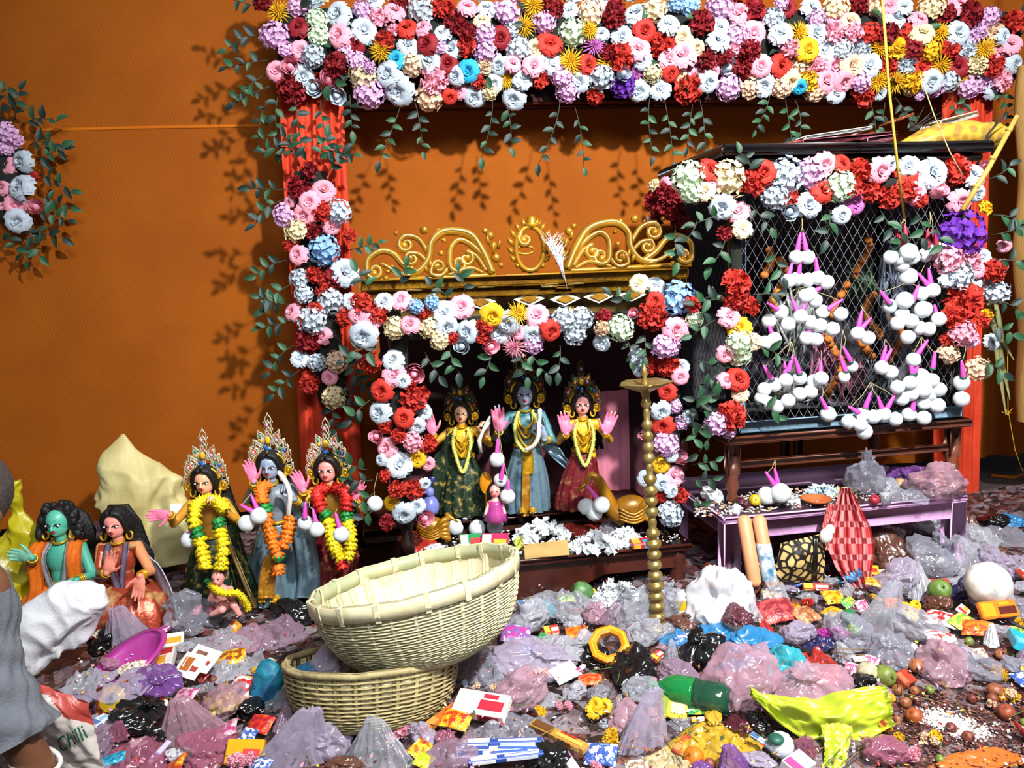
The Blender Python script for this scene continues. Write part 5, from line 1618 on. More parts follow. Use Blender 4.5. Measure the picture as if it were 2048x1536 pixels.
# gold swans of the altar
def swan(label, neck, Yn, tail, bodyc, br):
    t = thing('gold_swan', label, 'carving', at(bodyc[0], bodyc[1] + br, Yn))
    P = spline([at(x, y, Yn) for x, y in neck], 6)
    n = len(P)
    g = MB().tube(P, [(.012 + .045 * (i / n) ** 1.6) for i in range(n)], 12)
    part('neck', g, m_goldw, t)
    c = at(*bodyc, Yn)
    r_ = br * Yn / F
    part('body', MB().ell(c, (r_ * 1.25, r_ * .8, r_), None, 18, 12), m_goldw, t)
    g = MB()
    for k in range(5):
        P = spline([c + V((r_ * .2, -r_ * .6, -r_ * .2)), c + V((r_ * (1 + .1 * k), -r_ * .6, r_ * (.7 - .35 * k))), c + V((r_ * (1.6 - .1 * k), -r_ * .3, r_ * (.9 - .5 * k)))], 5)
        g.tube(P, [r_ * .16 + r_ * .1 * math.sin(PI * i / len(P)) for i in range(len(P))], 8)
    part('tail', g, m_goldw, t)
    g = MB()
    for k in range(4):
        P = spline([c + V((-r_ * .9, -r_ * .7, r_ * (.3 - .25 * k))), c + V((0, -r_ * .95, r_ * (-.1 - .2 * k))), c + V((r_ * .8, -r_ * .7, r_ * (.2 - .25 * k)))], 5)
        g.tube(P, r_ * .09, 6)
    part('wing', g, m_goldw, t)
    h = at(*neck[0], Yn)
    part('beak', MB().cap(h, h + V((-.05 if neck[0][0] > 1000 else .05, -.01, -.035)), .014, .004, 8), m_goldw, t)
    return t
m_goldw = mat('gold_carving', 'b07a14', .35, .3, .2, 9, .2, 20, col2='80540c')
swan('gold carved swan with a long curved neck at the right of the altar', [(1172, 968), (1180, 952), (1196, 958), (1212, 990), (1228, 1022), (1248, 1032)], 3.62, 0, (1262, 1018), 30)
swan('gold carved swan at the left of the altar half hidden by the flowers', [(895, 1030), (890, 1044), (880, 1052), (872, 1060)], 3.60, 0, (862, 1056), 25)
# ================================================================ litter bed and larger things on the floor
def bed_z(x, y):
    n = noise.noise(V((x * 1.7, y * 1.7, 1.3))) * .03 + noise.noise(V((x * 5, y * 5, 7))) * .014
    z = .055 + n
    if x > .95 and y < 2.75:
        t = min(1, (x - .95) * 4) * min(1, (2.75 - y) * 4)
        z = z * (1 - t) + (.02 + .25 * n) * t
    return z
def on_bed(px, py, lift=0.):
    p = atz(px, py, .06)
    for _ in range(3):
        p = atz(px, py, bed_z(p.x, p.y) + lift)
    return p
def bed_mat():
    m = bpy.data.materials.new('litter_mix')
    m.use_nodes = True
    N, L = m.node_tree.nodes, m.node_tree.links
    b = N['Principled BSDF']
    tc = N.new('ShaderNodeTexCoord')
    nz = N.new('ShaderNodeTexNoise')
    nz.inputs['Scale'].default_value = 6
    mx = N.new('ShaderNodeMixRGB')
    mx.inputs[0].default_value = .08
    L.new(tc.outputs['Object'], nz.inputs['Vector'])
    L.new(tc.outputs['Object'], mx.inputs[1])
    L.new(nz.outputs['Color'], mx.inputs[2])
    v = N.new('ShaderNodeTexVoronoi')
    v.inputs['Scale'].default_value = 30
    L.new(mx.outputs[0], v.inputs['Vector'])
    r = N.new('ShaderNodeValToRGB')
    r.color_ramp.interpolation = 'CONSTANT'
    cols = ['3a2a28', '665860', '5a2c30', '76666a', '221a1a', '5e5058', '6a4038', '7e7278', '3e302e', '5c3a30', '74686c', '2e2422']
    e = r.color_ramp.elements
    e[0].color = (*srgb(cols[0]), 1)
    e[1].position = 1 / 12
    e[1].color = (*srgb(cols[1]), 1)
    for i in range(2, 12):
        x = e.new(i / 12)
        x.color = (*srgb(cols[i]), 1)
    sp = N.new('ShaderNodeSeparateColor')
    L.new(v.outputs['Color'], sp.inputs[0])
    L.new(sp.outputs[0], r.inputs[0])
    L.new(r.outputs[0], b.inputs['Base Color'])
    b.inputs['Roughness'].default_value = .4
    n2 = N.new('ShaderNodeTexNoise')
    n2.inputs['Scale'].default_value = 60
    n2.inputs['Detail'].default_value = 5
    L.new(tc.outputs['Object'], n2.inputs['Vector'])
    bp = N.new('ShaderNodeBump')
    bp.inputs['Strength'].default_value = .6
    bp.inputs['Distance'].default_value = .02
    L.new(n2.outputs['Fac'], bp.inputs['Height'])
    L.new(bp.outputs[0], b.inputs['Normal'])
    return m
def crease(p):
    d = noise.voronoi(p)[0]
    return d[1] - d[0]
def bed_pt(u, v):
    x, y = -3.0 + u * 6.3, 1.75 + v * 3.0
    sm = 1 if not (x > .95 and y < 2.75) else .12
    return V((x, y, bed_z(x, y) - sm * .04 * (.5 - min(.5, crease(V((x * 9, y * 9, 0))))) + sm * .012 * noise.noise(V((x * 23, y * 23, 2)))))
single('trash_bed', MB().grid(bed_pt, 190, 120), bed_mat(), 'bed of crumpled plastic film and paper litter covering the floor', 'litter', (0, 3, 0), None, True, 'stuff')

# ---------------------------------------------------------------- bamboo baskets
m_bamb = mat('bamboo_weave', 'dcd5ae', .55, 0, .12, 25, .2, 60, col2='bfb890')
m_bambl = mat('bamboo_light', 'ddd4ae', .5, 0, .1, 14, .1, 40, col2='c6bb90')
m_bambg = mat('bamboo_green', '9aa684', .45, 0, .15, 10, .1, 40, col2='b8b48c')
m_bambd = mat('bamboo_old', 'b8a878', .6, 0, .15, 25, .25, 60, col2='8f8258')
def basket(label, c, axis, major, R_, depth, base, rows, ribs, ties, mw, green, rimw):
    up = axis.normalized()
    a1 = (major - up * major.dot(up)).normalized()
    a2 = up.cross(a1)
    t = thing('bamboo_basket', label, 'basket', c - up * depth)
    def pt(q, r_, z):
        return c + a1 * (r_ * math.cos(q)) + a2 * (r_ * math.sin(q)) + up * z
    def prof(s_):  # s_=0 base centre edge, 1 rim
        a = s_ * PI / 2
        return base + (R_ - base) * math.sin(a), -depth * max(0., math.cos(a)) ** .95
    g = MB()
    n = ribs * 4
    for i in range(rows):
        s_ = (i + .5) / rows
        r_, z = prof(s_)
        ph = i % 2
        pts = [pt(2 * PI * j / n, r_ + .0016 * math.cos(2 * PI * j / 4 * 1 + PI * ph) * (1 if rimw > .02 else 1.4) + rnd.uniform(-.0006, .0006), z + rnd.uniform(-.0008, .0008)) for j in range(n)]
        w_ = depth / rows * .74
        g.tube(pts, w_, 4, closed=True, flat=.5, up=None)
    part('weave', g, mw, t, True, None, 'stuff')
    g = MB()
    k = 14
    g.grid(lambda u, v: pt(2 * PI * u, prof(v)[0] - .006, prof(v)[1] + .004), 60, k, True)
    g.add([pt(2 * PI * j / 40, base + .004, -depth * 1.0) for j in range(40)] , [tuple(range(40))])
    part('inner_lining', g, m_bambl, t)
    for i in range(ribs):
        q = 2 * PI * i / ribs
        g = MB()
        g.ribbon([pt(q, prof(s_)[0] + .0015, prof(s_)[1]) for s_ in [j / 7 for j in range(8)]], .012, .003, a1 * -math.sin(q) + a2 * math.cos(q), 0, 0, 2)
        g.ribbon([pt(q, prof(s_)[0] - .0075, prof(s_)[1] + .003) for s_ in [j / 7 for j in range(8)]], .030, .003, a1 * -math.sin(q) + a2 * math.cos(q), 0, 0, 2)
        part('rib', g, mw, t)
    N_ = 64
    for off, mm, nm in ((.005, m_bambl, 'outer_rim'), (-.009, m_bambg, 'inner_rim')) if green else ((.006, mw, 'outer_rim'), (-.008, mw, 'inner_rim')):
        g = MB()
        vs, fs = [], []
        for j in range(N_):
            q = 2 * PI * j / N_
            wob = .002 * math.sin(q * 9) + .0015 * math.sin(q * 17)
            for (dr, dz) in ((-.005, -rimw), (.005, -rimw), (.006, .004), (-.004, .006)):
                vs.append(pt(q, R_ + off + dr + wob, dz + wob))
        for j in range(N_):
            j2 = (j + 1) % N_
            for e in range(4):
                fs.append((j * 4 + e, j2 * 4 + e, j2 * 4 + (e + 1) % 4, j * 4 + (e + 1) % 4))
        g.add(vs, fs)
        part(nm, g, mm, t)
    for i in range(ties):
        q = 2 * PI * (i + .3 + rnd.uniform(-.1, .1)) / ties
        T_ = a1 * -math.sin(q) + a2 * math.cos(q)
        loop = [(R_ + .0125, .005), (R_ + .012, -rimw * .5), (R_ + .008, -rimw - .006), (R_ - .012, -rimw - .006), (R_ - .017, -rimw * .5), (R_ - .016, .007), (R_, .009), (R_ + .0125, .005)]
        part('rim_tie', MB().ribbon([pt(q, a, b) for a, b in loop], .018, .0025, T_, 0, 0, 1), mw, t, False)
    return t
def tilted(px, py, Y, ang, phi):
    c = at(px, py, Y)
    vw = (CAM - c).normalized()
    a = math.radians(ang)
    mj = _r * math.cos(a) + _u * math.sin(a)
    pr = -_r * math.sin(a) + _u * math.cos(a)
    pr = (pr - vw * pr.dot(vw)).normalized()
    return c, vw * math.sin(math.radians(phi)) + pr * math.cos(math.radians(phi)), mj
c, ax_, mj = tilted(829, 1148, 2.60, 11.6, 11.5)
basket('large pale woven bamboo basket tilted on top of a lower basket', c, ax_, mj, .362, .285, .15, 44, 30, 17, m_bamb, True, .045)
c, ax_, mj = tilted(745, 1310, 2.52, 1.5, 11)
basket('lower yellowish bamboo basket half buried in litter under the tilted basket', c, ax_, mj, .292, .20, .19, 20, 28, 0, m_bambd, False, .012)

# ---------------------------------------------------------------- brass lamp stand
m_brass = mat('brass', 'a8935a', .35, .65, .12, 20, .06, 30, col2='8f7638')
lb, lt = at(1317, 1290, 3.02), at(1290, 770, 3.02)
lb.z = .02
lamp = thing('brass_lamp', 'tall beaded brass oil lamp stand with a flat spouted bowl, rising from the litter', 'lamp', lb)
ax = (lt - lb)
HL = ax.length
RL = ax.to_track_quat('Z', 'Y').to_matrix()
prof = [(.06, 0), (.07, .02), (.03, .05)]
nb = 21
for i in range(nb):
    z0 = .05 + (HL - .10) * i / nb
    hh = (HL - .10) / nb
    k = 1.25 - .5 * i / nb
    if i in (3, 7, 12):
        k *= 1.12
    if i % 5 == 4 and i > 8:
        prof += [(.014 * k, z0), (.017 * k, z0 + hh * .5), (.014 * k, z0 + hh * .95)]
    else:
        for s_ in range(6):
            a = PI * s_ / 6
            prof.append(((.012 + .015 * math.sin(a) ** .8) * k, z0 + hh * s_ / 6))
prof += [(.014, HL - .05), (.02, HL - .03), (.013, HL)]
part('shaft', MB().lathe(prof, lb, 22, 0, None, RL), m_brass, lamp)
bowl = lambda q, z: 1 + .16 * max(0, math.cos(q * 5)) ** 6
part('bowl', MB().lathe([(.012, -.03), (.03, -.022), (.072, -.004), (.098, .010), (.094, .014), (.06, .004), (.02, -.004), (.001, -.004)], lt, 60, 0, bowl, RL), m_brass, lamp)
part('finial', MB().lathe([(.012, -.005), (.018, .01), (.008, .03), (.014, .045), (.003, .085)], lt, 12, 0, None, RL), m_brass, lamp)

# ---------------------------------------------------------------- sacks
def sack(name, label, spine, Y, m, seed, cat='sack', fr=.9, amp=.10, flat=.75, nu=110, nv=90, freq=6.):
    """a sack swept along a pixel spine (x, y, radius px, extra Y)"""
    P = spline([at(s_[0], s_[1], Y + (s_[3] if len(s_) > 3 else 0)) for s_ in spine], 6)
    Rr = spline([(s_[2], 0, 0) for s_ in spine], 6)
    k = len(P)
    def f(u, v):
        t = v * (k - 1)
        i = min(k - 2, int(t))
        c = P[i].lerp(P[i + 1], t - i)
        r_ = (Rr[i].x + (Rr[i + 1].x - Rr[i].x) * (t - i)) * Y / F
        tg = (P[min(i + 2, k - 1)] - P[max(i - 1, 0)]).normalized()
        s1 = tg.cross(V((0, 1, 0)))
        s1 = s1.normalized() if s1.length > .05 else V((1, 0, 0))
        s2 = s1.cross(tg)
        a = 2 * PI * u
        d = s1 * math.cos(a) + s2 * (math.sin(a) * flat)
        q = c + d * r_
        sd = V((seed * 1.7, -seed, seed * .3))
        q2 = q * freq + V((noise.noise(q * freq * .8 + sd), 0, noise.noise(q * freq * .8 - sd))) * .5
        w_ = .5 * noise.noise(q * freq * .6 + sd) + .55 * rdg(q2 * .7 + sd) + .34 * rdg(q2 * 1.5 - sd) + .16 * rdg(q2 * 3.2 + sd) - .2
        return q + d * (w_ * amp * 2.2 * r_)
    g = MB().grid(f, nu, nv, True)
    n0 = len(g.v)
    g.add([P[0], P[-1] - (P[-1] - P[-2]).normalized() * .02], [])
    for j in range(nu):
        g.f.append((n0, (j + 1) % nu, j))
        g.m.append(0)
        g.f.append((n0 + 1, (nv - 1) * nu + j, (nv - 1) * nu + (j + 1) % nu))
        g.m.append(0)
    return single(name, g, m, label, cat)
m_wsack = mat('white_woven_sack', 'e6e8ec', .55, 0, .04, 8, .25, 160)
m_csack = mat('cream_sack', 'd2c68c', .55, 0, .10, 4, .2, 60, col2='b8a86a')
m_ysack = mat('yellow_sack', 'c2b416', .35, 0, .15, 5, .3, 30, col2='94880c')
sack('white_sack', 'crumpled white woven sack slumped in front of the seated idols', [(28, 1338, 26), (62, 1302, 68), (108, 1262, 80), (150, 1222, 62), (186, 1190, 34), (200, 1178, 14), (206, 1172, 5)], 2.78, m_wsack, 3, amp=.42, freq=4.2)
sack('cream_sack', 'big pale yellow sack peaked against the orange cloth wall', [(310, 1120, 95), (300, 1060, 92), (275, 985, 98), (255, 930, 72), (248, 890, 34), (246, 868, 6)], 3.95, m_csack, 9, amp=.30, flat=.5, freq=3.4)
sack('yellow_sack', 'glossy yellow plastic sack tied at its neck at the left edge', [(40, 1230, 50), (38, 1150, 62), (48, 1085, 50), (40, 1040, 26), (36, 1022, 15), (30, 1000, 26), (18, 965, 32)], 3.35, m_ysack, 5, amp=.40)
# ---------------------------------------------------------------- person at the left edge
m_tee = mat('grey_jersey', '6a6e76', .85, 0, .08, 40, .25, 160)
m_sk = mat('brown_skin', '7a4e34', .5, 0, .08, 9, .1, 60)
YP = 1.72
pe = thing('person', 'person in a grey t-shirt crouching at the left edge, mostly outside the frame', 'person', at(-170, 1700, YP) * 1.0)
ORG[pe.name] = V(pe.location)
g = MB()
A = lambda x, y, d=0.: at(x, y, YP + d)
mpx = YP / F
g.cap(A(-215, 1500), A(-190, 1330), .15, .16, 16)
g.cap(A(-190, 1330), A(-150, 1200), .165, .13, 16)
g.cap(A(-120, 1165), A(-52, 1185, -.02), .085, .075, 14)
g.cap(A(-250, 1190, .12), A(-310, 1230, .25), .085, .07, 14)
g.cap(A(-125, 1150), A(-95, 1075), .062, .056, 14)
g.ell(A(-88, 1000), (.082, .10, .112), M.Rotation(.35, 3, 'Y'), 20, 14)
g.ell(A(-66, 1040, -.01), (.062, .075, .07), M.Rotation(.35, 3, 'Y'), 16, 12)
g.cap(A(-8, 1022), A(-2, 1034), .010, .012, 8)
g.ell(A(-100, 1010, -.095), (.022, .012, .034), None, 10, 8)
g.cap(A(-62, 1190, -.02), A(40, 1480, -.05), .055, .044, 14)
g.cap(A(40, 1480, -.05), A(80, 1545, -.02), .046, .042, 14)
g.cap(A(80, 1545, -.02), A(110, 1660, .14), .042, .028, 14)
g.cap(A(-200, 1540), A(-40, 1700, .05), .10, .08, 14)
g.cap(A(-40, 1700, .05), A(-130, 1960, .05), .075, .05, 14)
hs = A(112, 1668, .15)
hf, hn = V((.35, .8, -.45)).normalized(), V((.2, -.3, -.9)).normalized()
HK[0] = 1.0
s_ = hand(g, hs, hf, hn, 1.25, 'open')
thumb(g, hs, hf, hn, s_, 1.25, -1, 'open')
me = remesh(g, .009)
me.materials.append(m_sk)
o = link('body', me, pe, -ORG[pe.name])
ORG[o.name] = V((0, 0, 0))
g = MB()
g.ell(A(-72, 988, .02), (.096, .106, .105), M.Rotation(.35, 3, 'Y'), 22, 14)
part('hair', g, mat('grey_brown_hair', '4a3f3a', .8, 0, .2, 60, .4, 150), pe)
for d in (-.03, .03):
    part('eye', MB().ell(A(-12, 1000, d * 1.6 - .02), (.010, .013, .008), None, 10, 6), m_white, pe)
part('mouth', MB().cap(A(-6, 1062, -.03), A(-4, 1062, .02), .006, .006, 8), mat('brown_lip', '6a3a30', .5), pe)
# t-shirt: loose shell over torso and upper arm, with folds
def shirt_tube(P, R_, nu=48, nv=40, amp=.02, seed=0.):
    P = spline(P, 8)
    Rr = spline([(r, 0, 0) for r in R_], 8)
    k = len(P)
    def f(u, v):
        t = v * (k - 1)
        i = min(k - 2, int(t))
        c = P[i].lerp(P[i + 1], t - i)
        r_ = Rr[i].x + (Rr[i + 1].x - Rr[i].x) * (t - i)
        tg = (P[min(i + 2, k - 1)] - P[max(i - 1, 0)]).normalized()
        s1 = tg.cross(V((0, 1, 0))).normalized()
        s2 = s1.cross(tg)
        a = 2 * PI * u
        d = s1 * math.cos(a) + s2 * math.sin(a)
        q = c + d * r_
        w_ = amp * noise.noise(V((u * 3 + seed, v * 11 + 4 * math.sin(a), seed))) + amp * .8 * math.sin(v * 30 + 3 * math.sin(a + seed)) * v * .6
        return q + d * w_
    return f
g = MB()
g.grid(shirt_tube([A(-205, 1560), A(-200, 1400), A(-165, 1250), A(-130, 1160), A(-120, 1125)], [.21, .20, .18, .13, .075], amp=.012), 60, 50, True)
g.grid(shirt_tube([A(-120, 1185), A(-62, 1200, -.02), A(-34, 1300, -.03), A(2, 1390, -.04), A(42, 1474, -.05)], [.10, .090, .072, .068, .078], amp=.014, seed=4), 60, 60, True)
g.grid(lambda u, v: shirt_tube([A(-120, 1185), A(-62, 1200, -.02), A(-34, 1300, -.03), A(2, 1390, -.04), A(42, 1474, -.05)], [.10, .090, .072, .068, .078], amp=.014, seed=4)(u, 1 - v * .3) * 1.0 + V((0, 0, .0)), 60, 10, True)
part('t_shirt', g, m_tee, pe)
wr = A(72, 1522, -.03)
part('wrist_thread', MB().tube([wr + V((.049 * math.cos(a), .049 * math.sin(a), -.02 * math.cos(a))) for a in [2 * PI * i / 18 for i in range(18)]], .006, 6, closed=True), m_wp, pe)
# printed carrier bag by the person
m_cb = mat('white_carrier', 'cfc6be', .4, 0, .08, 8, .4, 25)
m_cr = mat('red_print', 'b4443a', .4, 0, .15, 10, .4, 25)
YB = 2.0
def carrier(u, v, back=0.):
    x = 28 + 150 * u + (-8 + 40 * u) * v
    y = 1345 + 62 * u + 165 * v - 20 * u * v
    bl = .055 * math.sin(PI * u) * math.sin(PI * min(1, v + .15)) * (1 if not back else -1)
    q = at(x, y, YB - bl + (.02 if back else 0))
    return q + V((0, -.012 * noise.noise(V((u * 6, v * 6, back * 5))) - .01 * abs(noise.noise(V((u * 4, v * 9, 3)))), 0))
cb = thing('carrier_bag', 'white plastic carrier bag with red top and green lettering beside the grey t-shirt', 'bag', carrier(.5, 1))
g = MB()
nu_, nv_ = 40, 40
for b in (0, 1):
    o_ = len(g.f)
    g.grid(lambda u, v: carrier(u, v, b), nu_, nv_)
    for j in range(nv_ - 1):
        for i in range(nu_ - 1):
            u, v = i / (nu_ - 1), j / (nv_ - 1)
            ed = .34 - .05 * u + .05 * noise.noise(V((u * 7, v * 7, 2)))
            if v < ed and not (.26 < u - v * .8 < .36 and v > .1):
                g.m[o_ + j * (nu_ - 1) + i] = 1
part('bag_film', g, [m_cb, m_cr], cb)
fc = bpy.data.curves.new('lettering', 'FONT')
fc.body = 'Chilli'
fc.size = .07
fc.shear = .25
fc.extrude = .001
fc.align_x = 'CENTER'
fo = bpy.data.objects.new('lettering', fc)
C.objects.link(fo)
dg = bpy.context.evaluated_depsgraph_get()
fm = bpy.data.meshes.new_from_object(fo.evaluated_get(dg))
bpy.data.objects.remove(fo)
fm.materials.clear()
fm.materials.append(mat('green_print', '2f8a66', .4))
cuv = []
for v in fm.vertices:   # wrap the letters onto the bag's front
    u, w_ = .72 + v.co.x * 2.5 - v.co.y * 1.2, .66 - v.co.y * 3.2 - v.co.x * 2.3
    q = carrier(min(.98, max(.02, u)), min(.98, max(.02, w_)))
    v.co = q + V((0, -.004, 0)) - ORG[cb.name]
o = link('lettering', fm, cb)

# ---------------------------------------------------------------- green bottle
m_pet = mat('green_plastic', '12803c', .12, 0, .08, 5, .05, 20, .86, .8)
m_petd = mat('dark_green_plastic', '1c4a34', .12, 0, .15, 5, .1, 20, .9, .8)
b0, b1 = on_bed(1462, 1402, .05), on_bed(1308, 1372, .05)
axb = (b1 - b0)
LB = axb.length
RB = axb.to_track_quat('Z', 'Y').to_matrix()
bt = thing('plastic_bottle', 'green plastic soft drink bottle lying on its side in the litter', 'bottle', (b0 + b1) / 2 - V((0, 0, .05)))
rb = .052
ped = lambda q, z: 1 + (.07 * math.cos(q * 5) if z < .02 else 0)
part('bottle_body', MB().lathe([(.02, .012), (rb * .7, 0), (rb, .025), (rb, LB * .32), (rb * .94, LB * .36), (rb * .94, LB * .42), (rb, LB * .46)], b0, 30, 0, ped, RB), m_petd, bt)
part('bottle_shoulder', MB().lathe([(rb, LB * .46), (rb * 1.01, LB * .5), (rb, LB * .7), (rb * .8, LB * .82), (rb * .4, LB * .93), (.016, LB * .97), (.016, LB)], b0, 30, 0, None, RB), m_pet, bt)
part('bottle_cap', MB().lathe([(.019, LB * .985), (.019, LB * .985 + .022), (.004, LB * .985 + .024)], b0, 20, 0, None, RB), mat('green_cap', '0e6a34', .35), bt)

# ---------------------------------------------------------------- things at the bench
def check_mat():
    m = mat('red_check_cotton', 'b03038', .85, 0, .08, 12)
    N, L = m.node_tree.nodes, m.node_tree.links
    uv = N.new('ShaderNodeUVMap')
    sp = N.new('ShaderNodeSeparateXYZ')
    L.new(uv.outputs[0], sp.inputs[0])
    def stripe(out, sc, th):
        a = N.new('ShaderNodeMath'); a.operation = 'MULTIPLY'; a.inputs[1].default_value = sc
        L.new(out, a.inputs[0])
        f = N.new('ShaderNodeMath'); f.operation = 'FRACT'
        L.new(a.outputs[0], f.inputs[0])
        c = N.new('ShaderNodeMath'); c.operation = 'LESS_THAN'; c.inputs[1].default_value = th
        L.new(f.outputs[0], c.inputs[0])
        return c.outputs[0]
    s1, s2 = stripe(sp.outputs[0], 4, .4), stripe(sp.outputs[1], 6, .35)
    ad = N.new('ShaderNodeMath'); ad.operation = 'ADD'
    L.new(s1, ad.inputs[0]); L.new(s2, ad.inputs[1])
    r = N.new('ShaderNodeValToRGB')
    r.color_ramp.interpolation = 'CONSTANT'
    r.color_ramp.elements[0].color = (*srgb('b83c42'), 1)
    r.color_ramp.elements[1].position = .4
    r.color_ramp.elements[1].color = (*srgb('d88a88'), 1)
    x = r.color_ramp.elements.new(.9)
    x.color = (*srgb('8e1e2a'), 1)
    h = N.new('ShaderNodeMath'); h.operation = 'MULTIPLY'; h.inputs[1].default_value = .5
    L.new(ad.outputs[0], h.inputs[0])
    L.new(h.outputs[0], r.inputs[0])
    L.new(r.outputs[0], N['Principled BSDF'].inputs['Base Color'])
    return m
m_check = check_mat()
def uv_grid(name, fn, nu, nv, mats, **k):
    g = MB().grid(fn, nu, nv)
    g2 = len(g.v)
    g.grid(lambda u, v: V(fn(u, v)) + V((0, .006, 0)), nu, nv)
    me_uv = [(i / (nu - 1), j / (nv - 1)) for j in range(nv) for i in range(nu)] * 2
    o = single(name, g, mats, **k)
    me = o.data
    l = me.uv_layers.new(name='UVMap')
    for lp in me.loops:
        l.data[lp.index].uv = me_uv[lp.vertex_index]
    return o
GP = plane(3.20, 9)
def drape_fn(L_, R_, y0, y1, folds, amp, seed):
    def f(u, v):
        lx = [p for p in L_]
        i = min(len(L_) - 2, int(v * (len(L_) - 1)))
        t = v * (len(L_) - 1) - i
        a = L_[i] + (L_[i + 1] - L_[i]) * t
        b = R_[i] + (R_[i + 1] - R_[i]) * t
        y = y0 + (y1 - y0) * v
        fo = amp * math.sin(u * folds * 2 * PI + 2 * v + seed) + amp * .4 * math.sin(u * folds * 4.3 * PI + 5 * v)
        return atp(a + (b - a) * u, y, GP, -.02 - .05 * v - fo)
    return f
uv_grid('checked_cloth', drape_fn([1682, 1670, 1658, 1655, 1672, 1700], [1702, 1722, 1742, 1750, 1745, 1742], 976, 1176, 4, .016, 0), 60, 50, m_check, label='red checked cotton cloth hanging down from the pink bench to the litter', cat='cloth')
uv_grid('checked_cloth', drape_fn([1656, 1648, 1640, 1636], [1668, 1670, 1664, 1656], 1008, 1100, 2, .010, 2), 24, 30, m_check, label='narrow end of red checked cloth left of the larger hanging cloth', cat='cloth')
m_tube = mat('peach_card', 'e2a070', .5, 0, .08, 8)
for i, (x0, y0, x1, y1, lb_) in enumerate(((1489, 1044, 1508, 1160, 'peach coloured rounded tube leaning on the left leg of the pink bench'), (1519, 1044, 1540, 1165, 'peach tube with a blue and white printed label beside the plain peach tube'))):
    p, q = atp(x0, y0, GP, -.02), atp(x1, y1, GP, -.12)
    t = thing('card_tube', lb_, 'tube', q)
    part('tube', MB().cap(q, p, .033, .033, 18), m_tube, t)
    if i:
        g = MB()
        d = (p - q)
        for k in range(1):
            def lab(u, v):
                a = -PI * .95 + u * PI * .8
                return q + d * (.05 + .62 * v) + V((.0345 * math.cos(a), .0345 * math.sin(a), 0))
            g.grid(lab, 10, 8)
        part('printed_label', g, mat('blue_print', 'dce4ea', .4, 0, .3, 24, 0, 60, 1, .5, '2f6a86'), t)
m_leo = mat('gold_black_print', 'c8aa6a', .6, 0, .1, 26, .1, 60, 1, .4, '15110e', 'voronoi')
for n_ in m_leo.node_tree.nodes:
    if n_.type == 'TEX_VORONOI':
        n_.feature = 'DISTANCE_TO_EDGE'
    if n_.type == 'VALTORGB':
        n_.color_ramp.elements[0].position, n_.color_ramp.elements[1].position = .10, .16
def leo(u, v, b=0):
    x = 1546 + 104 * u + 16 * (1 - v) * (1 - u)
    y = 1072 - 6 * u + 95 * v + 14 * (1 - u) * (1 - v)
    return atp(x, y, GP, -.10 - (.05 * math.sin(PI * u) * math.sin(PI * v) if not b else -.04 * math.sin(PI * u) * math.sin(PI * v)) + .01 * noise.noise(V((u * 5, v * 5, b))))
t = thing('cloth_bag', 'gold and black scroll patterned cloth bag under the bench beside the checked cloth', 'bag', leo(.5, 1))
part('bag_cloth', MB().grid(lambda u, v: leo(u, v), 24, 20).grid(lambda u, v: leo(u, v, 1), 24, 20), m_leo, t)
part('black_strap', MB().ribbon([leo(.78, v) + V((0, -.008, 0)) for v in [i / 10 for i in range(11)]], .022, .006, (1, 0, 0)), m_black, t)
part('bow_tie', MB().ell(atp(1652, 1072, GP, -.14), (.03, .02, .035), None, 10, 7).ell(atp(1660, 1060, GP, -.14), (.022, .02, .026), None, 10, 7), m_wp, t, True, 'white knotted tie')
# ================================================================ litter, item by item
FILM = {
 'lilac': film('film_lilac', 'b6aac2', .58), 'grey': film('film_grey', '9c9cab', .46), 'clear': film('film_clear', 'c0c2ce', .36, .15),
 'pink': film('film_pink', 'bc92a2', .58), 'mauve': film('film_mauve', '9c8096', .62), 'rose': film('film_rose', 'a8607a', .7),
 'black': film('film_black', '0c0c0e', 1, .22), 'white': film('film_white', 'dcdce0', .95, .4), 'blue': film('film_blue', '2a86c0', .96, .3),
 'teal': film('film_teal', '157f90', 1, .35), 'purple': film('film_purple', '7a4a94', .8), 'magenta': film('film_magenta', 'c03aa0', .95, .3),
 'lime': film('film_lime', 'b4c62a', .97, .4), 'red': film('film_red', 'b83024', .95, .3), 'yellow': film('film_yellow', 'd0a828', .95, .35),
 'turquoise': film('film_turquoise', '38b0c0', .9, .3), 'brown': film('film_brown', '6a4030', .9, .3), 'cream': film('film_cream', 'cbb88a', .95, .4),
 'navy': film('film_navy', '2a2a5c', .95, .3), 'silver': film('film_silver', 'b0b0ba', .85, .18), 'orange': film('film_orange', 'd8742a', .95, .35), 'maroon': film('film_maroon', '5a1c2c', .95, .35)}
CWORD = {'lilac': 'pale lilac', 'grey': 'grey', 'clear': 'clear', 'pink': 'pinkish', 'mauve': 'mauve', 'rose': 'dusky rose', 'black': 'black', 'white': 'white', 'blue': 'blue', 'teal': 'teal', 'purple': 'purple', 'magenta': 'magenta', 'lime': 'yellow-green', 'red': 'red', 'yellow': 'yellow', 'turquoise': 'turquoise', 'brown': 'brown', 'cream': 'cream', 'navy': 'navy blue', 'silver': 'silvery', 'orange': 'orange', 'maroon': 'maroon'}
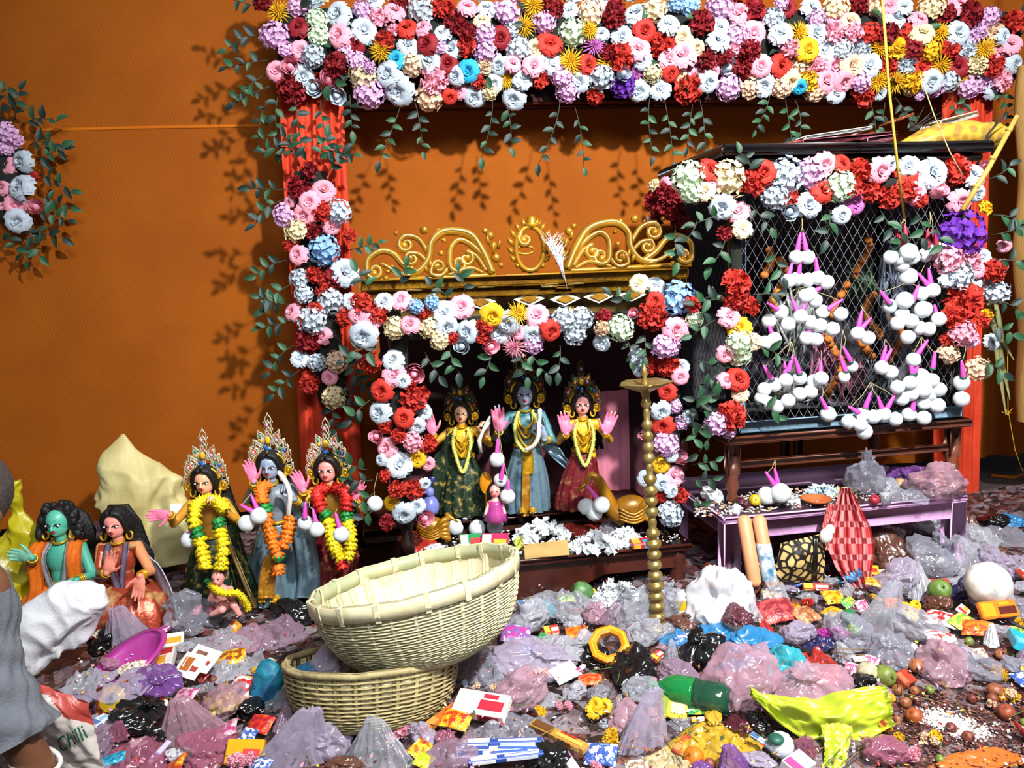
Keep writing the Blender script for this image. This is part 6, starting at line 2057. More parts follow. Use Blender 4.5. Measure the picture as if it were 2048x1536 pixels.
def bag_geo(kind, seed):
    sd = V((seed * 3.7, seed * 1.3, seed * .7))
    def rid(p, f):
        return min(.5, crease(p * f + sd)) - .22
    g = MB()
    if kind in ('puff', 'crump'):
        bm = bmesh.new()
        bmesh.ops.create_icosphere(bm, subdivisions=5, radius=1)
        st = V((1 + .35 * math.sin(seed * 2.1), 1 + .3 * math.cos(seed * 1.7), 1))
        tilt_ = M.Rotation(.5 * math.sin(seed * 5.1), 3, 'Y') @ M.Rotation(.4 * math.cos(seed * 3.3), 3, 'X')
        for v in bm.verts:
            n = v.co.normalized()
            q = n + V((noise.noise(n * 1.5 + sd), noise.noise(n * 1.5 - sd), 0)) * .35
            if kind == 'puff':
                k = max(0, (n.z - .55) / .45)
                fold = .10 * math.sin(math.atan2(n.y, n.x) * 9 + seed + 2 * noise.noise(n * 2 + sd)) * min(1, max(0, n.z + .3))
                r_ = 1 + .25 * noise.noise(n * 1.1 + sd) - .20 * rid(q, 1.3) + .16 * rdg(q * 1.7 + sd) + .08 * rdg(q * 3.7 - sd) + .02 * rdg(q * 8 + sd) + fold
                p = Vec3(n, r_)
                if k > 0:
                    w_ = 1 - .8 * min(1, k * 2.2) + 1.0 * max(0, k - .45) * 2
                    p.x *= w_
                    p.y *= w_
                    p.z += .25 * k + .12 * noise.noise(V((n.x * 6, n.y * 6, seed))) * k
                p.z *= .66
            else:
                r_ = 1 + .42 * noise.noise(n * 1.3 + sd) + .30 * rid(q, 1.2) + .26 * rdg(q * 1.5 + sd) + .16 * rdg(q * 3.1 - sd) + .05 * rdg(q * 6.5 + sd)
                p = Vec3(n, r_)
                p.z *= .58
            p = tilt_ @ p
            p.x *= st.x
            p.y *= st.y
            v.co = p
        zmin = {'puff': -.36, 'crump': -.32}[kind]
        for v in bm.verts:
            if v.co.z < zmin:
                v.co.z = zmin + (v.co.z - zmin) * .15
            v.co.z -= zmin
        g.v = [tuple(v.co) for v in bm.verts]
        g.f = [tuple(v.index for v in f.verts) for f in bm.faces]
        g.m = [0] * len(g.f)
        bm.free()
    elif kind == 'tall':   # film drawn up into a crooked peak, ribbed from base to tip
        def f(u, v):
            a = 2 * PI * u
            d = V((math.cos(a), math.sin(a), 0))
            q = V((d.x * 1.6, d.y * 1.6, v * 1.1)) + V((noise.noise(V((d.x, d.y, v * 2)) + sd), 0, 0)) * .5
            r_ = .52 * (1 - v) ** .75 + .10 + .10 * max(0, v - .8) * 3
            r_ *= 1 + .30 * rdg(V((d.x * 2.1, d.y * 2.1, v * .6)) + sd) + .22 * rdg(V((d.x * 4.6, d.y * 4.6, v * .9)) - sd) + .10 * rdg(q * 2.6 + sd) + .03 * rdg(q * 6 + sd)
            lean = .38 * math.sin(seed * 1.9) * v ** 1.3
            top = .10 * noise.noise(V((d.x * 4, d.y * 4, seed))) * max(0, v - .7) * 3
            return (d.x * r_ + lean, d.y * r_ * .72 + .2 * math.cos(seed * 2.3) * v, v * 1.15 + top)
        g.grid(f, 120, 70, True)
        n0 = len(g.v) - 120
        c_ = sum((V(x) for x in g.v[n0:]), V()) / 120
        g.v.append(tuple(c_ - V((0, 0, .1))))
        for j in range(120):
            g.f.append((n0 + j, n0 + (j + 1) % 120, len(g.v) - 1))
            g.m.append(0)
    else:  # sheet
        def f(u, v):
            x, y = u * 2 - 1, v * 2 - 1
            a = math.atan2(y, x)
            k = 1 + .28 * noise.noise(V((math.cos(a) * 1.5, math.sin(a) * 1.5, seed)))
            q = V((x * 1.1, y * 1.1, 0))
            q2 = q + V((noise.noise(q * 2 + sd), noise.noise(q * 2 - sd), 0)) * .3
            z = .22 + .30 * noise.noise(q * 1.1 + sd) + .24 * rid(q2, 1.4) + .22 * rdg(q2 * 1.4 + sd) + .14 * rdg(q2 * 3 - sd) + .05 * rdg(q2 * 6.6)
            ed = max(abs(x), abs(y))
            z *= 1 - .75 * max(0, ed - .6) / .4
            x2 = x * k + .15 * noise.noise(q * 2 + sd)
            y2 = y * k + .15 * noise.noise(q * 2 - sd)
            return (x2, y2, max(0, z))
        g.grid(f, 76, 76)
    a = np.array(g.v)
    w_ = a[:, 0].max() - a[:, 0].min()
    a[:, 0] -= (a[:, 0].max() + a[:, 0].min()) / 2
    g.v = [tuple(x) for x in a / w_]
    return g
def Vec3(n, r_):
    return V((n.x * r_, n.y * r_, n.z * r_))
GEO = {(k, i): bag_geo(k, i + 1) for k, n in (('puff', 5), ('crump', 6), ('tall', 4), ('sheet', 6)) for i in range(n)}
NV = {'puff': 5, 'crump': 6, 'tall': 4, 'sheet': 6}
BME = {k: g_.mesh('bag_film', FILM['clear']) for k, g_ in GEO.items()}
BN = {'puff': 'plastic_bag', 'crump': 'crumpled_bag', 'tall': 'upright_bag', 'sheet': 'plastic_sheet'}
TAKEN = []
LABELS = set()
def bag(kind, px, py, wpx, col, label, sy=1., sz=1., rz=None, lift=0., group=None, z=None, name=None):
    p = on_bed(px, py, lift) if z is None else atz(px, py, z)
    w_ = wpx * p.y / F * 1.18
    v = rnd.randrange(NV[kind])
    rz = rnd.uniform(0, 6.28) if rz is None else rz
    o = link(name or BN[kind], BME[kind, v], None, p, Quaternion((0, 0, 1), rz) @ Quaternion((1, 0, 0), rnd.uniform(-.12, .12)), V((w_, w_ * sy, w_ * sz)))
    o.material_slots[0].link = 'OBJECT'
    o.material_slots[0].material = FILM[col]
    tag(o, label, 'plastic bag', group)
    ORG[o.name] = p
    TAKEN.append((px, py, wpx))
    LABELS.add(label)
    return o
PRT = {}
def flatcol(h, rough=.38):
    return mat('print_' + h, h, rough, 0, .06, 14, .15, 30)
def carton(px, py, wpx, asp, cols, label, rz=0., tilt=0., th=.25, lift=.015, cat='box', name='carton', roll=0., z=None, panels=2):
    """a printed paper box: body plus proud printed panels"""
    p = on_bed(px, py, lift) if z is None else atz(px, py, z)
    L_ = wpx * p.y / F
    W_ = L_ * asp
    H_ = max(.012, W_ * th)
    q = Quaternion((0, 0, 1), rz) @ Quaternion((1, 0, 0), tilt) @ Quaternion((0, 1, 0), roll)
    o = link(name, MB().box((0, 0, H_ / 2), (L_, W_, H_), None, .0025).mesh('carton', flatcol(cols[0]), False), None, p, q)
    ORG[o.name] = p
    tag(o, label, cat)
    def pan(x0, x1, y0, y1, c):
        g = MB().box(((x0 + x1) / 2 * L_, (y0 + y1) / 2 * W_, H_ + .0012), ((x1 - x0) * L_, (y1 - y0) * W_, .0024), None, .0006)
        h = MB().box(((x0 + x1) / 2 * L_, -W_ / 2 - .0008, H_ / 2), ((x1 - x0) * L_ * .9, .0016, H_ * .7), None, .0005)
        link('side_panel', h.mesh('side_panel', flatcol(c), False), o)
        link('printed_panel', g.mesh('printed_panel', flatcol(c), False), o)
    if len(cols) > 1:
        pan(-.46, -.12, -.4, .4, cols[1])
    if len(cols) > 2:
        pan(-.02, .44, -.30, .12, cols[2])
    if len(cols) > 3:
        pan(.02, .30, .2, .38, cols[3])
    TAKEN.append((px, py, wpx))
    LABELS.add(label)
    return o
def packet_geo(seed):
    def f(s_):
        def g_(u, v):
            x, y = u * 2 - 1, v * 2 - 1
            b = max(0, 1 - x ** 4) * max(0, 1 - y ** 4)
            w_ = .20 * b ** .6 + .03 * noise.noise(V((x * 4, y * 4, seed + s_))) + .02 * abs(noise.noise(V((x * 7, y * 3, seed))))
            cr = .012 * math.sin(y * 40) if abs(x) > .86 else 0
            return (x * .5, y * .36, .12 + s_ * w_ * .5 + cr + .05 * math.sin(x * 2 + seed))
        return g_
    g = MB().grid(f(1), 22, 16).grid(f(-1), 22, 16)
    return g
PGEO = [packet_geo(i) for i in range(4)]
def prt_mat(c1, c2, c3):
    k = 'foil_' + c1 + c2 + c3
    if k in MATS:
        return MATS[k]
    m = mat(k, c1, .28, .1, 0, 5, .4, 16)
    r = [n for n in m.node_tree.nodes if n.type == 'VALTORGB'][0]
    r.color_ramp.interpolation = 'CONSTANT'
    e = r.color_ramp.elements
    e[0].position, e[0].color = 0, (*srgb(c2), 1)
    e[1].position, e[1].color = .46, (*srgb(c1), 1)
    x = e.new(.60)
    x.color = (*srgb(c3), 1)
    t = [n for n in m.node_tree.nodes if n.type == 'TEX_NOISE'][0]
    t.inputs['Scale'].default_value = 4.5
    return m
PME = {}
def packet(px, py, wpx, cols, label, rz=None, tilt=0., lift=.02, z=None, cat='packet', name='foil_packet'):
    p = on_bed(px, py, lift) if z is None else atz(px, py, z)
    w_ = wpx * p.y / F
    v = rnd.randrange(4)
    if (v, cols) not in PME:
        PME[v, cols] = PGEO[v].mesh('packet', prt_mat(*cols))
    rz = rnd.uniform(-.8, .8) if rz is None else rz
    o = link(name, PME[v, cols], None, p, Quaternion((0, 0, 1), rz) @ Quaternion((1, 0, 0), tilt + rnd.uniform(.0, .5)), w_)
    tag(o, label, cat)
    ORG[o.name] = p
    TAKEN.append((px, py, wpx))
    LABELS.add(label)
    return o
FRU = {}
def fruit(px, py, wpx, col, label, kind='fruit', lift=0., sq=.92, z=None, group=None, track=True):
    p = on_bed(px, py + wpx * .3, lift) if z is None else atz(px, py + wpx * .3, z)
    r_ = wpx * p.y / F / 2
    k = (col, kind)
    if k not in FRU:
        g = MB().lathe([(.02, -.46), (.22, -.48), (.42, -.30), (.5, 0), (.43, .28), (.25, .44), (.08, .42), (.02, .38)], (0, 0, 0), 20)
        FRU[k] = g.mesh(kind, mat('fruit_' + col, col, .4, 0, .2, 4, .15, 50))
    q = Quaternion((rnd.uniform(-1, 1), rnd.uniform(-1, 1), rnd.uniform(-1, 1), 1.2)).normalized()
    o = link(kind, FRU[k], None, p + V((0, 0, r_ * sq)), q, V((r_ * 2, r_ * 2, r_ * 2 * (1.15 if kind == 'mango' else .95))))
    tag(o, label, 'fruit', group)
    if track:
        TAKEN.append((px, py, wpx))
    if kind not in ('white_ball', 'betel_nut'):
        link('stem', FSTEM, o)
    LABELS.add(label)
    return o
FSTEM = MB().tube([(0, 0, .36), (.01, 0, .46), (.03, .01, .52)], [.035, .025, .03], 6).mesh('stem', mat('fruit_stem', '4a3a24', .8))
def blossoms(px, py, wpx, cols, label, n=7, T='C', cat='flowers', lift=.01, z=None, name='flower_heap'):
    p = on_bed(px, py, lift) if z is None else atz(px, py, z)
    w_ = wpx * p.y / F
    t = thing(name, label, cat, p)
    for i in range(n):
        a, r_ = rnd.uniform(0, 6.28), rnd.uniform(0, .36) * w_
        q = p + V((r_ * math.cos(a), r_ * math.sin(a), rnd.uniform(.0, .02) + (.36 * w_ - r_) * .25))
        flower(t, q, w_ * rnd.uniform(.34, .5), T if isinstance(T, str) and len(T) == 1 else rnd.choice(T), rnd.choice(cols), V((rnd.uniform(-.4, .4), -.7, .8)))
    TAKEN.append((px, py, wpx))
    LABELS.add(label)
    return t
FRILL = [frilly_mesh(31 + i, 60) for i in range(2)]
def frill_heap(px, py, wpx, hpx, label, z=None, lift=0., col='f2f6f8', n=90):
    """shredded floss flowers nobody could count: one stuff object"""
    p = on_bed(px, py, lift) if z is None else atz(px, py, z)
    k = p.y / F
    g = MB()
    for i in range(n):
        a, r_ = rnd.uniform(0, 6.28), math.sqrt(rnd.random())
        c = V((r_ * math.cos(a) * wpx * .5, r_ * math.sin(a) * wpx * .3, (1 - r_ * r_) * hpx * rnd.uniform(.2, .9))) * k
        R_ = rot_to((rnd.uniform(-1, 1), rnd.uniform(-1, .3), rnd.uniform(0, 1)), rnd.random() * 6)
        s_ = 9 * k
        vs, fs = [c], []
        for j in range(9):
            a2 = 2 * PI * j / 9
            rr = s_ * (1.15 if j % 2 else .7)
            vs.append(c + R_ @ V((rr * math.cos(a2), rr * math.sin(a2), s_ * rnd.uniform(.0, .6))))
        for j in range(9):
            fs.append((0, 1 + j, 1 + (j + 1) % 9))
        g.add(vs, fs)
    g.v = [(x - 0, y, z_) for x, y, z_ in g.v]
    o = link('floss_heap', g.mesh('floss_heap', mat('floss_' + col, col, .75, 0, .05, 9), False), None, p)
    tag(o, label, 'flower heap', None, 'stuff')
    TAKEN.append((px, py, wpx))
    return o
def sheet_paper(px, py, wpx, col, label, asp=.7, rz=0., tilt=.2, lift=.03, z=None, cat='paper', name='paper_sheet', prints=()):
    p = on_bed(px, py, lift) if z is None else atz(px, py, z)
    w_ = wpx * p.y / F
    sd = rnd.random() * 9
    def f(s_):
        return lambda u, v: ((u - .5) * w_, (v - .5) * w_ * asp, .04 * w_ * math.sin(u * 3 + sd) + .05 * w_ * noise.noise(V((u * 2, v * 2, sd))) + s_)
    g = MB().grid(f(.0015), 12, 9).grid(f(-.0005), 12, 9)
    q = Quaternion((0, 0, 1), rz) @ Quaternion((1, 0, 0), tilt)
    o = link(name, g.mesh(name, flatcol(col, .6)), None, p, q)
    tag(o, label, cat)
    ORG[o.name] = p
    for (u0, u1, v0, v1, c) in prints:
        h = MB().grid(lambda u, v: V(f(.003)(u0 + (u1 - u0) * u, v0 + (v1 - v0) * v)), 6, 5)
        link('printed_panel', h.mesh('printed_panel', flatcol(c)), o)
    TAKEN.append((px, py, wpx))
    LABELS.add(label)
    return o
# ---------------------------------------------------------------- left
bag('tall', 262, 1292, 92, 'lilac', 'tall twisted lilac bag right of the white woven sack', .7, 1.1, .5)
bag('crump', 385, 1250, 100, 'grey', 'grey crumpled bag in front of the seated idol in copper brocade')
bag('sheet', 486, 1288, 110, 'pink', 'pinkish bag below the baby doll')
bag('sheet', 545, 1275, 120, 'mauve', 'mauve film left of the tilted basket at the foot of the grey-blue idol')
bag('crump', 592, 1240, 95, 'black', 'black bag crumpled against the left tip of the tilted basket')
bag('crump', 215, 1295, 60, 'black', 'small black bag between the white sack and the magenta basin')
bag('sheet', 440, 1290, 100, 'clear', 'clear film with gold wrapper above the white cards')
bag('crump', 330, 1095, 100, 'grey', 'grey bag wedged behind the long-haired seated idol', z=.1)
bag('crump', 180, 1075, 80, 'mauve', 'dim mauve bag between the two seated idols', z=.12)
# magenta basin with scraps
p = on_bed(278, 1345)
t = thing('plastic_basin', 'magenta plastic basin half buried under lilac film, right of the white sack', 'basin', p)
RBS = M.Rotation(-.35, 3, 'Y') @ M.Rotation(.25, 3, 'X')
part('basin_bowl', MB().lathe([(.05, .0), (.085, .01), (.125, .06), (.14, .075), (.142, .072), (.12, .05), (.08, .004), (.05, -.004)], p + V((0, 0, .0)), 40, 0, None, RBS, False), FILM['magenta'], t)
part('basin_rim', MB().lathe([(.136, .07), (.152, .072), (.152, .08), (.136, .082)], p + V((0, 0, .0)), 40, 0, None, RBS, False), FILM['magenta'], t)
bag('puff', 318, 1375, 100, 'purple', 'purple translucent bag slumped over the magenta basin', .8, .8, lift=.05)
bag('sheet', 262, 1372, 120, 'lilac', 'lilac film sagging over the front of the magenta basin', .8, .8, lift=.07)
frill_heap(272, 1338, 60, 14, 'pale puffed flower scraps inside the magenta basin', lift=.07, col='d8c8b8', n=40)
for i, (x, y, c, pr) in enumerate(((382, 1332, 'eeeae6', 'c8702c'), (405, 1318, 'f0eeec', '8a5a4a'))):
    sheet_paper(x, y, 72, c, ['white printed card with an orange picture beside the magenta basin', 'white printed card with a brown picture lying on the other card'][i], .75, -.5, .55, .08 + .02 * i, cat='card', name='printed_card', prints=((.15, .55, .25, .8, pr), (.6, .85, .3, .5, 'b04a3a')))
packet(462, 1322, 62, ('d8b028', '9a4a18', 'e8dcc0'), 'gold and brown print packet right of the white cards', .3)
bag('sheet', 468, 1340, 90, 'silver', 'silvery film under the gold and brown packet')
# teal printed bundle
p = on_bed(520, 1405)
sack('cloth_bundle', 'teal printed cloth bundle bent against the lower basket', [(456, 1378, 12, .05), (480, 1388, 22), (510, 1395, 27), (530, 1375, 32), (535, 1345, 30), (532, 1322, 16)], p.y, mat('teal_print_cloth', '14808e', .55, 0, .3, 16, .4, 30, 1, .4, '1c4a78'), 8, 'cloth', amp=.42)
bag('puff', 288, 1445, 110, 'black', 'round black bag below the magenta basin', 1, 1)
bag('crump', 330, 1470, 80, 'black', 'flattened black bag right under the round black bag')
# gold disc packet
p = on_bed(228, 1398, .05)
t = thing('incense_tin', 'orange packet with a yellow scalloped disc print near the carrier bag', 'packet', p)
RD = M.Rotation(1.0, 3, 'X')
part('tin_body', MB().box(p, (.115, .10, .03), M.Rotation(.95, 3, 'X') @ M.Rotation(.2, 3, 'Z'), .006), flatcol('a84818'), t)
part('printed_disc', MB().lathe([(.001, .019), (.043, .018), (.045, .016)], p, 40, 0, lambda q, z: 1 + .05 * math.cos(q * 16), RD, False), flatcol('e8bc20'), t)
part('printed_ring', MB().lathe([(.001, .0215), (.02, .021), (.021, .019)], p, 30, 0, None, RD, False), flatcol('9aa088'), t)
part('printed_centre', MB().lathe([(.001, .0235), (.007, .023)], p, 16, 0, None, RD, False), m_black, t)
TAKEN.append((228, 1380, 70))
bag('sheet', 175, 1370, 90, 'silver', 'dark silvery film between the white sack and the printed carrier bag')
bag('tall', 385, 1475, 130, 'pink', 'large upright pinkish bag right of the round black bag', .7, .75, .2)
bag('crump', 450, 1420, 120, 'pink', 'pinkish crumpled bag in front of the teal bundle')
packet(455, 1412, 80, ('d8b838', 'b0882c', 'e4d08c'), 'yellow paper wrapper folded in front of the teal bundle', .5)
packet(522, 1452, 58, ('d83a1c', 'a8202c', 'e87a3c'), 'red and orange packet below the teal bundle')
carton(492, 1505, 82, .62, ('f0a818', 'f0a818', 'e84a3a'), 'yellow box with a red printed patch at the bottom edge', -.1, .9, .25, .03)
bag('tall', 590, 1520, 150, 'lilac', 'large ribbed lilac bag standing in front of the lower basket', .6, .85, .1)
bag('crump', 660, 1500, 90, 'lilac', 'lilac bag against the right side of the large ribbed bag')
bag('sheet', 270, 1525, 130, 'rose', 'dusky rose film at the bottom edge near the carrier bag')
bag('crump', 190, 1500, 90, 'mauve', 'mauve bag right of the carrier bag lettering')
packet(228, 1522, 46, ('2aa8c8', '1c7aa0', '8ad8e0'), 'cyan packet at the bottom edge right of the carrier bag')
carton(318, 1508, 74, .16, ('c8c0dc', '9a90c0'), 'thin lavender box standing up at the bottom edge', 1.45, .4, .8)
bag('crump', 420, 1510, 110, 'rose', 'dusky rose bag left of the yellow box with the red patch')
blossoms(480, 1534, 70, 'p', 'pink blossoms at the bottom edge under the yellow box', 6)
# ---------------------------------------------------------------- centre
bag('crump', 610, 1355, 60, 'blue', 'blue bag lying inside the lower basket', z=.16)
bag('crump', 660, 1350, 80, 'lilac', 'lilac bag lying inside the lower basket', z=.16)
bag('crump', 718, 1465, 66, 'lilac', 'small lilac bag under the front of the lower basket')
bag('tall', 760, 1525, 150, 'clear', 'large clear bag full of pale wrappers below the baskets', .7, .62)
packet(848, 1525, 50, ('e8d21c', 'a8c030', 'f0e88c'), 'yellow-green wrapper at the bottom edge below the baskets', 1.2)
blossoms(800, 1462, 90, 'p', 'pale pink petals heaped in front of the lower basket', 9, 'C')
blossoms(860, 1408, 66, 'p', 'pale pink flowers at the right foot of the lower basket', 6, 'C')
bag('crump', 905, 1528, 110, 'mauve', 'mauve ribbed film at the bottom edge left of the blue boxes')
carton(880, 1440, 120, .16, ('c8602a', 'e09040'), 'long thin orange incense box leaning by the lower basket', .95, .25, .7)
carton(965, 1418, 118, .5, ('e8e4de', 'e8e4de', 'b8283c', 'b8283c'), 'white box with dark red print right of the long orange box', -.35, .35, .35, .03)
packet(912, 1445, 66, ('e8a020', 'd03a1c', 'f0d040'), 'red and yellow wrapper lying against the white box with dark red print')
for i, (x, y) in enumerate(((1000, 1505), (1000, 1490), (985, 1514), (1012, 1520))):
    carton(x, y, 190 - i * 8, .085, ('2a4a9c', 'e8eaf0', 'd0d8ec') if i % 2 else ('dce2ee', '2a4a9c', '3a62b0'), ['blue and white incense box, rearmost of the bundle at the bottom edge', 'blue box lying second in the incense bundle at the bottom edge', 'white and blue incense box, third of the bundle at the bottom edge', 'blue incense box, nearest of the bundle at the bottom edge'][i], -.08 + .07 * i, .1, .8, .03 + .012 * (i % 2))
carton(1118, 1478, 150, .16, ('b88a3c', '6a4420', 'd8b050', 'c03020'), 'long tan and brown incense box slanting down towards the right', -.75, .1, .6, .04)
bag('sheet', 1030, 1470, 120, 'grey', 'grey film sheet behind the blue and white incense bundle')
bag('puff', 955, 1350, 80, 'grey', 'round grey bag at the right rim of the lower basket', 1, 1.2)
bag('puff', 1068, 1345, 160, 'lilac', 'largest puffed lilac bag right of the two baskets', .8, .8)
bag('crump', 1035, 1405, 95, 'pink', 'pinkish twisted bag below the largest puffed lilac bag')
frill_heap(1080, 1352, 40, 12, 'pinkish floss scraps stuck on the largest puffed lilac bag', lift=.06, col='d8a8a8', n=26)
sheet_paper(1130, 1345, 60, 'e4e6ea', 'white paper sachet right of the largest puffed lilac bag', .7, .6, .4)
bag('sheet', 1150, 1300, 110, 'silver', 'silvery sachets film left of the orange ring')
bag('crump', 1196, 1395, 62, 'grey', 'small grey bag below the orange ring')
packet(1180, 1365, 50, ('e07038', 'd8401c', 'f0b090'), 'orange and pink wrapper between the grey bag and the puffed lilac bag')
blossoms(1192, 1425, 76, 'y', 'yellow flower wrapper heap in front of the small grey bag', 5, 'R')
bag('sheet', 1080, 1400, 70, 'clear', 'clear film with sticks beside the pinkish twisted bag')
packet(1032, 1272, 62, ('8a5aa0', 'b83a90', 'd8d0e0'), 'purple and magenta packet right of the tilted basket')
bag('crump', 1055, 1255, 80, 'silver', 'silvery bag between the tilted basket and the purple packet')
packet(1090, 1280, 34, ('40b060', '2a8a40', 'a0e0b0'), 'small green wrapper in front of the silvery bag')
packet(1152, 1268, 44, ('e87a1c', 'c8501c', 'f0b040'), 'small orange wrapper left of the orange ring')
fruit(1165, 1188, 42, '5c8a50', 'green mango below the altar edge', 'mango')
packet(1132, 1200, 36, ('a8c83c', '5a8a2c', 'd8e890'), 'small lime leaf wrapper left of the green mango')
blossoms(1190, 1192, 34, 'y', 'yellow flower right beside the green mango', 3, 'R')
frill_heap(1235, 1200, 105, 48, 'white floss flower heap between the mango and the brass lamp', n=130)
bag('sheet', 1110, 1215, 120, 'clear', 'pale bluish film under the altar apron')
bag('crump', 1085, 1225, 60, 'turquoise', 'small turquoise film scrap under the altar apron')
# orange ring
p = on_bed(1218, 1290, .07)
t = thing('plastic_ring', 'orange octagonal plastic frame with an open middle left of the brass lamp', 'frame', p)
RF = M.Rotation(-.25, 3, 'Z') @ M.Rotation(.6, 3, 'X')
part('frame_ring', MB().lathe([(.048, -.012), (.076, -.012), (.078, .012), (.060, .016), (.048, .010), (.048, -.012)], p, 8, 0, None, RF, False), flatcol('e08a14', .3), t, False)
part('frame_lip', MB().lathe([(.058, .013), (.066, .018), (.072, .014)], p, 8, 0, None, RF, False), flatcol('f0b030', .3), t, False)
TAKEN.append((1218, 1280, 80))
bag('crump', 1262, 1348, 115, 'black', 'wide black bag in front of the brass lamp')
bag('crump', 1185, 1320, 60, 'black', 'small black scrap of film left of the wide black bag')
# ---------------------------------------------------------------- right of the lamp
bag('puff', 1270, 1245, 95, 'clear', 'clear puffed bag behind the foot of the brass lamp', .8, 1.5)
bag('puff', 1338, 1225, 80, 'clear', 'clear puffed bag right of the brass lamp', .8, 1.3)
p = on_bed(1366, 1228)
t = thing('small_tin', 'small white jar with a yellow label right of the brass lamp', 'jar', p)
part('jar', MB().lathe([(.03, 0), (.033, .01), (.033, .075), (.026, .085), (.026, .1), (.004, .1)], p, 20), mat('white_paint', 'ece8e2', .5), t)
part('yellow_label', MB().lathe([(.0338, .03), (.0338, .07)], p, 20, 0, None, None, False), flatcol('d8b418'), t)
bag('crump', 1440, 1232, 132, 'white', 'white plastic bag with a maroon scrap on it in front of the two peach tubes', .8, 1.0, .4)
bag('crump', 1475, 1240, 56, 'maroon', 'maroon scrap of film on the white plastic bag', lift=.05)
bag('puff', 1487, 1182, 66, 'brown', 'brown bag between the white plastic bag and the bench leg')
bag('puff', 1550, 1212, 84, 'clear', 'clear bag of white and yellow scraps in front of the scroll print bag', .8, 1.1)
packet(1545, 1195, 40, ('e8e4dc', 'c8a030', 'd83a3a'), 'white and yellow packet inside the clear bag by the scroll print bag', lift=.05)
packet(1552, 1228, 82, ('b84a4a', '8a2a34', 'd88a7a'), 'dull red long packet in front of the clear bag of scraps', .2)
packet(1666, 1198, 48, ('e8b01c', 'c87a14', 'f0d870'), 'upper yellow packet below the red checked cloth', .2)
packet(1665, 1228, 42, ('e8c01c', 'd88a1c', 'f0e0a0'), 'lower yellow packet with an orange edge below the red checked cloth', .5)
packet(1610, 1235, 60, ('c8885c', '9a5a38', 'e0c0a0'), 'tan packet left of the lower yellow packet')
fruit(1697, 1238, 34, '1c8a4c', 'small green ball right of the lower yellow packet', 'lime_fruit')
bag('crump', 1665, 1275, 62, 'magenta', 'magenta crumpled film below the small green ball')
bag('sheet', 1632, 1288, 66, 'navy', 'navy blue film left of the magenta film')
bag('crump', 1595, 1280, 90, 'lilac', 'lilac bag behind the red orange cloth')
bag('tall', 1755, 1262, 110, 'clear', 'tall clear bag below the red checked cloth', .7, 1.05, .3)
bag('crump', 1708, 1285, 80, 'grey', 'grey bag at the foot of the tall clear bag')
bag('puff', 1782, 1318, 90, 'grey', 'round dark grey bag below the tall clear bag')
bag('crump', 1835, 1268, 120, 'clear', 'wide clear bag left of the red and white triangular packet')
packet(1885, 1245, 64, ('e8e4e0', 'c82a2c', 'f0f0f0'), 'red and white triangular packet on the right heap', -.6)
packet(1882, 1280, 60, ('ece8e4', 'd83a34', 'f0e0d8'), 'white and red wrapper below the triangular packet', -.3)
blossoms(1822, 1225, 66, 'y', 'yellow flower heads behind the wide clear bag', 5, 'R')
fruit(1878, 1186, 46, '6a8a3c', 'green mango on the right heap under a red strip', 'mango', .04)
carton(1868, 1168, 62, .25, ('c84038', 'e8b0a8'), 'red and pink strip box behind the green mango on the right heap', .1, .2, .5, .05)
bag('puff', 1978, 1208, 130, 'clear', 'large clear bag around a white ball at the right edge', .9, 1.0)
fruit(1975, 1178, 92, 'e8e4de', 'big white ball inside the clear bag at the right edge', 'white_ball', .05)
carton(1992, 1220, 84, .42, ('e87a1c', 'e8a020', '5a2018', 'e8a020'), 'orange packet with a dark printed panel on the right heap', .12, .95, .3, .05)
packet(1955, 1262, 60, ('c8502c', 'e8801c', 'd8a040'), 'orange brown wrapper under the orange packet with dark panel')
carton(2036, 1290, 66, .5, ('2ab0cc', '7ad0dc'), 'cyan tube shaped packet at the right edge', 1.2, .3, .6, .03)
packet(1925, 1250, 60, ('d8c84c', '7ab03c', 'e8e0b0'), 'yellow and green wrapper left of the orange brown wrapper')
bag('crump', 1945, 1340, 105, 'grey', 'grey crumpled bag above the brown husk pile')
bag('crump', 1885, 1350, 90, 'pink', 'pink film left of the grey bag above the brown husk pile')
bag('sheet', 1428, 1300, 150, 'blue', 'bright blue plastic sheet behind the small black bag')
bag('crump', 1520, 1310, 120, 'blue', 'crumpled blue plastic right of the bright blue sheet')
bag('puff', 1405, 1325, 76, 'black', 'small round black bag on the blue sheet')
bag('sheet', 1540, 1318, 130, 'black', 'long black film lying across the blue plastic')
blossoms(1482, 1298, 40, 'p', 'salmon flower lying on the blue plastic', 4, 'C')
p = on_bed(1630, 1340)
bag('sheet', 1632, 1338, 125, 'red', 'red orange cloth like sheet in the middle of the right heap', .6, .9)
bag('crump', 1578, 1352, 110, 'turquoise', 'turquoise crumpled film left of the red orange sheet')
bag('crump', 1478, 1395, 150, 'pink', 'pinkish clear bag right behind the green bottle', .8, .9)
bag('puff', 1622, 1400, 150, 'pink', 'pinkish shining bag above the yellow-green bag', .6, .55)
bag('crump', 1712, 1378, 76, 'black', 'black glove like film above the yellow-green bag')
fruit(1735, 1350, 46, 'c8bc98', 'beige round fruit beside the black glove like film', 'round_fruit')
fruit(1768, 1356, 46, '7a8a3c', 'green mango right of the beige round fruit', 'mango')
carton(1805, 1362, 40, .8, ('a83a24', 'c86a4c'), 'small red box right of the green mango', .5, .5, .5)
fruit(1795, 1382, 24, '9a5a30', 'brown nut right below the green mango', 'betel_nut')
fruit(1832, 1335, 32, 'b0683c', 'orange brown nut on the right heap', 'betel_nut')
fruit(1857, 1332, 26, '2c4a2c', 'small dark green fruit beside the orange brown nut', 'lime_fruit')
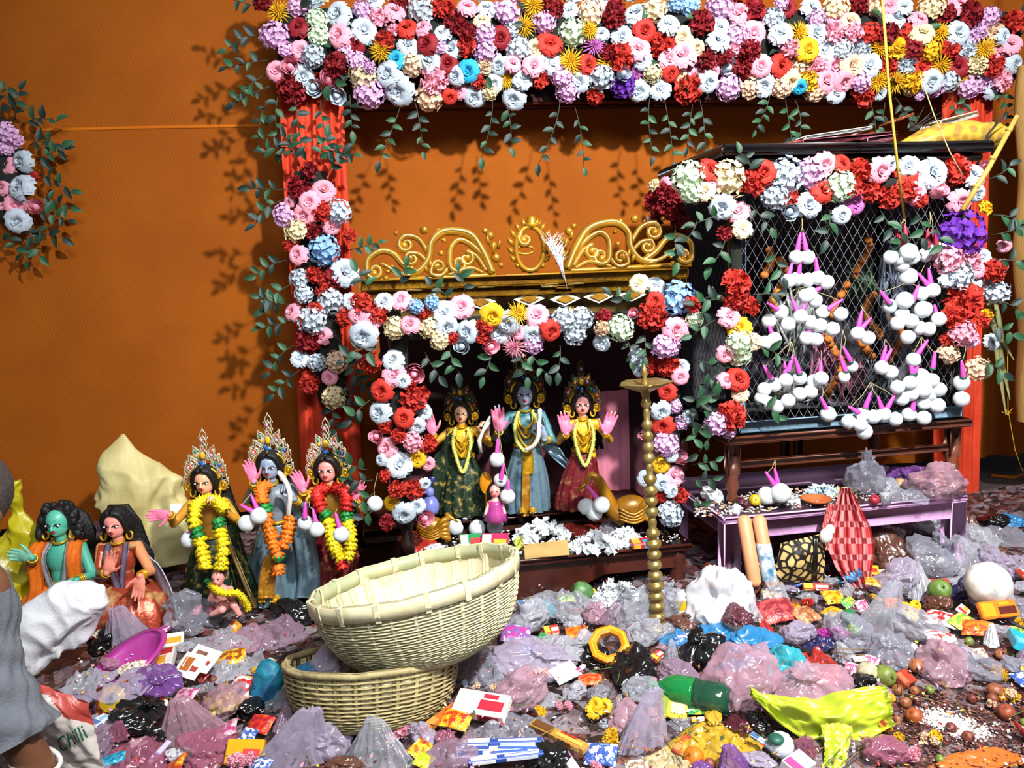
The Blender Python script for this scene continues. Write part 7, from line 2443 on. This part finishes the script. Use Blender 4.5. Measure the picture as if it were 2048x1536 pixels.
carton(1345, 1412, 66, .8, ('d8b830', '8a9a3c', 'e8e0a0', 'c84a2c'), 'yellow green printed packet leaning on the green bottle', -.4, .8, .15, .03, 'packet', 'printed_packet')
bag('tall', 1285, 1490, 112, 'lilac', 'tall lilac bag with a pointed top left of the yellow green packet', .6, 1.15, .4)
bag('sheet', 1430, 1492, 150, 'yellow', 'yellow crumpled paper sheet at the bottom right of centre', 1, .8)
fruit(1388, 1518, 44, 'e8801c', 'orange fruit at the bottom edge', 'orange')
carton(1362, 1492, 66, .25, ('d0502c', 'e88a50'), 'red orange stick box above the orange fruit', .9, .3, .6)
bag('crump', 1478, 1462, 70, 'maroon', 'maroon wrinkled film beside the yellow paper sheet')
bag('sheet', 1330, 1535, 90, 'cream', 'cream green film at the bottom edge left of the orange fruit')
t = thing('pompom', 'white pompom with a green cap lying left of the yellow-green bag tail', 'pompom', on_bed(1562, 1490))
pcopy('floss_ball', POM[0], t, on_bed(1562, 1490, .04), None, .075)
pcopy('cap', MB().ell((0, 0, 0), (.024, .024, .014)).mesh('cap', mat('green_band', '1d5a48', .5)), t, on_bed(1552, 1478, .07))
TAKEN.append((1562, 1478, 44))
# the yellow-green bag
m_lime2 = FILM['lime']
plm = on_bed(1660, 1440)
def lime(u, v, b=0):
    top = [(1500, 1374), (1545, 1386), (1600, 1394), (1660, 1386), (1720, 1374), (1774, 1368)]
    bot = [(1508, 1392), (1555, 1440), (1615, 1478), (1668, 1492), (1732, 1480), (1796, 1446)]
    k = u * 5
    i = min(4, int(k))
    t = k - i
    a = V((*top[i], 0)).lerp(V((*top[i + 1], 0)), t)
    c = V((*bot[i], 0)).lerp(V((*bot[i + 1], 0)), t)
    q = a.lerp(c, v)
    w_ = .045 * math.sin(PI * v) * math.sin(PI * min(1, u + .05)) ** .7
    p = at(q.x, q.y, plm.y - .10 * v)
    z_ = noise.noise(V((u * 5, v * 3, 1))) * .03 - .035 * abs(noise.noise(V((u * 4 + v * 2, v * 5 - u * 3, 5)))) + .02 * (min(.4, crease(V((u * 6, v * 4, 2)))) - .2)
    return p + V((0, -(w_ if not b else -.3 * w_) - z_, (w_ if not b else -.2 * w_) * .8 + z_))
def limetail(u, v, b=0):
    x = 1672 + 26 * (u - .5) * (2.4 - 1.0 * v) + 16 * v - 26 * v * v
    y = 1450 + 92 * v
    return at(x, y, plm.y - .12 - .10 * v) + V((0, (-.03 if not b else .01) * math.sin(PI * u) - .015 * noise.noise(V((u * 6, v * 5, b))), .012 * noise.noise(V((u * 4, v * 7, 8)))))
t = thing('lime_bag', 'large yellow-green plastic bag spread over the litter at right with a hanging tail', 'plastic bag', plm)
part('bag_film', MB().grid(lambda u, v: lime(u, v), 60, 34).grid(lambda u, v: lime(u, v, 1), 60, 34), m_lime2, t)
part('bag_tail', MB().grid(lambda u, v: limetail(u, v), 20, 30).grid(lambda u, v: limetail(u, v, 1), 20, 30), m_lime2, t)
TAKEN.append((1650, 1430, 260))
TAKEN.append((1672, 1505, 150))
bag('crump', 1765, 1515, 110, 'rose', 'dusky rose bag right of the yellow-green bag tail')
blossoms(1820, 1520, 60, 'p', 'pale pink petals at the bottom edge beside the dusky rose bag', 6)
blossoms(1870, 1488, 66, 'yo', 'yellow and peach blossoms on the brown husk pile', 6, 'C')
blossoms(2022, 1400, 52, 'yo', 'yellow and orange blossoms at the right edge of the husk pile', 5, 'C')
blossoms(1990, 1352, 70, 'y', 'bright yellow chrysanthemum heads above the husk pile', 6, 'S')
bag('crump', 1960, 1530, 180, 'orange', 'long orange cloth scrap along the bottom right edge', .3, .3, .15)
for i, (x, y, s_, c) in enumerate(((1990, 1385, 34, '9a5a3c'), (2012, 1428, 36, '9a4a30'), (1828, 1436, 36, 'b0582c'), (1902, 1458, 24, '7a3a30'), (1936, 1476, 26, '8a4a38'), (1985, 1400, 24, '8a4a34'), (1945, 1400, 20, '7a3a2c'), (1420, 1530, 26, '8a4a3c'))):
    fruit(x, y, s_, c, ['brown round nut at the upper right of the husk pile', 'reddish brown nut at the right edge of the husk pile', 'orange brown nut at the left edge of the husk pile', 'small dark red nut near the middle of the husk pile', 'dark red nut below the middle of the husk pile', 'small brown nut touching the larger nut at the upper right of the husk pile', 'smallest brown nut near the top of the husk pile', 'brown nut beside the orange fruit at the bottom edge'][i], 'betel_nut')
# husk pile and spilled flour
g = MB()
for i in range(2600):
    x, y = rnd.uniform(1745, 2080), rnd.uniform(1365, 1560)
    if y < 1365 + (2060 - x) * .12 and rnd.random() < .7:
        continue
    p = on_bed(x, y, .004)
    a, s_ = rnd.uniform(0, 6.28), rnd.uniform(.003, .008)
    d1, d2 = V((math.cos(a), math.sin(a), rnd.uniform(-.4, .5))) * s_, V((-math.sin(a), math.cos(a), rnd.uniform(-.4, .5))) * s_ * .6
    g.add([p - d1, p + d2, p + d1, p - d2], [(0, 1, 2, 3)], rnd.choice((0, 0, 0, 1, 2)))
single('husk_pile', g, [flatcol('6a3a34', .8), flatcol('9a6a5c', .8), flatcol('4a2620', .8)], 'scattered brown husk and grain on the bare floor at lower right', 'husk', (1.4, 2.4, 0), None, False, 'stuff')
TAKEN += [(1900, 1430, 150), (1960, 1470, 150), (1850, 1470, 120), (2000, 1520, 120), (1920, 1395, 100)]
g = MB()
for i in range(1500):
    t = rnd.random()
    x, y = 1860 + 95 * t + rnd.gauss(0, 18), 1428 + 40 * t + rnd.gauss(0, 8)
    p = on_bed(x, y, .006)
    s_ = rnd.uniform(.002, .005)
    g.add([p + V((-s_, 0, 0)), p + V((0, -s_, .0)), p + V((s_, 0, .001)), p + V((0, s_, .001)), p + V((0, 0, s_))], [(0, 1, 4), (1, 2, 4), (2, 3, 4), (3, 0, 4)])
single('spilled_flour', g, flatcol('e4dcd6', .9), 'white flour spilled across the brown husk pile', 'flour', (1.35, 2.4, 0), None, False, 'stuff')
# ---------------------------------------------------------------- right rear
for a in (('crump', 1985, 1052, 60, 'black', 'dark bag lying just below the orange cloth edge at right'), ('puff', 1950, 1100, 90, 'clear', 'clear bag of brown leaves right of the bench leg'), ('sheet', 2010, 1080, 100, 'grey', 'grey film behind the clear bag of brown leaves'),
          ('crump', 2026, 1048, 40, 'blue', 'bright blue film at the right edge under the orange cloth'), ('crump', 1920, 1135, 80, 'clear', 'clear film at the foot of the right bench leg'), ('puff', 1862, 1140, 80, 'grey', 'grey bag with a white scrap left of the right bench leg'),
          ('crump', 1995, 1140, 110, 'lilac', 'lilac bag behind the white ball at the right edge'), ('crump', 1770, 1120, 80, 'brown', 'brown wrapped parcel under the bench near the checked cloth'), ('sheet', 1830, 1110, 90, 'clear', 'clear sheet under the right half of the bench'),
          ('crump', 1790, 1180, 90, 'lilac', 'lilac bag behind the yellow flower heads'), ('tall', 1835, 1192, 70, 'silver', 'silvery teal printed bag beside the green mango of the right heap'), ('crump', 1850, 1060, 90, 'silver', 'pale film deep under the right end of the bench'), ('crump', 1755, 1065, 60, 'white', 'white scrap deep under the bench right of the cloth'),
          ('crump', 1925, 1190, 50, 'navy', 'navy scrap right of the green mango'), ('crump', 1700, 1160, 50, 'blue', 'small blue cap like scrap left of the checked cloth end')):
    bag(*a)
carton(1725, 1142, 62, .4, ('c8b020', 'e0d8c0', 'b83a24'), 'yellow box with a red end right of the checked cloth', -.3, .5, .3, .03)
fruit(1885, 1128, 26, 'e8e8e4', 'white round scrap in front of the right bench leg', 'white_ball')
# ---------------------------------------------------------------- on the bench
zb_ = zt + .001
def onb(fn, *a, **k):
    return fn(*a, z=zb_, **k)
onb(bag, 'puff', 1728, 985, 66, 'grey', 'dark shining round bag on the middle of the pink bench', .9, 1.3)
onb(bag, 'crump', 1815, 965, 80, 'purple', 'dusky purple bag at the back of the pink bench')
onb(bag, 'crump', 1775, 985, 60, 'clear', 'bluish clear film in the middle right of the pink bench')
onb(bag, 'crump', 1868, 990, 90, 'pink', 'pinkish clear bag with scraps at the right end of the pink bench')
onb(bag, 'sheet', 1820, 995, 70, 'grey', 'grey netting film in front of the pinkish bag on the bench')
onb(bag, 'crump', 1485, 1012, 42, 'maroon', 'maroon wrapper beside the stand leg on the pink bench')
onb(bag, 'crump', 1425, 1000, 40, 'white', 'white crumpled cup at the left back corner of the pink bench')
onb(bag, 'crump', 1470, 1026, 24, 'white', 'small white scrap at the front left corner of the pink bench')
onb(fruit, 1510, 1004, 26, 'd8b81c', 'small yellow lemon on the pink bench', 'lemon')
p = atz(1632, 1008, zb_)
t = thing('clay_dish', 'shallow orange clay dish with white petals on the pink bench', 'dish', p)
part('dish', MB().lathe([(.03, 0), (.05, .008), (.068, .03), (.072, .03), (.052, .012), (.01, .006)], p, 28), mat('terracotta', 'b8602c', .7), t)
onb(frill_heap, 1645, 990, 70, 24, 'bluish white petals heaped on and behind the clay dish', col='c8dce8', n=60)
onb(frill_heap, 1575, 1005, 60, 10, 'white petal scraps around the two bench pompoms', col='e4e8e8', n=40)
onb(frill_heap, 1680, 990, 50, 16, 'cream petal scraps behind the end of the checked cloth', col='e0cfa0', n=36)
onb(fruit, 1748, 1002, 22, 'a8283c', 'dark red berry on the front edge of the bench', 'berry')
t = thing('plastic_cup', 'crushed clear plastic cup on the front edge of the pink bench', 'cup', atz(1772, 1010, zb_))
part('cup', MB().lathe([(.02, 0), (.026, .05), (.03, .055), (.025, .048), (.018, .004)], atz(1772, 1010, zb_), 20), FILM['clear'], t)
onb(fruit, 1800, 972, 26, 'c8a070', 'tan fruit among the films on the pink bench', 'round_fruit')
onb(fruit, 1838, 965, 30, 'd8806a', 'coral round fruit inside the pinkish film on the bench', 'round_fruit')
# ---------------------------------------------------------------- on the altar
za = ztop + .003
frill_heap(1085, 1075, 120, 44, 'white floss flower heap at the middle of the altar front', z=za, n=130)
frill_heap(1190, 1096, 110, 38, 'white floss flower heap at the right front of the altar', z=za, n=120)
frill_heap(1250, 1086, 70, 34, 'white floss flower heap behind the brass lamp on the altar', z=za, n=80)
for i, (x, y) in enumerate(((912, 1070), (935, 1062), (955, 1072), (975, 1058), (990, 1068), (1000, 1055))):
    p = atz(x, y, za)
    single('pompom', MB(), [], '', '') if False else None
    o = link('loose_pompom', POM[i % 2], None, p + V((0, 0, .04)), None, .085)
    tag(o, ['leftmost loose white pompom in the row on the altar before the left altar idol', 'second loose white pompom from the left in the altar row', 'third loose white pompom from the left in the altar row', 'fourth loose white pompom from the left in the altar row', 'fifth loose white pompom from the left in the altar row', 'rightmost loose white pompom of the altar row, beside the small doll'][i], 'pompom', 'loose pompoms on the altar')
    ORG[o.name] = p
bag('sheet', 1165, 1062, 90, 'red', 'red foil sheet lying between the white floss heaps on the altar', .6, .5, z=za)
bag('crump', 1225, 1068, 60, 'grey', 'grey film behind the white floss on the altar', z=za)
sheet_paper(1093, 1100, 92, 'b8985c', 'tan kraft card lying over the front edge of the altar', .5, .02, .35, .0, z=za + .02, cat='card')
carton(1285, 1092, 50, .6, ('b8242c', 'd8b030', '4a90c0'), 'small red and yellow box behind the brass lamp on the altar', .1, .1, .4, z=za)
carton(942, 1085, 46, .7, ('1c8a4c', 'e0e0d0', 'd83a3a'), 'small green printed box behind the tilted basket on the altar', .1, .7, .3, z=za)
carton(990, 1088, 56, .7, ('b8285a', 'e8d8c0', 'e0b030'), 'small magenta printed box behind the tilted basket on the altar', -.1, .7, .3, z=za)
packet(1036, 1090, 40, ('b8c03c', '6a7a1c', 'e0d860'), 'yellow green leaf shaped packet at the tilted basket rim on the altar', 1.1, .6, z=za)
bag('crump', 840, 1098, 70, 'red', 'red scrap on the left end of the altar', z=za)
bag('crump', 870, 1102, 40, 'white', 'white scrap beside the red scrap on the left end of the altar', z=za)
# small doll and figurine on the altar
p = at(992, 1035, 3.66)
t = thing('small_doll', 'small pink faced doll with black hair between two altar idols', 'doll', p)
g = MB()
g.cap(p + V((0, 0, 0)), p + V((0, 0, .08)), .035, .025, 10)
g.cap(p + V((0, 0, .08)), p + V((0, 0, .11)), .012, .012, 8)
g.ell(p + V((0, 0, .135)), (.028, .03, .034), None, 14, 10)
g.cap(p + V((-.03, 0, .075)), p + V((-.05, -.03, .03)), .012, .009, 8)
g.cap(p + V((.03, 0, .075)), p + V((.045, -.03, .03)), .012, .009, 8)
me = remesh(g, .0035)
me.materials.append(mat('skin_f0a49a', 'f0a49a', .4, 0, .04, 6))
o = link('body', me, t, -ORG[t.name])
part('hair', MB().ell(p + V((0, .012, .142)), (.034, .03, .036)).cap(p + V((-.03, .02, .13)), p + V((-.034, .02, .06)), .012, .006).cap(p + V((.03, .02, .13)), p + V((.04, .02, .05)), .014, .006), m_hair, t)
for sx in (-1, 1):
    part('eye', MB().ell(p + V((sx * .011, -.0285, .138)), (.006, .003, .003), None, 8, 5), m_black, t)
part('lips', MB().ell(p + V((0, -.029, .121)), (.006, .003, .003), None, 8, 5), m_lip, t)
part('dress', MB().lathe([(.06, -.01), (.05, .03), (.036, .07), (.034, .085)], p, 20, 0, lambda q, z: 1 + .05 * math.sin(q * 8)), FILM['magenta'], t)
p = at(862, 1028, 3.56)
t = thing('blue_figurine', 'small blue glazed figurine beside the left post of the altar', 'figurine', p)
part('body', MB().lathe([(.028, 0), (.04, .02), (.042, .05), (.03, .075), (.014, .09)], p, 18), mat('blue_glaze', '7a80c8', .3), t)
part('head', MB().ell(p + V((0, 0, .108)), (.022, .024, .026), None, 12, 8).cap(p + V((-.02, -.01, .11)), p + V((-.034, -.012, .105)), .007, .003, 8), mat('blue_glaze', '7a80c8', .3), t)
part('crest', MB().cap(p + V((0, 0, .13)), p + V((.012, 0, .165)), .008, .014, 8).ell(p + V((.015, .0, .17)), (.016, .008, .014)), mat('navy_glaze', '2c3478', .3), t)
p = at(974, 1015, 3.70)
t = thing('hand_mirror', 'orange oval hand mirror standing behind the small doll on the altar', 'mirror', p)
part('mirror_disc', MB().ell(p + V((0, 0, .125)), (.025, .008, .05), None, 20, 10), flatcol('e08a1c', .3), t)
part('mirror_rim', MB().tube([p + V((.027 * math.cos(a), -.002, .125 + .052 * math.sin(a))) for a in [2 * PI * i / 24 for i in range(24)]], .005, 6, closed=True), m_goldj, t)
part('handle', MB().cap(p, p + V((0, 0, .075)), .008, .007, 8), m_goldj, t)
# baby doll with a yellow garland
p = at(452, 1222, 3.20)
t = thing('baby_doll', 'pink crouching baby doll with a yellow garland at the feet of the standing idols', 'doll', p)
k = .95
W3 = lambda x, y, z: p + V((x, y, z)) * k
g = MB()
g.ell(W3(-.005, 0, .075), (.036 * k, .034 * k, .05 * k), M.Rotation(.2, 3, 'Y'), 14, 10)
g.ell(W3(-.005, .005, .035), (.042 * k, .04 * k, .035 * k), None, 14, 10)
g.cap(W3(-.01, 0, .115), W3(-.012, -.005, .14), .014 * k, .014 * k, 8)
g.ell(W3(-.016, -.012, .168), (.030 * k, .032 * k, .036 * k), None, 14, 10)
g.ell(W3(-.017, -.020, .152), (.022 * k, .024 * k, .020 * k), None, 12, 8)
g.cap(W3(-.017, -.045, .163), W3(-.017, -.047, .158), .004 * k, .005 * k, 6)
for q in ([(-.04, 0, .11), (-.055, -.03, .07), (-.01, -.06, .075)], [(.03, 0, .105), (.05, -.03, .08), (.04, -.045, .12)], [(-.025, -.005, .03), (.01, -.065, .035), (-.045, -.05, .008)], [(.025, 0, .035), (.06, -.05, .045), (.078, -.05, .006)]):
    r_ = .016 if q[0][2] > .06 else .022
    g.cap(W3(*q[0]), W3(*q[1]), r_ * k, r_ * .85 * k, 10)
    g.cap(W3(*q[1]), W3(*q[2]), r_ * .85 * k, r_ * .6 * k, 10)
    g.ell(W3(*q[2]), (.011 * k,) * 3, None, 8, 6)
me = remesh(g, .0038)
me.materials.append(mat('doll_pink', 'e09a92', .45, 0, .06, 8))
o = link('body', me, t, -ORG[t.name])
part('hair', MB().ell(W3(-.014, .0, .178), (.032 * k, .032 * k, .032 * k), None, 14, 9), mat('doll_hair', '5a2c24', .6), t)
for sx in (-1, 1):
    part('eye', MB().ell(W3(-.017 + sx * .011, -.042, .170), (.0055, .003, .003), None, 8, 5), m_black, t)
part('lips', MB().ell(W3(-.017, -.043, .148), (.006, .003, .003), None, 8, 5), m_lip, t)
lei('flower_lei', 'short yellow garland hung around the pink baby doll', [([(422, 1170, .16), (436, 1182, .26), (456, 1187, .27), (474, 1186, .26), (490, 1204, .22), (497, 1220, .2)], 0, 'marigold_string'), ([(414, 1160, .15), (418, 1166, .15)], 1, 'green_joint')], 3.38, .018, [m_yel, m_grn])
_q = sheet_paper(354, 1018, 15, 'e8e8ec', 'small white paper stuck behind the arm of the leftmost standing idol', 1.2, .2, 1.4, .0)
_q.location = at(352, 1020, 3.46)
# ---------------------------------------------------------------- the rest of the litter
LM = [('the carrier bag', 130, 1440), ('the white woven sack', 120, 1270), ('the copper brocade idol', 265, 1200), ('the magenta basin', 275, 1330), ('the teal bundle', 520, 1370), ('the lower basket', 745, 1390), ('the tilted basket', 830, 1230), ('the leftmost standing idol', 415, 1200), ('the incense bundle', 1000, 1495), ('the largest puffed bag', 1068, 1320), ('the orange frame', 1215, 1275), ('the brass lamp', 1315, 1260), ('the green bottle', 1385, 1380), ('the blue sheet', 1435, 1280), ('the yellow-green bag', 1650, 1430), ('the red orange sheet', 1632, 1320), ('the checked cloth', 1700, 1130), ('the peach tubes', 1510, 1130), ('the white ball', 1975, 1180), ('the husk pile', 1900, 1450), ('the right bench leg', 1915, 1090), ('the altar apron', 1180, 1150), ('the tall pointed bag', 1285, 1440), ('the yellow paper sheet', 1430, 1480), ('the magenta film', 1665, 1265), ('the tall clear bag', 1755, 1210), ('the orange packet', 1992, 1210), ('the black bag', 290, 1415), ('the yellow box', 490, 1490)]
def rel(px, py):
    ds = sorted(LM, key=lambda l: (l[1] - px) ** 2 + ((l[2] - py) * 1.4) ** 2)
    def one(l):
        dx, dy = px - l[1], (py - l[2]) * 1.4
        if abs(dx) > abs(dy):
            return ('right of ' if dx > 0 else 'left of ') + l[0]
        return ('in front of ' if dy > 0 else 'behind ') + l[0]
    return one(ds[0]), ds[0][0], ds[1][0]
def unique(desc, px, py, ext):
    r0, a, b = rel(px, py)
    for s_ in [f'{desc} {r0}'] + [f'{e} {desc} {r0}' for e in ext] + [f'{desc} {r0}, towards {b}'] + [f'{e} {desc} {r0}, towards {b}' for e in ext]:
        if s_ not in LABELS and len(s_.split()) <= 16:
            LABELS.add(s_)
            return s_, None
    s_ = f'{desc} {r0}'
    return s_, 'further ' + s_
rnd.seed(5)
fill = 0
tries = 0
SMALL = []
while fill < 400 and tries < 14000:
    tries += 1
    px = rnd.uniform(150, 2060)
    ymin = 1255 if px < 640 else (1185 if px < 1040 else (1190 if px < 1400 else (1130 if px < 1700 else 1060)))
    py = rnd.uniform(ymin, 1545)
    k = (py - 900) / 500
    w_ = rnd.uniform(26, 72) * (.55 + .6 * k)
    if any((abs(px - a) < (w_ + c) * .33 and abs(py - b) < (w_ + c) * .22) for a, b, c in TAKEN):
        continue
    if 560 < px < 1050 and 1100 < py < (1455 if px < 930 else 1330) and py < 1455 - abs(px - 750) * .25:
        continue
    if px < 200 and py < 1370:
        continue
    fill += 1
    u = rnd.random()
    sz_ = 'small' if w_ < 40 else 'larger'
    if px > 1780 and py > 1370 and u < .6:
        u = .99
    if u < .52:
        kd = rnd.choice(('crump', 'crump', 'sheet', 'puff', 'tall'))
        red = px < 900 or py > 1440
        c = rnd.choice(('lilac', 'grey', 'clear', 'pink', 'mauve', 'rose', 'clear', 'lilac', 'white', 'black', 'pink', 'purple', 'brown') if red else ('clear', 'grey', 'lilac', 'clear', 'white', 'pink', 'silver', 'black', 'yellow', 'brown', 'mauve', 'clear', 'pink'))
        d = {'crump': 'crumpled bag', 'sheet': 'plastic sheet', 'puff': 'puffed bag', 'tall': 'upright bag'}[kd]
        lb_, gp = unique(CWORD[c] + ' ' + d, px, py, ('small', 'shiny', 'wrinkled'))
        bag(kd, px, py, w_ * 1.25, c, lb_, rnd.uniform(.7, 1), rnd.uniform(.6, 1) if kd != 'tall' else .8, None, rnd.uniform(0, .03), gp)
    elif u < .74:
        cols, cn = rnd.choice(((('e8b01c', 'c85a14', 'f0e0a0'), 'yellow and orange'), (('c8302c', '8a1a24', 'e8c0a8'), 'red'), (('e8e4de', 'c8302c', 'd8b040'), 'white and red'), (('e87a1c', 'b8401c', 'f0c040'), 'orange'), (('3a9a4c', 'd8d040', 'c8e0b0'), 'green and yellow'), (('d8a8b8', 'b84a7a', 'f0e0e8'), 'pink'), (('d8d0c0', '8a6a4a', 'e8e4dc'), 'cream and brown'), (('3a5aa8', 'e0e4f0', '8aa0d8'), 'blue and white')))
        lb_, gp = unique(cn + ' foil packet', px, py, ('small', 'creased', 'torn'))
        o = packet(px, py, w_ * 1.05, cols, lb_, rnd.uniform(-1.5, 1.5), rnd.uniform(0, .5), rnd.uniform(.02, .05))
        if gp: o['group'] = gp
    elif u < .84:
        cols, cn = rnd.choice(((('e8e4de', 'b83030', 'e0a030'), 'white'), (('d8982c', '8a2a1c', 'f0d8a0'), 'amber'), (('b83a2c', 'e8c040', 'f0e0d0'), 'red'), (('e8d8e0', 'b04a8a'), 'pale pink'), (('6a4a30', 'c8a060'), 'brown'), (('e4e8ec', '4a7ab0', '9ac0d8'), 'white and blue')))
        lb_, gp = unique(cn + ' printed box', px, py, ('small', 'flat', 'tilted'))
        o = carton(px, py, w_, rnd.choice((.3, .5, .7, .2)), cols, lb_, rnd.uniform(-1.4, 1.4), rnd.uniform(-.1, .6), rnd.uniform(.2, .5), rnd.uniform(.02, .04))
        if gp: o['group'] = gp
    elif u < .91:
        c, cn = rnd.choice((('p', 'pink'), ('y', 'yellow'), ('r', 'red'), ('w', 'white'), ('o', 'peach')))
        lb_, gp = unique(cn + ' blossoms', px, py, ('few', 'crushed', 'small'))
        o = blossoms(px, py, w_ * .8, c, lb_, 4, 'C')
        if gp: o['group'] = gp
    elif u < .955:
        c, cn = rnd.choice((('e4e2de', 'white'), ('d8c8b0', 'cream'), ('d8a0a8', 'pink')))
        lb_, gp = unique(cn + ' paper scrap', px, py, ('small', 'curled', 'bent'))
        o = sheet_paper(px, py, w_ * .8, c, lb_, rnd.uniform(.5, .9), rnd.uniform(-1.5, 1.5), rnd.uniform(-.2, .6))
        if gp: o['group'] = gp
    else:
        c, cn, kd = rnd.choice((('8a4a38', 'reddish brown nut', 'betel_nut'), ('7a8a3c', 'green lime', 'lime_fruit'), ('a0623c', 'tan nut', 'betel_nut'), ('6a3428', 'dark brown nut', 'betel_nut')))
        lb_, gp = unique(cn, px, py, ('small', 'round', 'smooth'))
        fruit(px, py, min(30, w_ * .55), c, lb_, kd, 0, .9, None, gp)
# loose petals, twigs and puffed rice: too many to count
g = MB()
for i in range(5200):
    px, py = rnd.uniform(140, 2080), rnd.uniform(1060, 1560)
    if py < (1215 if px < 1040 else 1150 if px < 1400 else 1060):
        continue
    p = on_bed(px, py, rnd.uniform(.005, .05))
    a, s_ = rnd.uniform(0, 6.28), rnd.uniform(.003, .009)
    d1, d2 = V((math.cos(a), math.sin(a), rnd.uniform(-.5, .7))) * s_, V((-math.sin(a), math.cos(a), rnd.uniform(-.5, .7))) * s_ * rnd.uniform(.4, .9)
    g.add([p - d1, p + d2, p + d1 + V((0, 0, s_ * .4)), p - d2], [(0, 1, 2), (0, 2, 3)], rnd.choice((0, 0, 1, 1, 2, 3, 4, 4, 5, 5, 5)))
single('loose_petals', g, [flatcol('e0dcdc', .7), flatcol('d89aa8', .7), flatcol('b83030', .7), flatcol('d8b030', .7), flatcol('3a4a2c', .7), flatcol('7a4a34', .7)], 'loose petals, crumbs and scraps strewn over the whole litter', 'petals', (0, 2.8, 0), None, False, 'stuff')
g = MB()
for i in range(1600):
    x, y = rnd.uniform(0, 1), rnd.random()
    if i < 1150:
        p = atz(1390 + x * 530, 985 + 50 * (1 - x) - 5 + rnd.uniform(-34, 20), zt + .003)
        if not (bcn + by * .02).dot(by) < p.dot(by) < (bcn + by * (bd - .03)).dot(by):
            continue
    else:
        p = atz(880 + x * 490, 1080 + rnd.uniform(-20, 28), ztop + .003)
        if p.dot(ayy) < cen.dot(ayy) + .01:
            continue
    g.ell(p + V((0, 0, .003)), (rnd.uniform(.003, .010), rnd.uniform(.003, .008), .0045), None, 6, 4, rnd.choice((0, 0, 1, 1, 2, 3)))
single('puffed_rice', g, [flatcol('e8e6e2', .8), flatcol('b89878', .8), flatcol('8a5a48', .8), flatcol('a8b0c0', .8)], 'puffed rice and crumbs scattered on the bench top and altar top', 'puffed rice', (.6, 3.4, .3), None, True, 'stuff')
g = MB()
for i in range(70):
    px, py = rnd.uniform(600, 2050), rnd.uniform(1280, 1540)
    p = on_bed(px, py, .03)
    a, L_ = rnd.uniform(0, 6.28), rnd.uniform(.06, .2)
    g.tube([p, p + V((math.cos(a), math.sin(a), rnd.uniform(-.05, .35))) * L_], .0016, 4, True, rnd.choice((0, 1, 2)))
single('incense_sticks', g, [flatcol('8a6a3c', .8), flatcol('3a2a20', .8), flatcol('4a6a30', .8)], 'thin incense sticks and straws strewn among the litter', 'sticks', (.6, 2.6, 0), None, True, 'stuff')
